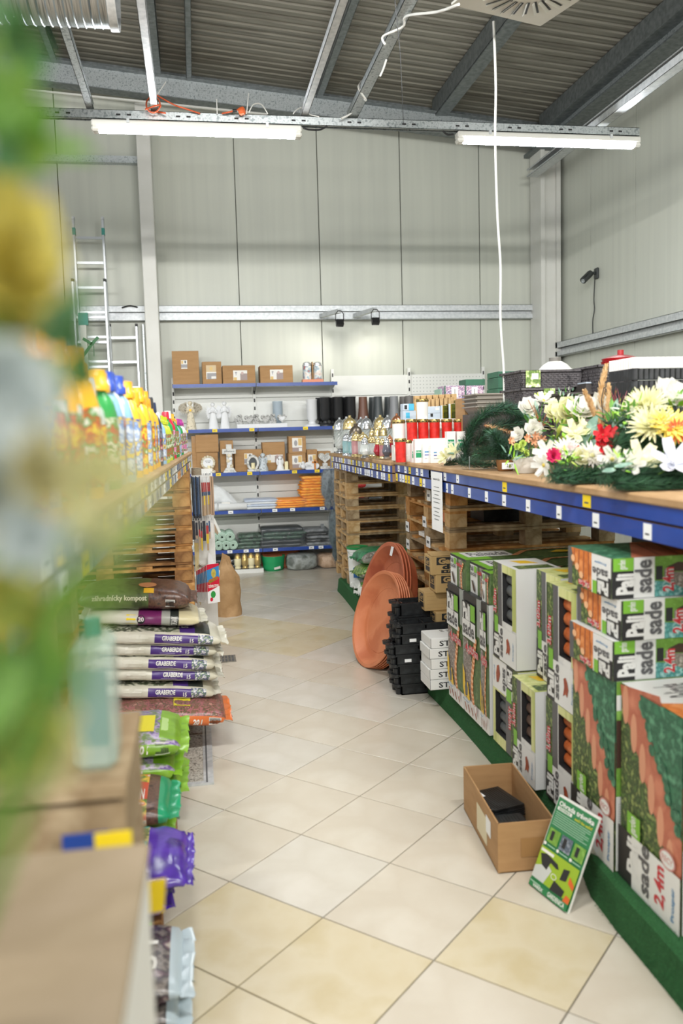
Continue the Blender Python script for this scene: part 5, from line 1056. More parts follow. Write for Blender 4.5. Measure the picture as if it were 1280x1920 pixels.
cx = [(1.20, 0, 0), (1.19, 1, 0), (1.185, 2, 0), (1.17, 3, 1), (1.16, 4, 0), (1.205, 5, 1), (1.21, 6, 0)]
for i, (x, k, tg_) in enumerate(cx): crate('black plastic planter trough, %s from the floor of the front pile' % ORD[k], x, 5.22, .001+k*.066, h=.07, L=.36, tagp=bool(tg_))
for k in range(3): crate('black plastic planter trough, %s from the bottom of the rear pile' % ORD[k], 1.235+.01*k, 5.43, .30+k*.085, h=.09, L=.30)
t = thing('planter_support', 'black trough standing upside down under the rear planter pile', 'planter', (1.25, 5.42, 0.0)); b = MB(); b.cbox(0, .17, 0.0, .19, 0, .297, bpl, .01); b.build('body', t)
# ---- terracotta saucers
terr = mat('terracotta_plastic', 'cb7a50', .5, col2=['d2845b', 'c27049'], scale=4, bump=.04, bscale=200); terr2 = mat('terracotta_plastic_dark', 'b5603f', .55, col2=['bf6b48', 'a75437'], scale=4)
def saucer(label, c, nrm, R_, m, group, k=0, tagp=False, elong=1.0):
    t = thing('plant_saucer', label, 'saucer', tuple(c), 0, group)
    n = Vector(nrm).normalized(); b = MB(); h = R_*.21
    prof = [(.001, 0), (R_*.80, 0), (R_*.84, .004), (R_*.93, h*.8), (R_*.985, h*.9), (R_, h), (R_*.985, h+.004), (R_*.93, h), (R_*.90, h*.85), (R_*.80, .016), (R_*.76, .010), (.001, .010)]
    b.lathe(prof, m, seg=56, ax=n, caps=False); b.build('dish', t, 35)
    b = MB(); b.lathe([(R_*.66, .0105), (R_*.665, .0125), (R_*.67, .0105)], m, seg=56, ax=n, caps=False); b.build('moulded_ring', t, 35)
    if tagp:
        b = MB(); u = Vector((0, 0, 1)); u = (u-n*u.dot(n)).normalized(); s_ = u.cross(n); p = u*R_*.93+n*(h+.006)+s_*.02; b.obox(p, s_*.05, u*-.07, n*.001, paper); b.build('price_tag', t)
    return t
# front stack of five nested saucers leaning towards the camera side
n1 = Vector((-.93, -.21, .30)).normalized(); R1 = .36
up = (Vector((0, 0, 1))-n1*n1.z).normalized()
base = Vector((1.13, 5.93, .0)); c0 = base+up*R1+Vector((0, 0, .004))
for k in range(5):
    saucer('large terracotta saucer of the front leaning stack, %s from the front' % ORD[k], c0-n1*(.076+.020*k), n1, R1, terr, 'front stack of leaning saucers')
n2 = Vector((-.96, -.13, .24)).normalized(); R2 = .44; up2 = (Vector((0, 0, 1))-n2*n2.z).normalized(); c2 = Vector((1.245, 6.28, .0))+up2*R2
for k in range(3):
    saucer('very large dark terracotta saucer behind the front stack, %s from the front' % ORD[k], c2-n2*(.092+.026*k), n2, R2, terr2, 'rear stack of leaning saucers', tagp=(k == 0))
# ================================================================ FLOOR-LEVEL GOODS ON THE RIGHT
random.seed(33)
def bag(name, label, loc, L, Wd, T, rz, colfn, texts=(), seed=0, group=None, tilt=(0, 0), wr=.006, fin=.035, cat='soil bag', ncol=40, nrow=44, ex=3.2):
    """lying filled film bag. local x: along the length, -y: the side seen, z up from 0.
    colfn(s, side, q) -> material; s -1..1 along, side in 'front','top','end','other', q -1..1 across"""
    t = thing(name, label, cat, loc, 0, group, rot=(tilt[0], tilt[1], rz))
    def S(s, ca, sa):
        tap = max(0, 1-abs(s)**5); ty = Wd/2*(1-.10*abs(s)**4); tz = T/2*(tap**.42)
        y = math.copysign(abs(ca)**(2/ex), ca)*ty*(.93 if abs(s) > .999 else 1); z = math.copysign(abs(sa)**(2/ex), sa)*tz
        p = Vector((s*L/2, y, z+T/2)); f = (p.x*11+seed*7, p.y*9+seed, p.z*26)
        d = noise.noise(Vector(f))*wr+noise.noise(Vector((p.x*34+seed, p.y*8, p.z*60)))*wr*.55
        e = abs(s)**6; crease = noise.noise(Vector((seed, p.y*60, p.z*60)))*wr*1.6*e
        nrm = Vector((0, y/ty, (z/max(tz, .004))*.8)); nrm.normalize() if nrm.length > 0 else None
        return p+nrm*(d+crease) - Vector((0, 0, T*.10*(abs(s)**3) if True else 0))
    b = MB(); mats_ = []; vs = []
    for i in range(ncol+1):
        s = -1+2*i/ncol
        for k in range(nrow): a = 2*PI*k/nrow; vs.append(S(s, math.cos(a), math.sin(a)))
    k0 = len(b.v); b.v += [tuple(v) for v in vs]
    for i in range(ncol):
        s = -1+2*(i+.5)/ncol
        for k in range(nrow):
            a = 2*PI*(k+.5)/nrow; ca, sa = math.cos(a), math.sin(a); y = math.copysign(abs(ca)**(2/ex), ca); z = math.copysign(abs(sa)**(2/ex), sa)
            side = 'front' if y < -.86 and abs(z) < .92 else ('top' if z > 0 else 'other'); q = z if side == 'front' else y
            m = colfn(s, side, q); b.f.append((i*nrow+k, (i+1)*nrow+k, (i+1)*nrow+(k+1) % nrow, i*nrow+(k+1) % nrow)); b.m.append(b.mi(m))
    b.build('film_bag', t, 60)
    for sg in (-1, 1):
        b = MB(); vs = []; n = 14
        for j in range(n+1):
            v = -1+2*j/n; y = v*Wd/2*.94; zc = T/2-T*.10; w1 = .008*math.sin(j*2.1+seed)+noise.noise(Vector((j*.9, seed, sg)))*.01
            vs += [(sg*(L/2-.004), y, zc), (sg*(L/2+fin*.5), y*.99, zc+w1), (sg*(L/2+fin+.006*math.sin(j*3.7+seed)), y*.97, zc+w1*2-.006)]
        b.add(vs, [(j*3+i, j*3+3+i, j*3+4+i, j*3+1+i) for j in range(n) for i in range(2)], colfn(sg*.999, 'end', 0)); b.build('sealed_edge', t, 60)
    if texts:
        for (tx_, s0, s1, q0, q1, side, m, *r) in texts:
            b = MB(); rot = r[0] if r else 0; bold = r[1] if len(r) > 1 else .02
            def pt(u, v, e=0):
                s = s0+(s1-s0)*u; q = q0+(q1-q0)*v
                if side == 'front': z = max(-.98, min(.98, q)); y = -(1-abs(z)**ex)**(1/ex)
                else: y = max(-.98, min(.98, q)); z = (1-abs(y)**ex)**(1/ex)
                sg = lambda c: math.copysign(abs(c)**(ex/2), c)
                P_ = S(s, sg(y), sg(z)); return P_+(Vector((0, -.0018-e, .0003)) if side == 'front' else Vector((0, -.0006, .0022+e)))
            if tx_ == '#':   # barcode
                N_ = 18
                b.add([pt(u, v) for u, v in ((0, 0), (.5, 0), (1, 0), (1, 1), (.5, 1), (0, 1))], [(0, 1, 4, 5), (1, 2, 3, 4)], white)
                for k in range(N_): u = .06+.88*k/N_; b.add([pt(u, .12, .0012), pt(u+.02+.02*random.random(), .12, .0012), pt(u+.02, .9, .0012), pt(u, .9, .0012)], [(0, 1, 2, 3)], black)
            elif tx_ == '@':  # plain rectangle patch
                n_ = 6; g_ = [pt(i/n_, j/2) for i in range(n_+1) for j in range(3)]; b.add(g_, [(i*3+j, i*3+3+j, i*3+4+j, i*3+1+j) for i in range(n_) for j in range(2)], m)
            elif tx_ == 'o':
                b.add([pt(.5+.5*math.cos(a), .5+.5*math.sin(a), .0006) for a in [2*PI*k/12 for k in range(12)]], [tuple(range(12))], m)
            else:
                v, f = text_geo(tx_, bold, r[2] if len(r) > 2 else 0)
                if rot == 90: v = [(1-b_, a_) for a_, b_ in v]
                b.add([pt(u, w_, .0014) for u, w_ in v], f, m)
            b.build({'#': 'barcode', '@': 'printed_patch', 'o': 'printed_patch'}.get(tx_, 'lettering'), t)
    return t
greenb = mat('bag_green', '2f7a52', .3, col2=['3f8f62', '24603f'], scale=10, spec=.7); pebb = mat('bag_pebble', '8f8a80', .35, col2=['6b665c', 'b8b2a6'], scale=60, spec=.7); limeb = mat('bag_leafy', '6f9a48', .3, col2=['3f6a34', 'a9bf6a', '557f3e'], scale=25, spec=.7); whiteb = mat('bag_white', 'dfe0da', .3, spec=.7); blk = mat('bag_dark', '2f3532', .3, spec=.7)
mat('bag_silver', 'a9aaa2', .35, spec=.7)
def cg1(s, side, q):
    if side == 'front': return pebb if q > -.1 and s < .3 else (greenb if s > .25 else mat('bag_silver', 'a9aaa2', .35, spec=.7))
    if side == 'end': return greenb
    return blk if s > .0 and s < .3 else greenb
def cg2(s, side, q): return (pebb if q < .0 else limeb) if side == 'front' else (limeb if abs(s) > .2 else greenb)
def cg3(s, side, q): return whiteb if side == 'end' or abs(s) > .9 else (limeb if q > 0 else pebb)
pz = lambda x, y, z: (x, y, z)
bag('soil_bag', 'silver and green soil bag on top of the pile by the white bucket', (1.75, 8.03, PZ+.28), .54, .30, .155, .22, cg1, [('@', -.7, .32, -.8, .1, 'front', mat('bag_silver', '')), ('ZEMINOVE', -.45, .28, -.65, -.05, 'front', blk), ('NOVE', .38, .62, -.6, .6, 'top', white, 90)], 1)
bag('soil_bag', 'leafy green and brown bag in the middle of the pile by the bucket', (1.76, 8.0, PZ+.145), .56, .32, .14, .12, cg2, [('o', -.0, .25, .1, .8, 'front', mat('bag_yellow', 'e0cf3a', .4)), ('@', .45, .75, -.7, .1, 'front', mat('bag_red', 'c04a30', .4))], 2)
bag('soil_bag', 'bottom green bag with white sealed end on the turf platform', (1.75, 8.02, PZ+.003), .54, .30, .145, -.05, cg3, [('o', -.8, -.5, -.4, .5, 'front', limeb)], 3)
bag('soil_bag', 'small pebble bag half under the leafy green one, with pale crumpled end', (1.66, 7.72, PZ+.003), .40, .24, .13, .2, cg3, [], 4)
bx_ = W(670, 1045, 8.31); t = thing('paint_bucket', 'white plastic bucket with green lid and blue label on the platform', 'bucket', (bx_.x, 8.31, PZ)); 
b = MB(); H_ = W(670, 1024, 8.31).z-PZ; b.lathe([(.001, 0), (.085, 0), (.10, H_-.05), (.105, H_-.045), (.105, H_-.03), (.10, H_-.03), (.10, H_-.02)], mat('bucket_white', 'e6e8e6', .35), seg=28, caps=False); b.build('bucket_body', t, 40)
b = MB(); b.lathe([(.109, H_-.022), (.111, H_-.002), (.104, H_), (.095, H_-.008), (.001, H_-.008)], mat('lid_green', '1f8a4a', .35), seg=28, caps=False); b.build('lid', t, 40)
b = MB(); vs = []; n_ = 8; f_ = lambda z: .0862+.015*z/(H_-.05)
for z in (H_*.25, H_*.5, H_*.78): vs += [(f_(z)*math.cos(a), f_(z)*math.sin(a), z) for a in [PI*1.28+PI*.42*k/n_ for k in range(n_+1)]]
b.add(vs, [(k, k+1, n_+2+k, n_+1+k) for k in range(n_)], mat('label_blue', '2c6cb4', .4)); b.add(vs[n_+1:], [(k, k+1, n_+2+k, n_+1+k) for k in range(n_)], white); b.build('label', t)
b = MB(); b.tube([(.106*math.cos(a), .106*math.sin(a)-.0, H_-.04-.05*math.sin(-a)) for a in [PI+PI*k/12 for k in range(13)]], .002, galv, 5); b.build('handle', t)
# open cardboard box with black grid pieces on the floor
p00 = Zp(1030, 1615, 0); t = thing('open_cardboard_box', 'open cardboard box with black plastic pieces standing on the tiles', 'box', (1.08, 2.985, .002), 0)
A0 = Zp(935, 1635, 0); B0 = Zp(1012, 1630, 0); wv = Vector((.245, .012, 0)); 
far = Zp(862, 1530, 0); dv = (far-A0); dv = Vector((.165-.0, 0, 0)) if False else Vector((-.0, .95, 0))
# box: near-left corner at origin, width along x, length along y
wv = Vector((.228, -.012, 0)); lv = Vector((.045, .565, 0)); hh_ = .20; tt = .006
def wall(o, a, name='wall'):
    b = MB(); n = a.cross(Vector((0, 0, 1))).normalized()*-tt; b.obox(o, a, n, (0, 0, hh_), kraft); return b.build(name, t)
Z0 = Vector((0, 0, 0)); wall(Z0, wv, 'end_wall'); wall(lv+wv, -wv, 'end_wall'); wall(Z0+wv, lv, 'side_wall'); wall(lv, -lv, 'side_wall')
b = MB(); b.obox((0, 0, 0), wv, lv, (0, 0, .005), kraftin); b.build('bottom', t)
b = MB(); d_ = lv.normalized(); o_ = d_*.16+Vector((-.0012, 0, .03)); b.obox(o_, d_*.16, (0, 0, .115), (-.001, 0, 0), mat('sticker_cream', 'd9cfae', .5)); b.build('sticker', t)
b = MB(); o_ = d_*.10+Vector((-.0016, 0, .09)); b.obox(o_, d_*.07, (0, 0, .07), (-.001, 0, 0), paper); b.build('price_tag', t)
b = MB(); b.obox(wv*.40+Vector((0, -.0018, .06)), wv*.5, (0, -.0008, 0), (0, 0, .075), tape); b.build('tape', t)
bx0 = t.location
def grid_plate(label, off, L, w_, n, rz):
    g_ = thing('edging_plate_pack', label, 'plastic plates', tuple(Vector(bx0)+Vector(off)), rz)
    for k in range(n):
        b = MB(); z = k*.008; b.box(-w_/2, w_/2, -L/2, L/2, z, z+.005, bpl)
        for j in range(8): b.box(-w_/2-.012, -w_/2, -L/2+j*L/8+.005, -L/2+j*L/8+.02, z, z+.006, bpl)
        for j in range(11): b.box(-w_/2+.01+j*(w_-.02)/11, -w_/2+.014+j*(w_-.02)/11, -L/2+.01, L/2-.01, z+.005, z+.0065, bpl)
        o = b.build('plate', g_); o.location = (random.uniform(-.004, .004), random.uniform(-.004, .004), 0); o.rotation_euler = (0, 0, random.uniform(-.05, .05))
    return g_
grid_plate('bundle of black ribbed plastic plates in front, inside the cardboard box', (.122, .175, .012), .25, .165, 10, -.08)
g_ = grid_plate('fanned bundle of black plastic plates at the back, inside the cardboard box', (.15, .42, .012), .20, .15, 12, .25)
b = MB(); b.box(-.09, -.04, .03, .08, .0965, .098, paper); b.build('price_tag', g_)
# leaflet board leaning
q0 = Zp(992, 1657, 0); q1 = Zp(1064, 1714, 0); Hb = .35
t = thing('leaflet_board', 'green advertising board titled Ohrada trávnika leaning beside the cardboard box', 'sign', (q0.x, q0.y, .001))
u_ = (q1-q0); u_.z = 0; wdt = u_.length; u_.normalize(); tt0 = W(1046, 1500, 2.98); best = None
# lean back so the top edge meets the photograph's
back = Vector((-u_.y, u_.x, 0)); back = back if back.y > 0 else -back
v_ = (Vector((0, 0, math.cos(.42)))+back*math.sin(.42)).normalized()
b = MB(); b.obox((0, 0, 0), u_*wdt, v_*Hb, back*.008, white); b.build('board', t)
gboard = mat('leaflet_green', '2f7f4c', .35); glime = mat('leaflet_lime', '9ab82e', .4)
b = MB(); A = Art(b, Vector((0, 0, 0)), u_, v_, wdt, Hb, N=-back.cross(Vector((0,0,0))) if False else (u_.cross(v_)))
if A.N.y > 0: A.N = -A.N
A.rect(0.01, 0.005, .99, .985, gboard); A.text('Ohrada trávnika', .06, .90, .93, .955, white, 0, .03); A.rect(.06, .855, .42, .89, white); A.text('NOVINKA', .1, .86, .38, .885, gboard, 0, .03); A.text('stačí iba zatĺcť', .50, .85, .93, .885, mat('leaflet_yellow', 'd9cf2f', .4), 0, .02)
for k in range(7): A.rect(.06, .825-.022*k, .93-.1*(k % 3 == 2), .832-.022*k, mat('leaflet_text', 'a9cfb4', .5)); 
for k in range(3):
    A.rect(.06+.32*k, .50, .33+.32*k, .655, plawn if k != 1 else mat('leaflet_photo', '8c96a6', .5, col2=['4f5a66', 'b8bfc8'], scale=30)); A.rect(.12+.32*k, .53, .2+.32*k, .63, pblack); A.ell(.06+.33*k, .475, .035, .018, white, 8); A.rect(.12+.32*k, .468, .32+.32*k, .478, mat('leaflet_text', ''))
A.rect(.02, .08, .98, .44, glime); A.rect(.02, .08, .98, .10, gboard); A.rect(.04, .39, .36, .42, white); A.poly([(.02, .1), (.32, .1), (.42, .26), (.3, .3), (.02, .22)], mat('leaflet_pale', 'c9cdc8', .5)); A.poly([(.06, .36), (.2, .39), (.5, .36), (.56, .32), (.5, .31), (.34, .33), (.3, .24), (.16, .26)], pblack); A.ell(.50, .225, .07, .03, white); A.ell(.5, .225, .055, .023, glime)
A.poly([(.64, .24), (.78, .26), (.8, .38), (.66, .36)], pblack); A.poly([(.5, .09), (.8, .1), (.82, .17), (.54, .2)], pblack); A.poly([(.84, .26), (.98, .22), (.98, .27), (.84, .33)], mat('glove_orange', 'd9662c', .5)); A.poly([(.84, .08), (.98, .08), (.98, .14), (.88, .15)], mat('glove_orange', ''))
A.rect(.02, .005, .98, .08, gboard); A.text('✓ VÁREX' if False else 'VAREX', .12, .015, .38, .05, white, 0, .03); A.text('GARDENICA', .5, .02, .92, .07, white, 0, .02); A.rect(.03, .055, .3, .065, mat('leaflet_text', ''))
b.build('printed_face', t)
b = MB(); top_ = v_*Hb*.8+back*.012; b.add([u_*wdt*.3+top_, u_*wdt*.7+top_, u_*wdt*.75+back*.26, u_*wdt*.25+back*.26], [(0, 1, 2, 3)], white); b.build('easel_back', t)
# small pots kept in the pallet openings
def pot(label, x, y, z, r, h, m=terr, square=False, name='clay_pot'):
    t = thing(name, label, 'pot', (x, y, z)); b = MB()
    if square: b.lathe([(.001, 0), (r*.9, 0), (r*1.1, h), (r*1.0, h), (r*.82, .01), (.001, .01)], m, seg=4, caps=False, rot=PI/4)
    else: b.lathe([(.001, 0), (r*.75, 0), (r*.95, h*.75), (r, h*.76), (r*1.02, h), (r*.94, h), (r*.7, .012), (.001, .012)], m, seg=24, caps=False)
    b.build('pot_body', t, 40); return t
lz = lambda k: PZ+k*.1475+.018
pot('terracotta pot saucer in an upper opening of the pallet stack', 1.80, 6.25, lz(7), .10, .05); pot('square terracotta pot inside an opening of the pallet stack', 1.77, 5.82, lz(6), .06, .085, terr, True)
pot('terracotta dish low in the pallet stack behind the brown boxes', 1.77, 5.85, lz(2), .085, .07); pot('terracotta pot in the pallet opening beside the leaning saucers', 1.78, 6.2, lz(3), .07, .08)
t = thing('tile_sample', 'white sheet lying in a pallet opening', 'sheet', (1.75, 6.2, lz(5))); b = MB(); b.box(-.08, .12, -.12, .12, 0, .03, stickw); b.build('sheet', t)
for i, (px, py) in enumerate(((804+2, 929), (838-32, 975+4), (848-48, 1016+8), (748, 952), (748, 988), (749, 1018))):
    p = Xp((804, 796, 803, 764, 764, 765)[i], (929, 978, 1016, 953, 987, 1020)[i], 1.667); t = thing('price_card', 'small price card on the side of the pallet stack, %s' % ('near row top', 'near row middle', 'near row bottom', 'far row top', 'far row middle', 'far row bottom')[i], 'price card', tuple(p))
    b = MB(); b.box(-.004, 0, -.05, .05, -.04, .04, paper); b.box(-.005, -.004, -.03, .03, -.01, .01, dgrey); b.build('card', t)
# dark crate under the counter behind the boxes
t = thing('mesh_crate', 'black mesh crate under the right counter behind the lying cartons', 'crate', (2.1, 3.35, PZ)); b = MB()
for zz_ in range(24): b.box(0, .9, 0, .008, .0+zz_*.048, .012+zz_*.048, bpl)
for xx in range(30): b.box(xx*.031, xx*.031+.008, 0, .008, 0, 1.13, bpl)
b.box(0, .9, .02, .5, 0, 1.12, black); b.build('mesh_wall', t)
# black trays in the middle pallets' front openings
t = thing('wire_basket', 'dark plastic basket inside the pallet front under the counter', 'basket', (2.0, 5.75, lz(6))); b = MB()
b.box(0, .5, 0, .3, 0, .09, bpl); b.build('basket_body', t)
# ================================================================ GOODS ON THE RIGHT COUNTER
CZ = 1.490
silver = mat('lid_silver', 'c6c9cc', .22, .85); gold = mat('lid_gold', 'd2bd88', .25, .8); copper = mat('lid_copper', 'c98a68', .22, .85)
gl1 = glassy('lantern_glass', 'd6dedb', .08, .42); glred = mat('red_glass', 'a3162a', .12, coat=.5); glrose = glassy('rose_glass', 'c98a8c', .1, .6); glsmoke = mat('smoke_glass', '5a5c68', .15); glblue = glassy('blue_glass', '8fc4c9', .1, .5)
redc = mat('red_candle', 'd4281f', .35, col2=['c4211b', 'e2382c'], scale=18, coat=.3); whitec = mat('white_candle', 'e6e6e2', .35, coat=.2); brass = mat('brass_lid', '8f7a45', .35, .6, col2=['b39a5a', '4f4226'], scale=90)
def lantern(label, x, y, H, gm, lm, style, rr_=.05):
    t = thing('grave_lantern', label, 'lantern', (x, y, CZ)); r = rr_; b = MB(); n = 24
    hb = H*.12; hg = H*.62
    base = {0: [(r*.95, 0), (r*.9, .01), (r*.45, hb*.7), (r*.6, hb)], 1: [(r*.8, 0), (r*.85, .012), (r*.5, hb*.8), (r*.7, hb)], 2: [(r, 0), (r, hb*.6), (r*.8, hb)]}[style]
    b.lathe([(.001, 0)]+base, lm, seg=n, caps=False); b.build('foot', t, 40)
    b = MB(); gp_ = {0: [(r*.55, hb), (r*.95, hb+.03), (r*1.0, hg*.6), (r*1.05, hg+hb*.3)], 1: [(r*.5, hb), (r*1.05, hb+hg*.3), (r*1.0, hg*.6), (r*.65, hg+hb*.3)], 2: [(r*.85, hb), (r*.9, hg+hb*.2)]}[style]
    vs = []
    for rr, z in [(gp_[0][0], gp_[0][1])]+[(gp_[i][0]*(1-f)+gp_[i+1][0]*f, gp_[i][1]*(1-f)+gp_[i+1][1]*f) for i in range(len(gp_)-1) for f in (.25, .5, .75, 1)]:
        for k in range(n): a = 2*PI*k/n+z*(14 if style == 0 else 0); q_ = rr*(1+(.05 if k % 2 else -.03)); vs.append((q_*math.cos(a), q_*math.sin(a), z))
    m_ = len(vs)//n; b.add(vs, [(i*n+k, i*n+(k+1) % n, (i+1)*n+(k+1) % n, (i+1)*n+k) for i in range(m_-1) for k in range(n)], gm); b.build('glass_body', t, 25)
    b = MB(); b.lathe([(r*.55, hb+.012), (r*.55, hg*.7), (.001, hg*.7)], whitec, seg=12, caps=False); b.build('candle', t, 40)
    z0 = hg+hb*.3; rt = gp_[-1][0]; b = MB(); L_ = H-z0
    b.lathe([(rt*1.08, z0-.004), (rt*1.1, z0+.008), (rt*1.02, z0+L_*.18), (rt*.98, z0+L_*.4), (rt*.75, z0+L_*.65), (rt*.35, z0+L_*.82), (rt*.2, z0+L_*.86), (rt*.2, z0+L_), (.001, z0+L_)], lm, seg=n, caps=False)
    ld = b.build('lid', t, 40); b = MB()
    for k in range(8): a = 2*PI*k/8; b.lathe([(.004, 0), (.004, .002)], black, (rt*1.0*math.cos(a), rt*1.0*math.sin(a), z0+L_*.25), 6, ax=(math.cos(a), math.sin(a), .2))
    b.build('air_holes', ld); return t
def onc(px, Y): return W(px, 850, Y).x
Ls = [ # px, Y, ytop, glass, lid, style, r, label
 (638, 8.55, 783, gl1, silver, 0, .058, 'twisted clear glass lantern with silver dome lid, at the far end of the counter'),
 (651, 8.35, 781, gl1, silver, 0, .058, 'ribbed clear glass lantern with silver lid beside the one at the far end'),
 (657, 7.95, 779, gl1, gold, 0, .062, 'tall clear glass lantern with gold dome lid near the far counter end'),
 (678, 8.3, 782, gl1, silver, 0, .056, 'clear lantern with silver lid behind the bell-lidded one'),
 (688, 8.15, 780, gl1, silver, 0, .056, 'clear lantern with silver lid, right of its twin behind the low glasses'),
 (706, 8.2, 782, gl1, silver, 1, .055, 'silver-lidded lantern at the back left of the gold one'),
 (714, 8.0, 778, gl1, gold, 0, .06, 'tall gold-lidded lantern at the back of the middle group'),
 (728, 7.9, 778, gl1, silver, 0, .058, 'silver egg-lidded lantern at the back right of the tall gold one'),
 (745, 7.6, 775, gl1, copper, 0, .055, 'lantern with a copper coloured dome lid'),
 (759, 7.6, 779, gl1, silver, 1, .045, 'small silver-lidded lantern behind the white and red candles'),
 (773, 7.3, 776, gl1, gold, 0, .055, 'gold-lidded lantern behind the first red candle'),
 (698, 7.3, 802, gl1, gold, 1, .04, 'small gold-lidded lantern left of the golden pair'),
 (708, 7.2, 797, gl1, gold, 1, .045, 'golden lantern, left of the front pair'), (720, 7.1, 796, gl1, gold, 1, .045, 'golden lantern, right of the front pair'),
 (650, 7.6, 811, glblue, silver, 2, .042, 'low jar lantern with pale blue picture'), (661, 7.4, 812, glblue, silver, 2, .045, 'low blue jar lantern with silver lid in front'),
 (668, 7.2, 809, glrose, gold, 2, .045, 'low jar lantern with wide gold lid and rose print'), (681, 7.1, 810, gl1, gold, 2, .05, 'squat clear jar with a wide gold ring lid'),
 (684, 6.8, 818, gl1, silver, 1, .042, 'cut-glass lantern with silver fluted lid in the front row'), (697, 6.9, 815, gl1, gold, 2, .04, 'narrow clear tube lantern with gold foot'),
 (709, 6.65, 818, glred, gold, 1, .036, 'small ruby red glass lantern with gold lid'), (717, 6.55, 820, glrose, gold, 2, .028, 'tiny rose-coloured lantern beside the ruby one'),
 (725, 6.5, 819, glsmoke, silver, 1, .034, 'small smoke-grey lantern with silver lid'), (731, 6.7, 815, glred, copper, 2, .03, 'narrow dark red lantern half behind the white candle')]
for px, Y, yt, gm, lm, st_, r, lab in Ls: lantern(lab, onc(px, Y), Y, W(px, yt, Y).z-CZ, gm, lm, st_, r)
t = thing('bell_lantern', 'lantern with a dark bronze bell-shaped lid over clear glass', 'lantern', (onc(668, 7.7), 7.7, CZ)); b = MB(); H_ = W(668, 794, 7.7).z-CZ; b.lathe([(.06, 0), (.06, .02), (.05, .03), (.055, H_*.6)], gl1, seg=20); b.build('glass_body', t, 40); b = MB(); b.lathe([(.066, H_*.6), (.062, H_*.72), (.045, H_*.86), (.02, H_*.92), (.022, H_), (.001, H_)], mat('bronze', '6f665a', .3, .8), seg=20, caps=False); b.build('lid', t, 40)
def candle(label, px, Y, yt, yb, m, z=None, r=.042, group=None):
    z = CZ if z is None else z; x = onc(px, Y); H = W(px, yt, Y).z-z; t = thing('grave_candle', label, 'candle', (x, Y, z), 0, group)
    b = MB(); b.lathe([(.001, 0), (r*.9, 0), (r*.92, .01), (r*.98, H*.85), (.001, H*.85)], m, seg=22, caps=False); b.build('container', t, 40)
    b = MB(); b.lathe([(r*1.02, H*.85), (r*1.05, H*.87), (r*1.05, H*.94), (r*.98, H), (.001, H)], brass, seg=22, caps=False); ld = b.build('lid', t, 40)
    b = MB()
    for k in range(10): a = 2*PI*k/10; d = Vector((math.cos(a), math.sin(a), 0)); n_ = Vector((-d.y, d.x, 0)); b.obox(d*r*1.048-n_*.006+Vector((0, 0, H*.885)), n_*.012, d*.0015, (0, 0, H*.04), black)
    b.build('slots', ld); return t
rz_ = W(780, 825, 6.3).z
t = thing('candle_carton', 'white shelf carton raising the row of red candles', 'box', (onc(764, 6.0), 6.0, CZ)); L_ = onc(905, 6.0)-onc(764, 6.0); b = MB(); b.box(0, L_, -.06, .14, 0, rz_-CZ-.002, white); b.build('carton', t)
candle('white candle with brass lid in the upper row, left of the red ones', 748, 6.05, 787, 0, whitec, CZ+.115, .047)
t = thing('candle_support', 'white box under the upper white candle', 'box', (onc(748, 6.12), 6.10, CZ)); b = MB(); b.box(-.05, .05, -.04, .05, 0, .113, white); b.build('carton', t)
for k, px in enumerate((773, 794, 815, 838, 861, 879)): candle('red grave candle of the upper row, %s from the left' % ORD[k], px, 6.02, 786, 0, redc, rz_, .040, 'red candles in the upper row')
candle('clear and white candle with dark brass lid standing above the red row', 793, 6.25, 748, 0, whitec, CZ+.30, .045)
t = thing('stacked_carton', 'pale carton carrying the clear and white candle and blue packs', 'box', (onc(790, 6.35), 6.32, CZ)); b = MB(); b.box(-.14, .24, -.13, .1, 0, .298, white); b.build('carton', t)
candle('red candle in the lower row right at the counter edge', 751, 5.75, 822, 0, redc, None, .040); candle('white candle in the lower row behind a folded tag', 763, 5.85, 825, 0, whitec, None, .034)
# white refill boxes in front of the red row
for k, (x0, x1, y0, Y, lab) in enumerate(((772, 778, 833, 5.62, 'narrow'), (778, 792, 829, 5.55, 'first'), (793, 806, 833, 5.5, 'second'), (807, 836, 835, 5.45, 'wide'), (778, 840, 823, 5.75, 'long back'), (838, 854, 809, 5.7, 'tall left'), (857, 873, 809, 5.7, 'tall right'))):
    a = W(x0, 850, Y).x; c = W(x1, 850, Y).x; h = W(x0, y0, Y).z-CZ; t = thing('refill_carton', '%s white refill carton in front of the red candles' % lab, 'carton', (a, Y, CZ), 0, 'white refill cartons'); w_ = c-a
    b = MB(); b.box(0, w_, 0, .05, 0, h, whitec); b.build('carton', t); b = MB(); A = Art(b, (0, 0, 0), (1, 0, 0), (0, 0, 1), w_, h)
    if lab in ('first', 'tall left', 'tall right', 'narrow'): A.rect(.1, .25 if 'tall' not in lab else .45, .85, .6 if 'tall' not in lab else .72, mat('label_green', '1f8a5c', .4)); A.text('bolsius', .15, .48 if 'tall' not in lab else .6, .8, .56 if 'tall' not in lab else .68, white)
    elif lab != 'long back': A.rect(.2, .55, .8 if lab == 'second' else .4, .62, pblue); A.rect(.2, .4, .8 if lab == 'second' else .4, .45, mat('label_navy', '2c3f9a', .4)); A.rect(.2, .22, .6, .24, dgrey)
    b.build('print', t)
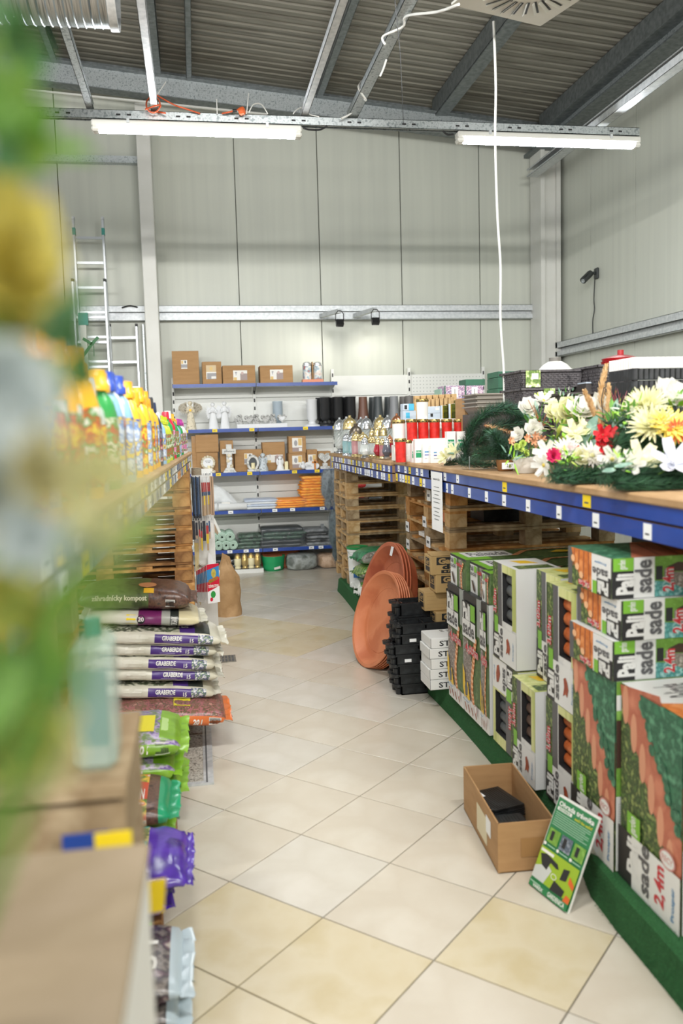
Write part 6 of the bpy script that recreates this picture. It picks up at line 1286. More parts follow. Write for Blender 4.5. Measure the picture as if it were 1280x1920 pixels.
# background goods on the counter
def ibox(name, label, px0, px1, y0, y1, Y, dep, m, art=None, cat='box', piece='carton', z=None):
    a = W(px0, y1, Y); c = W(px1, y1, Y); tp_ = W((px0+px1)/2, y0, Y).z; zb = a.z if z is None else z
    t = thing(name, label, cat, (a.x, Y, zb)); w_ = c.x-a.x; h = tp_-zb; b = MB(); b.cbox(0, w_, 0, dep, 0, h, m, .002); b.build(piece, t)
    if art: b = MB(); art(Art(b, (0, 0, 0), (1, 0, 0), (0, 0, 1), w_, h)); b.build('print', t)
    return t
cyan = mat('print_cyan', '4fb8dd', .4); plb = mat('carton_pale_blue', 'c3cfdc', .5); dgb = mat('dark_green_board', '2f5f4a', .5, col2=['35674f', '2a5643'], scale=5)
sup = ibox('display_plinth', 'pale carton pile at the back of the counter', 755, 905, 786, 845, 6.55, .35, white, None, z=CZ)
zs = CZ+(sup.children[0].dimensions.z if False else W(830, 786, 6.55).z-CZ)
def up(name, label, px0, px1, y0, Y, dep, m, art=None, z=None, **k): return ibox(name, label, px0, px1, y0, 786, Y, dep, m, art, z=zs+.001 if z is None else z, **k)
up('blue_pack', 'small pale blue carton, lower one of the pair by the white candle', 756, 780, 770, 6.57, .1, plb, lambda A: A.rect(.2, .2, .5, .8, cyan))
zq_ = W(768, 770, 6.57).z+.001
ibox('blue_pack', 'bright cyan and white carton on top of the pale blue one', 756, 776, 757, 770, 6.57, .1, plb, lambda A: (A.rect(.5, 0, 1, 1, cyan), A.rect(.1, .2, .35, .8, black)), z=zq_)
up('label_pack', 'pale blue labelled carton pair behind the clear candle', 802, 826, 762, 6.57, .12, plb, lambda A: (A.rect(.2, .2, .4, .45, black), A.rect(.6, .7, .9, .9, white), A.rect(0, .48, 1, .5, dgrey)))
pegm = mat('kraft_peg', 'bb9765', .8, col2=['c9a777', 'a37f4f'], scale=20)
for i in range(7):
    px = 778+i*11.5; up('kraft_packet', 'upright kraft paper packet in the back row, %s from the left' % ORD[i], px, px+9.5, 742-i*.6, 6.80, .05, pegm, cat='packet', z=zs+.001)
for i in range(6):
    px = 801+i*8; up('kraft_packet', 'upright kraft paper packet in the second row, %s from the left' % ORD[i], px, px+6.5, 749-i*.8, 6.73, .04, pegm, cat='packet', z=zs+.001)
olive = mat('olive_bottle', '4a4f1a', .2, col2=['34380f', '6a6d22'], scale=10)
for i, (px, y0) in enumerate(((826, 760), (841, 757), (856, 750))):
    up('olive_pack', 'olive green bottle pack with striped edge, %s from the left' % ORD[i], px, px+13, y0, 6.56, .08, olive, lambda A: (A.rect(0, 0, .28, 1, plb), A.rect(.3, 0, .36, 1, mat('print_yellow', ''))), cat='pack')
up('tulip_pack', 'small white, yellow and lilac packet beside the kraft box', 862, 871, 756, 6.50, .03, white, lambda A: (A.rect(0, .3, 1, .65, mat('bright_yellow', 'e9cf2c', .4)), A.rect(0, 0, 1, .3, mat('lilac', 'b48fc4', .4))), cat='packet')
ibox('cardboard_box', 'tall cardboard box with red and white label behind the fir branches', 871, 900, 746, 800, 5.9, .22, kraft, lambda A: (A.rect(.05, .05, .28, .35, white), A.rect(.32, .05, .52, .35, mat('print_red', ''))), z=CZ)
trayg = mat('taupe_tray', '8f8980', .6); trayd = mat('dark_tray', '4a4644', .6)
ibox('tray_support', 'dark carton under the grey trough trays', 893, 990, 775, 850, 5.6, .3, trayd, z=CZ)
for i in range(4):
    zt_ = W(940, 775, 5.6).z; a = W(893, 760, 5.6).x; c = W(985, 760, 5.6).x; z = zt_+i*.028
    t = thing('trough_tray', 'taupe plastic trough tray in the nested stack behind the fir branches, %s from bottom' % ORD[i], 'tray', (a, 5.6, z), 0, 'nested taupe trays'); b = MB(); w_ = c-a
    b.add([(.03, .02, 0), (w_-.03, .02, 0), (w_-.03, .26, 0), (.03, .26, 0), (0, 0, .045), (w_, 0, .045), (w_, .28, .045), (0, .28, .045)], [(0, 3, 2, 1), (0, 1, 5, 4), (1, 2, 6, 5), (2, 3, 7, 6), (3, 0, 4, 7)], trayg); b.box(-.01, w_+.01, -.012, .004, .045, .055, trayg); b.box(-.01, .004, 0, .28, .045, .055, trayg); b.box(-.01, w_+.01, .276, .29, .045, .055, trayg); b.build('tray_body', t)
flor = mat('floral_print', 'c9a5b4', .5, col2=['4a4f86', 'e3cdd4', '7d5c86', 'd9b3bd'], scale=28)
zf = W(860, 748, 7.1).z; sup2 = ibox('display_plinth', 'tall dark green carton at the back under the floral boxes', 832, 908, 748, 845, 7.1, .3, dgb, z=CZ)
for i, (a, c) in enumerate(((833, 871), (872, 906))): ibox('floral_box', 'floral printed gift box at the back, %s of the pair' % ('left', 'right')[i], a, c, 723, 748, 7.12, .2, flor, lambda A: (A.rect(.35, .1, .68, .9, stickw), A.rect(0, 0, .06, 1, dgb), A.rect(.5, .25, .53, .75, dgrey)), z=zf+.001)
ibox('green_box', 'flat dark green box on top of the right floral box', 873, 909, 711, 723, 7.14, .2, dgb, z=W(890, 723, 7.12).z+.003)
ibox('green_box', 'narrow pale green box edge at the left of the floral boxes', 826, 832, 729, 748, 7.2, .2, mat('pale_green_board', '9fc0ae', .5), z=CZ)
for i, (a, c, y0, y1) in enumerate(((934, 980, 728, 846), (934, 974, 707, 728), (934, 968, 696, 707))): ibox('green_box', 'dark green cardboard box in the stepped pile left of the baskets, %s from the bottom' % ORD[i], a, c, y0, y1, 6.2, .25, dgb, z=CZ if i == 0 else W(950, y1, 6.2).z+.002)
# woven baskets and trays
wick = mat('woven_dark', '4a4649', .55, col2=['5b5759', '343134'], scale=30, bump=.3, bscale=90)
def basket(label, px0, px1, y0, y1, Y, dep, z, card=None, blank=False):
    a = W(px0, (y0+y1)/2, Y).x; c = W(px1, (y0+y1)/2, Y).x; h = W((px0+px1)/2, y0, Y).z-z; w_ = c-a; t = thing('woven_planter', label, 'planter', (a, Y, z)); i_ = .12*h
    b = MB(); b.add([(i_, i_, 0), (w_-i_, i_, 0), (w_-i_, dep-i_, 0), (i_, dep-i_, 0), (0, 0, h), (w_, 0, h), (w_, dep, h), (0, dep, h)], [(0, 3, 2, 1), (0, 1, 5, 4), (1, 2, 6, 5), (2, 3, 7, 6), (3, 0, 4, 7)], wick)
    # weave relief: staggered slips on the two visible sides
    rows = 7
    for r in range(rows):
        zz_ = h*(.06+.82*r/rows); ii = i_*(1-zz_/h); n = int(w_/.028)
        for k in range(n): x0 = ii+(k+(r % 2)*.5)*.028; b.box(x0, min(x0+.019, w_-ii), ii-.004, ii+.001, zz_, zz_+h*.075, wick)
        n = int(dep/.028)
        for k in range(n): yy = ii+(k+(r % 2)*.5)*.028; b.box(ii-.004, ii+.001, yy, min(yy+.019, dep-ii), zz_, zz_+h*.075, wick)
    b.build('woven_body', t)
    b = MB(); b.box(-.012, w_+.012, -.012, .01, h-.006, h+.006, wick); b.box(-.012, w_+.012, dep-.01, dep+.012, h-.006, h+.006, wick); b.box(-.012, .01, 0, dep, h-.006, h+.006, wick); b.box(w_-.01, w_+.012, 0, dep, h-.006, h+.006, wick); b.build('rim', t)
    if card:
        u0, u1 = card; b = MB(); b.box(w_*u0, w_*u1, -.016, -.013, h*.02, h*1.02, mat('card_leaves', '7f9a4c', .4, col2=['4f6d34', 'a9bd74', 'dde3cc'], scale=35)); b.box(w_*(u0+(u1-u0)*.4), w_*(u0+(u1-u0)*.85), -.017, -.016, h*.5, h*.85, stickw); b.build('label_card', t)
    return t
zb1 = CZ+.0; p3 = W(1000, 800, 4.6).z
ibox('tray_support', 'dark carton under the woven planters', 992, 1090, 800, 870, 4.65, .35, trayd, z=CZ)
zA = W(1030, 800, 4.6).z+.001; zB = W(1030, 758, 4.6).z; zC = W(1030, 727, 4.6).z
basket('dark woven planter with green card, bottom of the stack of three', 984, 1066, 760, 800, 4.6, .33, zA, (.02, .24)); basket('dark woven planter with green card, middle of the stack of three', 980, 1068, 729, 758, 4.6, .33, W(1030, 760, 4.6).z+.008, (.42, .66)); basket('dark woven planter with green card, top of the stack of three', 979, 1092, 695, 725, 4.6, .33, W(1030, 729, 4.6).z+.008, (.04, .28))
t = thing('white_cover', 'white cone-shaped cover with grey knob standing inside the top woven planter', 'cover', (W(1044, 690, 4.75).x, 4.78, W(1044, 725, 4.75).z+.012)); h = W(1044, 674, 4.78).z-t.location.z
b = MB(); b.lathe([(.12, 0), (.12, h*.45), (.07, h*.8), (.04, h*.92), (.001, h*.92)], whitec, seg=28, caps=False); b.build('cone', t, 40); b = MB(); b.lathe([(.035, h*.92), (.035, h+.01), (.001, h+.012)], mat('knob_grey', '6d6a64', .5), seg=16, caps=False); b.build('knob', t, 40)
taup = mat('planter_taupe', '7a726c', .6)
for i in range(5):
    Y = 4.35; a = W(1065, 760, Y).x; c = W(1190, 760, Y).x; z = CZ+.10+i*.062; m = taup if i < 4 else trayd
    t = thing('long_planter', 'long grey-brown planter in the nested stack behind the dry grass, %s from the bottom' % ORD[i], 'planter', (a, Y, z), 0, 'nested long planters'); w_ = c-a; b = MB()
    b.add([(.02, .02, -.03), (w_-.02, .02, -.03), (w_-.02, .2, -.03), (.02, .2, -.03), (0, 0, .045), (w_, 0, .045), (w_, .22, .045), (0, .22, .045)], [(0, 3, 2, 1), (0, 1, 5, 4), (1, 2, 6, 5), (2, 3, 7, 6), (3, 0, 4, 7)], m); b.box(-.012, w_+.012, -.012, .003, .045, .057, m); b.box(-.012, .003, 0, .22, .045, .057, m); b.box(-.012, w_+.012, .21, .23, .045, .057, m); b.build('planter_body', t)
ibox('tray_support', 'dark carton under the long planters', 1068, 1190, 845, 870, 4.36, .2, trayd, z=CZ+.0)
zt5 = W(1150, 715, 4.3).z
basket('dark woven planter carrying the red lids', 1124, 1200, 685, 713, 4.38, .3, CZ+.10+4*.062+.06)
t = thing('blue_tray', 'small dark tray with a pale rim left of the red lids', 'tray', (W(1098, 712, 4.5).x, 4.5, CZ+.10+4*.062+.06)); b = MB(); b.box(0, .1, 0, .2, 0, .05, trayd); b.box(0, .1, -.002, .2, .05, .058, plb); b.build('tray_body', t)
redl = mat('red_lid', 'a01c22', .3, coat=.4)
x_ = W(1163, 690, 4.5).x; z0_ = W(1163, 684, 4.5).z
for k in range(3):
    t = thing('saucer_lid', 'glossy red lid in the small stack on the woven planter, %s from the bottom' % ORD[k], 'lid', (x_+.005*k, 4.52, z0_-.008+k*.016), 0, 'stack of red lids'); b = MB(); b.lathe([(.001, 0), (.10, 0), (.105, .012), (.06, .026), (.03, .032), (.018, .034)]+([(.018, .06), (.001, .061)] if k == 2 else [(.001, .034)]), redl, seg=30, caps=False); b.build('lid_body', t, 40)
# tall grooved planters, three nested
for k, (y0, y1, m, lab) in enumerate(((712, 742, bpl, 'bottom black'), (690, 712, bpl, 'middle black'), (668, 690, whitec, 'top white'))):
    Y = 3.9; a = W(1188, 700, Y).x; c = a+.62; z1_ = W(1230, y0, Y).z; zb_ = W(1230, y1, Y).z if k else CZ
    t = thing('grooved_planter', '%s grooved planter of the tall nested stack at the right' % lab, 'planter', (a, Y, zb_), 0, None); n = 22; w_ = c-a; b = MB(); pts = []
    for i in range(n*4+1): u = i/(n*4); pts.append((w_*u, -.008*abs(math.sin(u*n*PI))))
    h = z1_-zb_-.003; m_ = len(pts); b.add([(x, y, 0) for x, y in pts]+[(x, y, h) for x, y in pts], [(i, i+1, m_+i+1, m_+i) for i in range(m_-1)], m)
    pts = [(-.008*abs(math.sin(i/40*10*PI)), .25*i/40) for i in range(41)]; b.add([(x, y, 0) for x, y in pts]+[(x, y, h) for x, y in pts], [(i+1, i, 41+i, 41+i+1) for i in range(40)], m)
    b.box(0, w_, .0, .25, h-.002, h, m); b.box(-.01, w_, -.011, .0, 0, .005, m); b.build('planter_body', t, 30)
# ================================================================ ARTIFICIAL FLOWERS ON THE RIGHT COUNTER
random.seed(77); U = random.uniform
firm = [mat('fir_dark', '24452f', .7), mat('fir_mid', '35603f', .7), mat('fir_blue', '3f6152', .7), mat('fir_brown', '3a3a26', .8)]
lf1 = mat('leaf_green', '5d9440', .55, tl=.3, col2=['4a8235', '7fb04f'], scale=20); lf2 = mat('leaf_grey', '7c9c8c', .6, tl=.2, col2=['6b8d7d', '93ae9f'], scale=20); lf3 = mat('leaf_fresh', '8cbf3e', .5); lf4 = mat('leaf_lime', 'b8cc62', .55)
pw = mat('petal_white', 'f4f2ea', .6, tl=.5, col2=['f8f7f2', 'ecebde'], scale=25); pc = mat('petal_cream', 'e8e6b8', .6, tl=.4, col2=['efeecd', 'dedc9e'], scale=25); py_ = mat('petal_yellow', 'e9d45c', .6, tl=.35, col2=['efdf7a', 'dfc044'], scale=25); pr_ = mat('petal_red', 'c4202a', .55); pp = mat('petal_pink', 'd8346a', .55); pcr = mat('petal_coral', 'dd6a45', .6); ppe = mat('petal_peach', 'c98a62', .6, col2=['d8a07a', 'b5744e'], scale=25); ptan = mat('dry_grass', 'e6c592', .8, tl=.3, col2=['efd3a6', 'd9b37c'], scale=40)
def petal(mb, c, d, up, L, w_, curl, m, n=4, tip=.35, rnd=False):
    d = d.normalized(); s = d.cross(up).normalized(); up = s.cross(d); vs = []
    for i in range(n+1):
        t_ = i/n; wd = w_*(math.sin(PI*(.12+.76*t_))**.8)*(1-(t_**3)*(1-tip)) if not rnd else w_*math.sin(PI*(.16+.58*t_))**.7; p = c+d*L*t_+up*curl*L*t_*t_
        for q in (-1, 0, 1): vs.append(p+s*wd*.5*q+up*abs(q)*w_*.12)
    mb.add(vs, [(i*3+j, i*3+3+j, i*3+4+j, i*3+1+j) for i in range(n) for j in range(2)], m)
def bloom(mb, c, ax, R_, layers, m, mc=None, cr=.16):
    c = Vector(c); ax = Vector(ax).normalized(); a0 = ax.cross(Vector((.3, .2, 1))).normalized(); b0 = ax.cross(a0)
    for li, (n, el, L, w_, curl) in enumerate(layers):
        rd = w_ > .42
        for k in range(n):
            t_ = 2*PI*(k+.5*(li % 2))/n+U(-.08, .08); e = math.radians(el+U(-5, 5)); rad = a0*math.cos(t_)+b0*math.sin(t_); d = rad*math.cos(e)+ax*math.sin(e)
            petal(mb, c+rad*R_*.06, d, ax, R_*L*U(.92, 1.06), R_*w_, curl, m if not isinstance(m, list) else m[li % len(m)], rnd=rd)
    if mc: mb.ball(c+ax*R_*.08, R_*cr, mc, 8, 5)
ROSE = [(5, 5, 1, .95, .35), (5, 30, .95, .9, .3), (5, 52, .9, .75, .15), (4, 70, .85, .55, 0)]
MUM = [(22, 2, 1, .17, .15), (20, 18, .95, .17, .15), (18, 34, .85, .16, .2), (14, 52, .7, .15, .2), (9, 72, .5, .14, .1)]
GERB = [(16, 4, 1, .26, .05), (16, 14, .93, .25, .1), (12, 30, .55, .16, .1)]
LILY = [(6, 20, 1, .50, .1), (3, 35, .85, .36, .2)]
CARN = [(9, 10, 1, .55, .3), (9, 35, .9, .5, .2), (8, 58, .8, .45, .1), (6, 78, .7, .4, 0)]
def flower(t, px, py, Y, R_, kind, m, ax=(-.35, -1, .55), mc=None, stem=True, name='flower_head'):
    c = W(px, py, Y)-t.location; b = MB(); bloom(b, c, ax, R_, kind, m, mc); o = b.build(name, t, 70)
    if stem: b = MB(); b.tube([c-Vector(ax).normalized()*R_*.1, (c*.6+Vector((0, 0, -.01))), Vector((c.x*.25, c.y*.25, .01))], .0025, lf1, 4); b.build('stem', t)
    return o
def needles(mb, pts, r, n, L=.028, ms=None):
    P = [Vector(p) for p in pts]; ms = ms or firm
    seg = [(P[i+1]-P[i]).length for i in range(len(P)-1)]; tot = sum(seg)
    for _ in range(n):
        s = U(0, tot); i = 0
        while i < len(seg)-1 and s > seg[i]: s -= seg[i]; i += 1
        p = P[i].lerp(P[i+1], min(1, s/seg[i])); d = (P[i+1]-P[i]).normalized(); q = Vector((U(-1, 1), U(-1, 1), U(-1, 1))).normalized(); q = (q-d*q.dot(d)*.6).normalized()
        a = p+q*r*U(.05, .75); e = a+(q*.75+d*U(.0, .7)).normalized()*L*U(.7, 1.3); s_ = q.cross(d).normalized()*.0017
        if e.z < .003: e.z = .003+U(0, .004)
        if a.z < .003: a.z = .004
        mb.add([a-s_, a+s_, e], [(0, 1, 2)], random.choice(ms))
def fir(t, pxs, Y, r, n, L=.028, ms=None, name='fir_needles', dY=0):
    P = [W(a, b_, Y+dY*i)-t.location for i, (a, b_) in enumerate(pxs)]
    b = MB(); needles(b, P, r, n, L, ms); tag(b.build(name, t), None, None, kind='stuff'); b = MB(); b.tube(P, .004, firm[3], 5); b.build('branch', t)
def leaves(t, px, py, Y, n, spread, L, m, name='leaves', w_=.45, flat=.5):
    c = W(px, py, Y)-t.location; b = MB()
    for _ in range(n):
        o = Vector((U(-1, 1), U(-1, 1), U(-1, 1)*.8)).normalized()*spread*U(.1, 1); d = (o+Vector((U(-.4, .4), -.3, U(-.2, .6)))*spread).normalized(); petal(b, c+o, d, Vector((0, -flat, 1)), L*U(.7, 1.2), L*w_, U(-.2, .3), m if not isinstance(m, list) else random.choice(m), 4, .15)
    tag(b.build(name, t, 70), None, None, kind='stuff')
def arr(label, px, Y, name='flower_arrangement', z=None, x=None):
    return thing(name, label, 'artificial flowers', (x if x is not None else W(px, 870, Y).x, Y, CZ+.001 if z is None else z))
t = arr('arched dark fir branch garland bending over on the counter', 900, 4.5, 'fir_garland')
fir(t, [(868, 872), (872, 835), (885, 800), (908, 775), (945, 765), (982, 775)], 4.5, .045, 5200, .035, firm[:3]); fir(t, [(868, 866), (900, 872), (945, 868), (975, 862)], 4.45, .03, 1500, .03)
fir(t, [(890, 835), (920, 805), (975, 792)], 4.55, .06, 3800, .035); fir(t, [(885, 858), (925, 838), (985, 820)], 4.6, .055, 3200, .035); b = MB(); c = W(880, 880, 4.4)-t.location; b.tube([c+Vector((.0, 0, .07)), c+Vector((.0, 0, -.0)), c+Vector((.1, .0, -.0)), c+Vector((.16, .03, 0))], .002, galv, 4); b.build('wire_stand', t)
b = MB(); P = [W(908, 796, 4.4)-t.location, W(935, 804, 4.4)-t.location, W(960, 812, 4.4)-t.location]; needles(b, P, .006, 200, .02, [ptan, mat('rust_twig', 'a8683c', .7)]); b.build('dry_twig', t)
t = arr('low fir wreath with a pale yellow bloom by the white refill cartons', 850, 4.95, 'fir_wreath')
fir(t, [(832, 872), (850, 866), (880, 868), (905, 872)], 4.95, .035, 1500, .028); flower(t, 850, 848, 4.9, .06, LILY, pc, (-.6, -.6, .5), stem=False); flower(t, 833, 858, 4.88, .045, LILY, pc, (-.8, -.6, .2), stem=False); leaves(t, 856, 852, 4.88, 3, .02, .06, lf2)
flower(t, 903, 846, 4.8, .035, LILY, pc, (-.2, -1, .5), stem=False)
def potd(t, x0, x1, y0, Y, m, tap=.8, seg=24, card=True):
    a = W(x0, y0, Y); c = W(x1, y0, Y); r = (c.x-a.x)/2; h = a.z-t.location.z; cx_ = (a.x+c.x)/2-t.location.x
    b = MB(); b.lathe([(.001, 0), (r*tap*.9, 0), (r*tap, .004), (r, h*.9), (r*1.02, h), (r*.92, h), (r*.85, h*.8), (.001, h*.8)], m, (cx_, 0, 0), seg, caps=False); b.build('pot', t, 40)
    if card: b = MB(); b.box(cx_-r*.75, cx_+r*.65, -r*1.03, -r*1.0, h*.2, h*.75, paper); A = Art(b, (cx_-r*.7, -r*1.03, h*.2), (1, 0, 0), (0, 0, 1), r*1.3, h*.55); A.text('2,97', .35, .2, .85, .8, dgrey); b.build('price_card', t)
t = arr('small fir plant in a brown pot with a white price card', 946, 4.2); potd(t, 930, 964, 862, 4.2, mat('brown_pot', '8a6038', .6)); fir(t, [(946, 862), (940, 835), (925, 812)], 4.2, .05, 1900, .034, firm[1:3]); fir(t, [(948, 860), (962, 845), (985, 842)], 4.2, .04, 1000, .03, [lf2, firm[2]]); fir(t, [(940, 850), (915, 848), (895, 850)], 4.2, .04, 900, .03, firm[:2])
t = arr('bouquet of white roses and peach blossoms in a white pot', 985, 3.95); potd(t, 962, 1008, 858, 3.95, whitec, .7, card=False)
flower(t, 990, 766, 4.05, .052, ROSE, pw, (-.3, -1, .7)); flower(t, 999, 806, 3.92, .046, ROSE, pw, (-.1, -1, .3)); flower(t, 973, 815, 3.9, .035, ROSE, pw, (-.8, -.7, .2)); flower(t, 1018, 752, 4.05, .055, LILY, pw, (-.1, -.6, .9), mc=py_); flower(t, 1012, 744, 4.1, .03, LILY, lf4, (0, -.5, 1))
for a, c in ((988, 822), (1001, 828), (1008, 838), (1016, 824), (1003, 818), (957, 827)): flower(t, a, c, 3.88, .022, LILY, ppe, (U(-.5, .4), -1, .2), stem=False)
for a, c in ((980, 832), (975, 842), (985, 850), (968, 838)): flower(t, a, c, 3.87, .018, CARN, lf4, (U(-.5, .4), -1, .4), stem=False)
leaves(t, 960, 858, 3.86, 16, .05, .06, [lf2, lf3], w_=.18); leaves(t, 1010, 790, 3.98, 26, .08, .05, [lf2, lf1]); leaves(t, 1018, 835, 3.9, 20, .05, .035, [lf4, lf1]); leaves(t, 1000, 852, 3.85, 12, .05, .05, [lf1, lf2], w_=.3)
b = MB(); [b.tube([W(985, 855, 3.95)-t.location, W(1015, 800, 3.92)-t.location, W(a, c, 3.9)-t.location], .0018, mat('rust_twig', ''), 4) for a, c in ((1028, 765), (1050, 768), (990, 750), (1040, 785), (1000, 760))]; b.build('twigs', t)
t = arr('bouquet with a large cream rose and small white blossoms', 1055, 3.75); flower(t, 1062, 776, 3.75, .075, ROSE, pc, (-.15, -1, .4)); flower(t, 1040, 772, 3.85, .05, ROSE, pc, (-.5, -.8, .5)); leaves(t, 1048, 800, 3.7, 36, .07, .035, [lf4, pc, lf1]); leaves(t, 1060, 750, 3.85, 40, .07, .025, [lf2, pw, lf1]); leaves(t, 1075, 790, 3.75, 22, .07, .05, [lf1, lf3]); leaves(t, 1050, 822, 3.65, 26, .07, .045, [lf4, lf1, firm[1]])
flower(t, 1083, 762, 3.8, .04, ROSE, pc, (.3, -1, .5))
t = arr('arrangement with white magnolias and a cream lily with grey-green leaves', 1090, 3.5); flower(t, 1092, 772, 3.6, .07, ROSE[:3], pw, (-.2, -.8, .8)); flower(t, 1122, 772, 3.6, .075, ROSE[:3], pw, (.4, -.8, .6)); flower(t, 1078, 812, 3.4, .062, LILY, pc, (-.3, -.8, .6), mc=pc); flower(t, 1090, 800, 3.42, .05, LILY, pc, (.6, -.5, .7))
b = MB()
for a, c, d in ((1104, 815, (.7, -.2, .6)), (1108, 828, (.9, -.3, .2)), (1095, 830, (.2, -.4, .3)), (1112, 800, (.6, 0, .9))): petal(b, W(a-10, c+8, 3.38)-t.location, Vector(d), Vector((-.2, -1, .6)), .075, .042, .1, lf2)
b.build('broad_leaves', t, 70); leaves(t, 1085, 842, 3.4, 30, .08, .05, [lf1, firm[1], lf3]); fir(t, [(1060, 850), (1100, 840), (1135, 830)], 3.45, .05, 1500, .03); leaves(t, 1085, 785, 3.6, 20, .06, .05, [lf3, lf1])
def spike(t, pxs, Y, r, n, m):
    P = [W(a, c, Y)-t.location for a, c in pxs]; b = MB()
    for i in range(n):
        u = (i/n)*(len(P)-1); j = min(int(u), len(P)-2); p = P[j].lerp(P[j+1], u-j); d = (P[j+1]-P[j]).normalized(); q = Vector((U(-1, 1), U(-1, 1), U(-.3, .3))).normalized(); rr = r*math.sin(PI*min(.98, .12+.86*i/n))**.6
        petal(b, p+q*rr*.3, d+q*.35, q, .014+rr*.6, .006, .1, m, 2, .3)
    b.tube(P, .0025, m, 4); b.build('dry_plume', t)
t = arr('two tall plumes of pale dry grass standing up in the flowers', 1128, 3.55, 'dry_grass_bunch'); spike(t, [(1130, 800), (1126, 760), (1128, 720), (1136, 686)], 3.55, .02, 420, ptan); spike(t, [(1120, 790), (1108, 760), (1096, 734)], 3.5, .018, 300, ptan); spike(t, [(1137, 790), (1140, 750), (1141, 722)], 3.5, .014, 200, ptan); spike(t, [(1124, 795), (1118, 775)], 3.5, .022, 150, ptan)
b = MB(); b.tube([W(1131, 790, 3.48)-t.location, W(1127, 750, 3.48)-t.location, W(1132, 726, 3.48)-t.location], .0022, black, 4); b.build('twig', t)
t = arr('tuft of thin green and wine-red grass blades behind the flowers', 1150, 3.5, 'grass_tuft'); rg = mat('wine_grass', '8a4a52', .6); b = MB()
for k in range(26):
    a0 = W(U(1146, 1160), 800, 3.5)-t.location; e0 = W(U(1140, 1196), U(725, 765), 3.5+U(-.1, .1))-t.location; md = a0.lerp(e0, .55)+Vector((U(-.01, .01), 0, .02)); b.tube([a0, md], .0022, lf3 if k % 2 else lf1, 3, False); b.tube([md, e0], [.0022, .0008], rg if k % 3 else lf3, 3, False)
tag(b.build('grass_blades', t), None, None, kind='stuff'); leaves(t, 1160, 790, 3.45, 24, .06, .03, [lf4, pw, lf3])
t = arr('low arrangement of white dahlia and bright pink carnation on fir', 1050, 3.2); flower(t, 1062, 845, 3.2, .06, MUM, pw, (-.3, -.7, .8)); flower(t, 1024, 850, 3.25, .055, LILY, pw, (-.7, -.6, .4)); flower(t, 1020, 872, 3.2, .05, LILY, pw, (-.9, -.5, -.1), mc=py_); flower(t, 1037, 855, 3.1, .03, CARN, pp, (-.3, -1, .3)); flower(t, 1070, 838, 3.2, .018, CARN, pp, (0, -1, .6)); flower(t, 1083, 844, 3.2, .02, CARN, pcr, (.1, -1, .6)); flower(t, 1087, 858, 3.1, .035, ROSE, pc, (0, -1, .4)); flower(t, 1109, 855, 3.1, .065, GERB, pw, (.2, -.8, .6), mc=pc)
fir(t, [(1032, 888), (1060, 895), (1100, 893), (1130, 888)], 3.1, .05, 3200, .03, firm[:2]); fir(t, [(1035, 900), (1080, 903), (1130, 903)], 3.08, .02, 800, .024, firm); leaves(t, 1063, 862, 3.08, 34, .05, .03, [lf3, lf1, lf4])
t = arr('deep red orchid spray rising from thick green fir', 1140, 3.05)
for a, c, r_ in ((1130, 815, .04), (1140, 826, .04), (1132, 836, .04), (1144, 812, .03), (1137, 846, .025), (1124, 828, .03)): flower(t, a, c, 3.0, r_, LILY, pr_, (U(-.5, .3), -1, .3), stem=False)
fir(t, [(1150, 838), (1190, 824), (1235, 828), (1290, 832)], 2.95, .055, 5200, .032, [firm[0], firm[1], firm[1], firm[0]]); fir(t, [(1140, 800), (1180, 790), (1240, 785)], 3.2, .06, 2200, .03, firm); leaves(t, 1160, 795, 3.15, 26, .07, .05, [lf2, lf1, firm[1]])
t = arr('large arrangement of spidery cream chrysanthemums and a yellow gerbera', 1220, 2.95); flower(t, 1212, 762, 2.95, .085, MUM, pc, (-.35, -.65, .75)); flower(t, 1250, 748, 3.0, .075, ROSE[:3], pw, (.3, -.7, .7)); flower(t, 1222, 798, 2.85, .085, MUM, pc, (-.5, -.55, .65)); flower(t, 1258, 800, 2.8, .08, GERB, py_, (-.1, -.75, .7), mc=pcr)
flower(t, 1268, 808, 2.78, .05, GERB, [py_, pcr], (-.1, -.9, .1), stem=False); leaves(t, 1185, 775, 2.95, 36, .06, .035, [lf3, lf1, pw]); leaves(t, 1270, 765, 2.95, 22, .06, .05, [lf3, lf1]); leaves(t, 1240, 780, 3.0, 26, .09, .05, [lf1, lf2, firm[1]])
t = arr('front fir arrangement with white lilies right at the counter edge', 1180, 2.75); flower(t, 1148, 862, 2.78, .05, LILY, pw, (-.7, -.6, .4), mc=py_); flower(t, 1200, 866, 2.75, .075, LILY, pc, (0, -.7, .8)); flower(t, 1187, 870, 2.7, .05, LILY, pw, (-.6, -.7, .4)); flower(t, 1262, 868, 2.65, .085, LILY+[(5, 12, .8, .3, .2)], mat('petal_cool_white', 'dde0ea', .6, tl=.3), (-.1, -.7, .7))
fir(t, [(1130, 885), (1170, 895), (1220, 892), (1290, 890)], 2.72, .055, 5200, .032, firm[:2]+[firm[0]]); fir(t, [(1150, 905), (1210, 912), (1290, 910)], 2.68, .03, 2600, .03, firm[:2]); leaves(t, 1160, 866, 2.72, 30, .05, .03, [lf3, lf1]); b = MB()
for a, c, d in ((1150, 884, (-.9, -.3, -.2)), (1160, 880, (.9, -.3, .1))): petal(b, W(1152, c-4, 2.66)-t.location, Vector(d), Vector((0, -.6, 1)), .06, .028, .1, lf2)
b.build('broad_leaves', t, 70)
# fillers deeper on the counter behind the front row
t = arr('dense fir garland lying behind the front flowers', 1180, 3.9, 'fir_garland'); fir(t, [(1020, 850), (1100, 830), (1200, 815), (1300, 800)], 3.75, .08, 3600, .035)
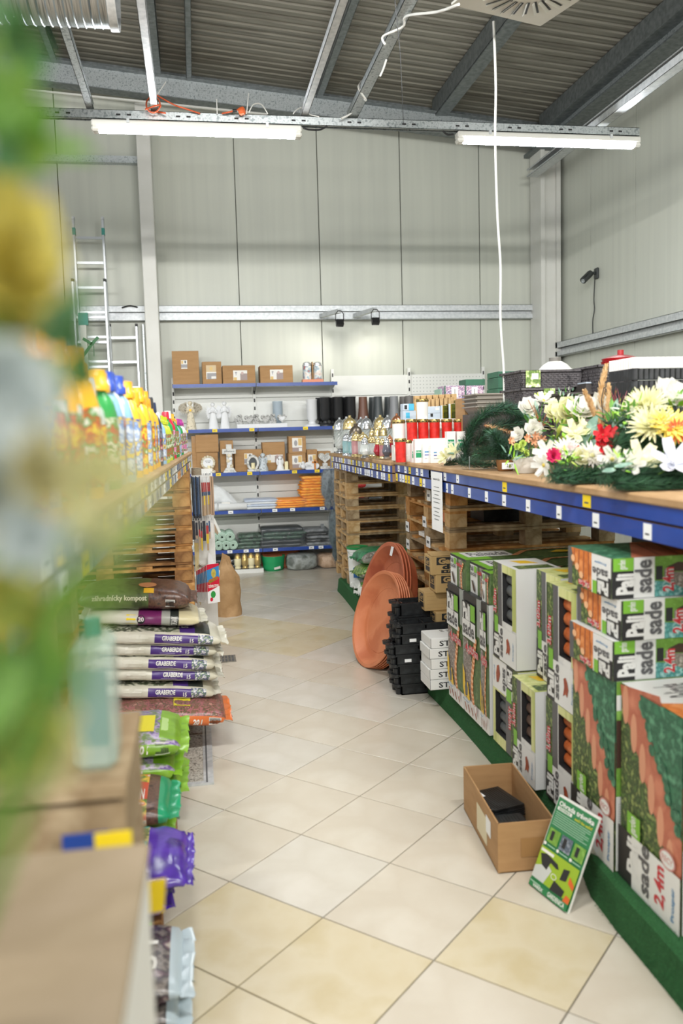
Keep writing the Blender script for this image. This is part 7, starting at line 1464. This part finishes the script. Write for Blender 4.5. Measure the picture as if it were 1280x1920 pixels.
# ================================================================ LEFT SIDE: BOTTLES, BAGS, RACK
random.seed(91)
LX = lambda y: -.27+.033*y; LZ = 1.466+.119
bot_m = {}
def bm(n, c, **k): return mat('plastic_'+n, c, .3, coat=.2, **k)
By = bm('yellow', 'f0b92e'); Bo = bm('amber', 'f2a51f'); Bg = bm('green', '2f9a4a'); Bb = bm('blue', '2f50b4'); Bw = bm('white', 'e4e6e4'); Bl = bm('lime', 'c7d62c'); Bp = bm('magenta', 'b8329a'); Br = bm('red', 'cf2540'); Blb = bm('sky', '8fbce0'); Bd = bm('navy', '2b3656'); Bk = bm('dark', '3a3c40'); Bpk = bm('pink', 'dd6fb0'); Bc = glassy('plastic_clear', 'e6eeee', .1, .5)
lab = [mat('bottle_label_%s' % n, a, .4, col2=c, scale=28, detail=5) for n, a, c in (('meadow', '5f9a4a', ['c23c3a', '4f9a4a', 'e8e2d0', '3f7a3a']), ('sky', '4f7fc4', ['dfe6ee', '4f7fc4', 'e8c83a', '2f56a0']), ('fruit', 'd8823a', ['e8d23a', 'c8302e', '4f9a3f', 'e8e6da']), ('dark', '4a4a50', ['8a8f96', '3a3a42', 'b0505a', 'd8d8d4']), ('bloom', 'c95a9a', ['e6a0c4', '5fa04a', 'b03a7a', 'efe9dc']))]
def bottle_meshes(kind, bodym, capm, labm, H):
    b = MB(); r = {0: .042, 1: .046, 2: .038, 3: .033}[kind]; sy = {0: .62, 1: .72, 2: .8, 3: 1}[kind]
    pr = {0: [(.001, 0), (r, 0), (r*1.03, .01), (r*1.03, H*.55), (r*.98, H*.68), (r*.6, H*.80), (r*.38, H*.83), (r*.38, H*.86)], 1: [(.001, 0), (r, 0), (r*1.04, .012), (r*1.0, H*.2), (r*.92, H*.42), (r*1.02, H*.6), (r*.75, H*.76), (r*.4, H*.82), (r*.4, H*.85)],
          2: [(.001, 0), (r, 0), (r*1.03, .01), (r*1.03, H*.62), (r*.9, H*.72), (r*.45, H*.8), (r*.45, H*.86)], 3: [(.001, 0), (r, 0), (r, H*.66), (r*.7, H*.76), (r*.5, H*.8), (r*.5, H*.84)]}[kind]
    b.lathe(pr, bodym, seg=20, sy=sy, caps=False); m1 = b.mesh('body', 50)
    b = MB(); rc = r*.5 if kind != 1 else r*.62; b.lathe([(rc, H*.84), (rc*1.02, H*.86), (rc*.95, H*.97), (rc*.85, H), (.001, H)] if kind != 1 else [(rc, H*.82), (rc*1.02, H*.88), (rc*.8, H*.9), (rc*.78, H*.99), (.001, H)], capm, seg=16, caps=False); m2 = b.mesh('cap', 50)
    b = MB(); n = 20; k0 = r*1.045; vs = [(k0*math.cos(2*PI*j/n), k0*sy*math.sin(2*PI*j/n), z) for z in (H*.07, H*.32, H*.6) for j in range(n)]; b.add(vs, [(i*n+j, i*n+(j+1) % n, (i+1)*n+(j+1) % n, (i+1)*n+j) for i in range(2) for j in range(n)], labm); m3 = b.mesh('label', 60)
    return m1, m2, m3
kinds = [ # colour words, kind, body, cap, label, height
 ('white bottle with pink cap', 0, Bw, Bpk, lab[1], .235), ('white bottle with magenta cap', 1, Bw, Bp, lab[4], .25), ('green bottle with magenta cap', 2, Bg, Bp, lab[0], .25), ('green bottle with purple cap', 0, Bg, Bp, lab[4], .24), ('pale blue bottle with yellow cap', 0, Blb, By, lab[1], .24), ('white rounded bottle with blue label', 1, Bw, Bw, lab[1], .235), ('green bottle with red cap', 2, Bg, Br, lab[0], .27), ('red bottle with clear cap', 0, Br, Bw, lab[4], .28), ('green bottle with yellow cap', 1, Bg, By, lab[0], .27),
 ('lime yellow bottle', 1, Bl, Bl, lab[0], .24), ('clear bottle with white cap', 2, Bc, Bw, lab[2], .29), ('navy bottle with grey label', 0, Bd, Bd, lab[3], .29), ('yellow bottle with amber cap', 0, By, Bo, lab[2], .30), ('yellow bottle with dark cap', 2, By, Bk, lab[1], .31), ('amber bottle with tall cap', 1, Bo, Bo, lab[2], .325), ('sky blue bottle with white cap', 0, Blb, Bw, lab[1], .25), ('tall yellow bottle with amber cap', 1, By, Bo, lab[1], .33), ('tall yellow bottle', 0, By, By, lab[2], .32),
 ('pale blue bottle with blue cap', 1, Blb, Bb, lab[1], .33), ('pale bottle with blue cap', 0, Bw, Bb, lab[3], .33), ('green bottle with big yellow cap', 1, Bg, By, lab[0], .32), ('large yellow jug with amber cap', 1, By, Bo, lab[2], .35), ('small white bottle', 3, Bw, Bw, lab[4], .18), ('small bottle with blue base', 3, Bw, Bw, lab[1], .15)]
seqf = [0, 0, 1, 2, 3, 4, 5, 8, 7, 6, 9, 23, 9, 15, 10, 11, 13, 12, 16, 12, 14, 16, 22, 12, 17, 16, 22, 15, 18, 19, 18, 20, 20, 10, 17, 21, 22, 21, 17, 21, 16, 21, 17, 21, 21, 17]
seqb = [1, 2, 7, 6, 8, 3, 4, 8, 7, 10, 11, 12, 13, 14, 16, 13, 14, 16, 15, 17, 14, 18, 19, 18, 19, 16, 20, 20, 18, 16, 17, 21, 16, 20, 21, 17, 21, 16, 21, 17, 21, 21]
seqf = [k for k in seqf[:13] for _ in (0, 1)]+seqf[13:]; seqb = [k for k in seqb[:9] for _ in (0, 1)]+seqb[9:]
protos = {}
for row, (sq, dx, y0, dy) in enumerate(((seqf, -.06, 6.78, .099), (seqb, -.165, 6.76, .107))):
    for i, ki in enumerate(sq):
        y = y0-i*dy; d_, kd, bd, cp, lb, H = kinds[ki]
        if y < 1.35: break
        wd_ = '%s, %s row on left counter, %s from far end' % (d_, 'front' if row == 0 else 'second', ORD[i])
        gname = 'bottles on the left counter'
        loc = (LX(y)+dx+U(-.008, .008), y, LZ); rz = -PI/2*0+U(-.35, .35)
        if ki not in protos:
            t = thing('bottle', wd_, 'bottle', loc, rz, gname)
            for nm, me in zip(('bottle_body', 'cap', 'label'), bottle_meshes(kd, bd, cp, lb, H)): ob(nm, me, t)
            protos[ki] = t
        else: dup(protos[ki], loc, rz, wd_)
# ---- soil bags
gb = mat('bag_cream', 'd3d0bf', .3, col2=['dcd9ca', 'c6c2ae'], scale=5, spec=.7); gpur = mat('bag_purple', '4b2f7c', .3, spec=.7); gflow = mat('bag_flowers', '7d86a0', .35, col2=['e4e2da', '3f3f7a', '5f7a4a', 'cfd0c8'], scale=40, spec=.7); gtop = mat('bag_stone_print', 'a5a592', .35, col2=['d8d6c4', '5f6a50', '3c4038', 'c9c8b4'], scale=18, spec=.7)
def cgr(s, side, q):
    if side == 'front': return gpur if -.12 < s < .62 and -.45 < q < .62 else (gflow if .62 <= s < .86 and q < .7 else gb)
    if side == 'top': return gpur if .3 < s < .55 else (mat('bag_dark', '') if .55 <= s < .8 else (gtop if s < .3 else gb))
    return gb
mat('bag_dark', '2f3532')
def gr(z, i, dx=0, dy=0):
    bag('soil_bag', 'cream soil bag with purple lettered side band, %s of five from the top' % ORD[i], (-.275+dx, 4.80+dy, z),   .66, .42, .090, .04+.02*(i % 2), cgr, [('GRABERDE', .02+.06*(i % 2), .34+.06*(i % 2), -.1, .45, 'front', white, 0, .03), ('15', .47, .53, -.3, .2, 'front', white), ('@', -.5, -.2, -.35, .5, 'front', gb)]+([('SUBSTRAT', .33, .45, -.5, .6, 'top', white, 90)] if i == 0 else [])+[('@', .05, .30, -.3, -.24, 'front', mat('bag_lilac', 'a89cc4', .4))], 10+i, 'cream bags with purple band', tilt=(.0, .10))
for i, z in enumerate((.585, .518, .445, .375, .285)): gr(z, i, (.03, .0, -.01, .0, -.02)[i], (-.02, .01, 0, .02, 0)[i])
kb = mat('bag_bark', '4c3128', .35, col2=['6b4a3a', '2f1d18'], scale=45, spec=.8); kg = mat('bag_olive', '4f5f35', .35, col2=['5f7040', '3d4a2a'], scale=15, spec=.6)
bag('soil_bag', 'dark green and bark-brown compost bag lettered kompost, top of the stack', (-.37, 4.86, .77), .60, .42, .135, .0, lambda s, side, q: (kb if s > .25 else kg) if side != 'end' else kb, [('záhradnícky kompost', -.75, .22, -.15, .42, 'front', mat('bag_cream_text', 'd8d8b8', .5), 0, .03), ('#', .55, .72, -.55, .1, 'front', black), ('o', .05, .38, -.75, -.2, 'top', mat('bag_hand', 'c98a5a', .5)), ('@', .16, .34, -.95, -.78, 'top', mat('bag_sun', 'e8b52e', .5))], 20, tilt=(0, .06))
wine = mat('bag_wine', '7a2a66', .3, spec=.8)
def c20(s, side, q): return wine if -.1 < s < .3 else (mat('bag_silver', '') if .3 <= s < .45 else (mat('bag_dark', '') if .45 <= s < .6 else (mat('bag_pale_sand', 'd6cba4', .35) if s < .95 and s > 0 else gb)))
bag('soil_bag', 'wine-red, black and sand coloured bag marked 20 under the compost bag', (-.33, 4.84, .685), .62, .42, .09, .03, c20, [('o', -.12, .02, -.5, .6, 'front', black), ('20', -.10, .0, -.2, .35, 'front', white), ('@', -.3, -.14, -.5, .6, 'front', yel), ('ORGANIK', .46, .58, -.6, .5, 'front', white, 90)], 21, tilt=(0, .09))
heath = mat('bag_heather', '8a5f58', .35, col2=['6b5a3a', 'b06a70', '4a4a2a', 'c08a80'], scale=30, spec=.7); bor = mat('bag_orange', 'd9702c', .3, spec=.7)
bag('soil_bag', 'orange and heather printed bag lettered na vresy a vresovce', (-.24, 4.68, .165), .66, .46, .125, .02, lambda s, side, q: (bor if side in ('front', 'end') and q < .35 else heath), [('na vresy a vresovce', -.75, .40, -.55, .05, 'front', white, 0, .04, .2), ('20 l', .46, .62, -.55, .0, 'front', white, 0, .04, .2), ('#', .72, .92, -.6, .2, 'front', black), ('@', .15, .42, -.75, .2, 'top', mat('bag_yellow_tag', 'e4d83a', .4))], 22, tilt=(0, .07))
for k in range(2): bag('soil_bag', 'pale plastic bag low in the stack behind the heather bag, %s' % ('upper' if k else 'lower'), (-.30, 5.0, .14+.07*k), .60, .3, .08, 0, lambda s, side, q: gb, [], 23+k)
lime = mat('bag_lime', '84b52f', .3, col2=['8fc038', '78a628'], scale=6, spec=.7); crocus = mat('bag_crocus', '8f7aa8', .35, col2=['6d8a3f', 'b8a8c8', '6a4f96', '8fae4a'], scale=16, spec=.7)
def clm(s, side, q):
    if side == 'front': return lime if q < .5 else crocus
    if side == 'top': return crocus if s < .70 else lime
    return lime
for i, (z, dx) in enumerate(((.315, 0), (.205, -.03), (.135, -.01))):
    bag('soil_bag', 'lime green bag lettered dreviny 20 l, %s of three from the top' % ORD[i], (-.425+dx, 3.86, z), .60, .46, .115 if i < 2 else .075, 0, clm, [('ovocné dreviny', -.70, .24, -.25, .42, 'front', white, 0, .04, .2), ('20 l', .36, .56, -.25, .42, 'front', white, 0, .04, .2), ('#', .64, .85, -.4, .6, 'front', black)]+([('@', .36, .62, -.6, .3, 'top', mat('bag_yellow_tag', '')), ('@', .72, .82, -.9, .2, 'top', mat('bag_lime_pale', 'b8d88a', .4))] if i == 0 else []), 30+i, 'lime green bags')
veg = mat('bag_vegetables', '9a8a3a', .35, col2=['3f7a2f', 'e0b83a', 'c8402e', 'e6dfc4', '4a4f96'], scale=16, spec=.7)
bag('soil_bag', 'colourful vegetable printed bag with blue lettering in front of the lime bags', (-.45, 3.36, .225), .58, .40, .105, 0, lambda s, side, q: veg if s < .72 else kb if s < .84 else bm('teal_green', '1f9a6a'), [('ZZAHRAD', -.35, .05, -.8, -.1, 'top', white, 90, .03), ('FLORIN', .45, .66, -.6, -.1, 'top', white), ('@', .42, .70, -.55, .25, 'top', mat('bag_red', 'c04a30', .4))], 40)
for k in range(1): bag('soil_bag', 'plain bag hidden under the colourful vegetable bag', (-.46, 3.36, .135), .56, .38, .09, 0, lambda s, side, q: lime, [], 41)
purp = mat('bag_violet', '4a2a9a', .25, col2=['5a38b0', '3a1f82'], scale=8, spec=.9); photo = mat('bag_shrub_print', '6a7a4a', .35, col2=['4a5a34', 'c8bf7a', '7a6a80', '8a9a5a'], scale=22, spec=.7); tealm = mat('bag_teal', '2fa6a0', .35)
def cpu(s, side, q): return purp if s > .52 or side == 'other' else photo
for i, (z, dx) in enumerate(((.215, 0), (.135, -.07))):
    bag('soil_bag', 'shiny violet ended bag with shrub photo, %s one of two' % ('upper' if i == 0 else 'lower'), (-.36+dx, 2.90, z), .54, .40, .09, 0, cpu, [('@', .28, .48, -.95, .8, 'top', tealm), ('Hydrokomplex', .30, .37, -.85, .3, 'top', white, 90), ('substrát pre azalky', .38, .44, -.85, .3, 'top', white, 90), ('o', -.10, .15, -.7, -.1, 'top', tealm), ('15 l', -.05, .10, -.55, -.25, 'top', white, 90, .03), ('@', -.15, .15, .55, .95, 'top', tealm), ('o', .0, .3, .25, .6, 'top', white)] if i == 0 else [], 50+i, None, wr=.011, fin=.02)
dkb = mat('bag_stone_dark', '4f4a48', .3, col2=['8f8780', '3a3436', '6a4f5a', 'b8b0a4'], scale=16, spec=.8); bluew = mat('bag_pale_blue', 'b8c8cf', .3, spec=.8)
for i, (z, y, dx) in enumerate(((.075, 2.52, 0), (.0, 2.5, -.01), (.0, 2.08, .01))):
    bag('soil_bag', 'dark stone chip bag with pale blue end on the floor, %s' % ('on top of another', 'under another', 'nearest to the camera')[i], (-.35+dx, y, z+.002), .48, .36, .08 if i < 2 else .13, 0, lambda s, side, q: bluew if s > .86 else dkb, [('5 l', .5, .7, -.5, .3, 'top', white, 90)], 60+i)
for k, (x0, y0, wx, dy) in enumerate(((-1.38, 4.45, 1.2, .8), (-1.36, 3.55, 1.2, .8), (-1.38, 2.72, 1.2, .75))): pallet('low brown pallet under the soil bags, %s from the back' % ORD[k], x0, y0, wx, dy, .0, woodorange, 'floor pallets under the soil bags', n=5)
t = thing('seed_carton', 'small lime carton with pale front on the floor beside the violet bags', 'carton', (-.21, 2.66, 0)); b = MB(); b.box(-.12, .0, -.03, .08, 0, .13, lime); b.box(-.11, -.01, -.032, -.03, .02, .11, mat('pale_lime', 'cbd08a', .5)); b.build('carton', t)
# ---- paper sack
t = thing('paper_sack', 'brown paper sack with twisted top standing on the floor', 'sack', (W(428, 1150, 7.95).x, 8.0, 0)); sackm = mat('sack_paper', 'b08d63', .85, col2=['a27f56', 'bd9a70'], scale=5, bump=.5, bscale=22)
b = MB(); n = 36; vs = []; H = 16
for j in range(H+1):
    v = j/H; z = v*.54; r = .128-.012*v if v < .68 else .12*(1-(v-.68)/.32*.78)
    for k in range(n):
        a = 2*PI*k/n; d = noise.noise(Vector((math.cos(a)*2.2, math.sin(a)*2.2, v*6)))*.012; rr = r*(1+(.06*math.sin(a*7+v*5) if v > .6 else 0))+d; vs.append((rr*math.cos(a)-.04*max(0, v-.75), rr*.8*math.sin(a), z))
b.add(vs, [(j*n+k, j*n+(k+1) % n, (j+1)*n+(k+1) % n, (j+1)*n+k) for j in range(H) for k in range(n)]+[tuple(range(n-1, -1, -1)), tuple(H*n+k for k in range(n))], sackm); b.build('sack_body', t, 40)
b = MB(); b.add([(-.05, -.004, .50), (.05, -.004, .50), (.035, .004, .56), (-.035, .004, .60), (-.05, .012, .50), (.05, .012, .50)], [(0, 1, 2, 3), (5, 4, 3, 2), (0, 3, 4), (1, 5, 2)], sackm); b.build('folded_top', t)
# ---- tool rack on the side of the far pallets
RY = 6.86
t = thing('display_rack', 'pegboard end rack with hooks at the end of the left pallets', 'rack', (.0, RY+.12, 0)); b = MB(); b.box(-.05, .12, 0, .02, .0, 1.44, shw)
b.build('board', t); b = MB()
for z in (1.40, .97, .55):
    for x in (-.03, .02, .07, .10): b.tube([(x, 0, z), (x, -.16, z), (x, -.175, z+.015)], .003, galv, 5)
b.build('hooks', t)
t2 = thing('wood_block', 'dark weathered wooden block on the floor under the seed packets', 'wood block', tuple(Zp(389, 1178, 0)+Vector((0, .06, 0)))); b = MB(); b.cbox(-.065, .065, -.05, .05, 0, .125, woods[1], .004); b.box(-.07, .07, -.06, .06, .125, .15, woods[1]); b.build('block', t2)
t2 = thing('plastic_bundle', 'white plastic bundle lying on the dark wooden block', 'bag', (t2.location.x, t2.location.y, .151)); b = MB(); b.ball((0, 0, .03), .065, whiteb, 12, 6, sx=1, sy=.8, sz=.46); b.build('bundle', t2, 40)
bladeb = mat('rod_blue', '3a5578', .4); rods = [bladeb, mat('rod_dark', '2a2c34', .4), mat('rod_red', 'b03434', .4), mat('rod_tan', 'b59a78', .6), mat('rod_yellow', 'd9b92e', .4)]
def tool(label, px, py0, py1, Y, segs, w_=.012, name='hanging_tool', grp=None):
    a = W(px, py0, Y); c = W(px, py1, Y); t = thing(name, label, 'tool', tuple(a), 0, grp); h = c.z-a.z; b = MB(); z = 0
    for f, m, wf in segs: b.box(-w_*wf/2, w_*wf/2, -.004, .004, z+h*f, z, m); z += h*f
    b.build('tool_body', t); b = MB(); b.box(-w_*.7, w_*.7, -.001, .001, 0, .03, clearf); b.tube([(0, .0, .02), (0, .05, .035)], .002, galv, 4); b.build('hang_tab', t)
for i in range(7): tool('long blue rod in the dense bunch on the rack, %s from the left' % ORD[i], 359+i*2.4, 893+i % 3, 976-i % 2*4, RY-.03*(i % 3), [(.9, rods[0] if i % 3 else rods[1], .8), (.1, rods[1], 1)], grp='bunch of blue rods')
for i, px in enumerate((378, 381.5, 385, 389, 392)): tool('rod with red, blue and yellow bands on the upper rack hooks, %s from the left' % ORD[i], px, 896, 968-i, RY-.05*(i % 2), [(.12, galvw, .6), (.25, rods[2], 1), (.1, rods[0], 1), (.25, rods[4] if i % 2 else rods[3], 1), (.28, rods[3], 1.1)], grp='banded rods')
for i, px in enumerate((394.5, 397.5)): tool('kraft-coloured flat blade pack at the right of the rack, %s' % ('left one' if i == 0 else 'right one'), px, 893, 966, RY-.1, [(1, mat('pack_kraft', 'a88c72', .6), 1.3)], name='blade_pack')
for i, (px, y1, sg) in enumerate(((362, 1012, [(1, rods[1], 2)]), (368, 1010, [(.8, rods[1], 1.5), (.2, rods[3], 1)]), (373, 1030, [(.3, rods[1], 1), (.25, rods[2], 1), (.45, rods[3], 1)]), (377, 1032, [(.3, rods[1], 1), (.25, rods[2], 1), (.45, rods[4], 1)]), (382, 1014, [(1, rods[1], 2)]), (388, 1032, [(.1, rods[0], 1), (.3, rods[2], 1.6), (.35, rods[4], 1.6), (.25, rods[3], 1.2)]), (392, 1010, [(.6, rods[0], 1), (.4, rods[3], 1)]), (397, 1008, [(1, stickw, 1.2)]))):
    tool('short tool of the lower rack row, %s from the left' % ORD[i], px, 977+i % 2*3, y1, RY-.06, sg, grp='lower row of hanging tools')
for i in range(4): tool('long thin yellow rod hanging below the rack, %s of four' % ORD[i], 365+i*2.0, 1018, 1120+i*5, RY-.02, [(1, rods[4], .35)], grp='yellow rods')
t = thing('twine_reel', 'stack of grey twine reels on the top corner of the far pallets', 'twine', tuple(W(368, 882, 6.5)), 0); t.location.z = 1.415
b = MB(); pr = []
for k in range(8): pr += [(.035, k*.007), (.039, k*.007+.0035)]
b.lathe([(.001, 0)]+pr+[(.001, .056)], mat('twine', 'a39884', .9, bump=.4, bscale=200), (.0, 0, 0), 18, caps=False); b.build('reel', t)
# seed packets
t = thing('white_sheet', 'white curved plastic sheet hanging behind the seed packets', 'sheet', tuple(W(392, 1040, 6.895))); b = MB(); P = [W(a, c, 6.895)-t.location for a, c in ((390, 1035), (396, 1040), (404, 1062), (412, 1070), (410, 1086), (402, 1080), (390, 1075))]; b.add(P+[p+Vector((0, .003, 0)) for p in P], [tuple(range(7)), tuple(range(13, 6, -1))]+[((k+1) % 7, k, 7+k, 7+(k+1) % 7) for k in range(7)], paper); b.build('sheet', t)
t = thing('angle_strip', 'pale wooden angle leaning against the mint rolls', 'strip', tuple(W(402, 975, 10.45))); b = MB(); p = W(400, 972, 10.45)-t.location; q = W(414, 1003, 10.45)-t.location; b.bar(p, q, .03, .03, stickw); b.add([p, q, W(403, 1003, 10.45)-t.location, W(396, 985, 10.45)-t.location], [(0, 1, 2, 3)], mat('pack_kraft', '')); b.build('strip', t)
for i in range(8):
    px = 370+i*2.8; Y = RY-.30+.035*i*0; Y = 6.63-.03*i; a = W(px, 1128+i*.6, Y); h = .30-.008*(7-i); t = thing('seed_packet', 'red and blue seed packet in the hanging row, %s from the left' % ORD[i], 'seed packet', tuple(a), .5, 'hanging seed packets'); w_ = .105 if i == 7 else .09
    b = MB(); b.box(0, w_, -.003, .003, 0, h, paper); b.build('packet', t); b = MB(); A = Art(b, (0, -.003, 0), (1, 0, 0), (0, 0, 1), w_, h); A.poly([(0, .3), (1, .42), (1, .66), (0, .56)], Br); A.poly([(0, .55), (1, .65), (1, .95), (0, .88)], mat('packet_blue', '3a8ac4', .4)); A.poly([(0, .86), (1, .94), (1, 1), (0, 1)], Br); A.ell(.55, .76, .2, .12, py_); A.poly([(.1, .5), (.9, .6), (.9, .68), (.1, .6)], mat('packet_leaf', '5a9a3a', .5, col2=['c8502e', '4f8a30'], scale=60)); A.text('trávna zmes', .08, .40, .92, .5, white); A.ell(.45, .22, .2, .09, Bg); A.ell(.3, .1, .12, .05, Br); b.build('print', t)
t = thing('yellow_blade', 'thin yellow strip packet at the right of the seed packets', 'packet', tuple(W(405, 1125, 6.8))); b = MB(); h = W(404, 1075, 6.8).z-t.location.z; b.box(-.008, .008, -.003, .003, 0, h*.75, yel); b.box(-.008, .008, -.003, .003, h*.75, h, Br); b.build('strip', t)
t = thing('dried_bundle', 'small dark brown dried bundle above the seed packets', 'bundle', tuple(W(380, 1066, 6.75))); b = MB(); needles(b, [(-.04, 0, 0.02), (.05, 0, .0)], .02, 220, .035, [firm[3], mat('pack_kraft', '')]); tag(b.build('dry_leaves', t), None, None, kind='stuff')
# ================================================================ BLURRED FOREGROUND AT THE LEFT
zt = 1.20; p1 = Zp(255, 1600, zt)
t = thing('display_box', 'large kraft-topped white-sided box close to the camera at lower left', 'box', (p1.x, .35, .62), -.02)
dp = p1.y-.35; b = MB(); b.cbox(-.55, 0, 0, dp, 0, zt-.62, white, .004); b.build('carton', t); b = MB(); b.cbox(-.553, .003, -.003, dp+.003, zt-.62, zt-.62+.012, mat('box_lid', 'a3927a', .8, col2=['9b8a70', 'ab9a80'], scale=4), .003); b.build('lid', t)
b = MB()
for yy, zz_, ry, rz2 in ((dp*.55, .33, .03, .06), (dp*.35, .20, .02, .05), (dp*.75, .15, .02, .04)): b.add([(.0006, yy+ry*math.cos(a), zz_+rz2*math.sin(a)) for a in [2*PI*k/12 for k in range(12)]], [tuple(range(12))], dgrey)
b.build('printed_marks', t)
t2 = thing('display_table', 'white display stand carrying the kraft-topped box', 'stand', (p1.x-.02, .35, 0)); b = MB(); b.box(-.5, -.02, .01, dp-.02, .0, .60, shw); b.box(-.53, .0, 0, dp, .60, .619, shw); b.build('stand_body', t2)
t = thing('price_strip', 'blue price strip end with a yellow tag behind the kraft-topped box', 'price tag', tuple(W(205, 1585, 1.12))); b = MB(); b.box(-.06, .0, -.002, .002, -.045, .02, blue); b.build('strip', t); b = MB(); b.box(-.018, .03, -.006, -.003, -.015, .02, yel); b.build('price_tag', t)
t = thing('price_tag_card', 'yellow price tag hanging beside the kraft-topped box', 'price tag', tuple(W(287, 1683, 1.35))); b = MB(); b.obox((-.016, 0, -.028), (.032, .004, 0), (0, .002, 0), (0.006, 0, .056), yel); b.build('card', t); b = MB(); b.tube([(0, 0, .028), (-.02, 0, .06), (-.09, -.04, .07)], .002, clearf, 4); b.build('holder', t)
crw = woods[0]
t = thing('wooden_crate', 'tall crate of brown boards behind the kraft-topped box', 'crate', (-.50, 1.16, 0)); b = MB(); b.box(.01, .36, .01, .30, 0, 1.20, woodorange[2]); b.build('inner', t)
for k in range(9): b = MB(); b.box(0, .37, 0, .012, .01+k*.138, .12+k*.138, woods[1]); b.build('board', t); b = MB(); b.box(.37, .382, 0, .31, .01+k*.138, .12+k*.138, woods[1]); b.build('board', t)
b = MB(); b.box(-.01, .385, -.005, .32, 1.235, 1.25, woods[1]); b.build('top_board', t)
t = thing('plastic_canister', 'clear pale green plastic canister on the wooden crate', 'canister', (W(182, 1400, 1.24).x, 1.26, 1.2505)); gm = glassy('pale_green_plastic', 'b8ccbf', .2, .55); b = MB(); b.cbox(-.03, .03, -.05, .05, 0, .19, gm, .012); b.build('canister_body', t); b = MB(); b.lathe([(.014, .19), (.014, .215), (.001, .216)], mat('teal_cap', ''), seg=14, caps=False); b.build('cap', t)
b = MB(); b.box(-.022, .022, -.052, -.0505, .04, .15, mat('teal_label', '7f9c90', .5)); b.build('label', t)
# artificial flowers right in front of the lens
t = thing('flower_bunch', 'tall bunch of artificial yellow and white flowers blurred close to the camera', 'artificial flowers', (-.20, .52, 1.2125))
b = MB(); b.lathe([(.001, 0), (.035, 0), (.05, .13), (.052, .14), (.045, .14), (.04, .02), (.001, .02)], mat('grey_pot', '9aa09c', .5), seg=20, caps=False); b.build('pot', t, 40)
fg1 = mat('leaf_spring', '7da845', .5, tl=.4, col2=['6b9a3a', '9abb5c'], scale=30); fg2 = mat('leaf_deep', '4d7a45', .5, tl=.3); fgy = mat('bloom_yellow', 'd6c860', .5, tl=.4, col2=['ddd27a', 'c9b84a'], scale=20); fgw = mat('bloom_pale', 'ccd4d2', .5, tl=.4); fgs = mat('bloom_sand', 'c9c190', .5, tl=.4)
def fl(px, py, Y, R_, m, kind=ROSE):
    c = W(px, py, Y)-t.location; b = MB(); bloom(b, c, (.4, -1, .2), R_, kind, m); b.build('flower_head', t, 70); b = MB(); b.tube([c, Vector((c.x*.7-.03, c.y*.6, c.z*.6)), Vector((0, 0, .1))], .002, fg1, 4); b.build('stem', t)
def lfc(px, py, Y, m, n=5, L=.032, spread=.012):
    c = W(px, py, Y)-t.location; b = MB()
    for k in range(n): o = Vector((U(-1, 1), U(-1, 1), U(-1, 1)))*spread; petal(b, c+o, Vector((U(-1, .6), U(-.5, .2), U(-.6, 1))), Vector((.2, -1, .3)), L*U(.7, 1.2), L*.42, .1, m, 4, .15)
    tag(b.build('leaf_spray', t, 70), None, None, kind='stuff')
for px, py, Y, m, n in ((10, 110, .40, fg2, 3), (15, 190, .38, fg1, 4), (30, 150, .40, fg2, 2), (20, 290, .36, fg1, 5), (55, 320, .38, fg1, 3), (0, 340, .36, fg2, 3), (85, 650, .40, fg2, 5), (50, 610, .38, fg1, 3), (115, 690, .42, fg2, 3), (130, 740, .42, fg1, 2), (20, 620, .36, fg1, 3), (30, 1110, .36, fg1, 5), (80, 1180, .36, fg1, 5), (30, 1220, .34, fg1, 5), (0, 1270, .36, fg2, 4), (120, 1240, .38, fg1, 2), (50, 1330, .36, fg1, 3), (110, 1350, .40, fgs, 2), (15, 820, .36, fgs, 3), (190, 1060, .42, fg1, 1), (5, 60, .42, fg1, 1), (60, 880, .3, fgs, 2), (70, 940, .3, fgw, 2)): lfc(px, py, Y, m, n)
for px, py, Y, R_, m in ((5, 430, .36, .018, fgy), (20, 500, .34, .020, fgy), (-5, 570, .36, .018, fgy), (5, 740, .34, .020, fgw), (30, 800, .33, .016, fgw), (80, 890, .30, .012, fgs), (180, 880, .22, .0085, mat('bloom_cream', 'd9d6a4', .5, tl=.4)), (262, 925, .21, .006, mat('bloom_cream', '')), (215, 1000, .24, .006, mat('bloom_cream', '')), (170, 1010, .30, .007, fgw), (-10, 930, .33, .018, fgw), (20, 980, .33, .014, fgs), (0, 1130, .34, .014, fgy), (30, 1390, .36, .018, fgy), (90, 1420, .36, .012, fgs), (0, 1370, .36, .018, fg2), (0, 230, .38, .012, fgy), (55, 1010, .3, .012, fgw)): fl(px, py, Y, R_, m)
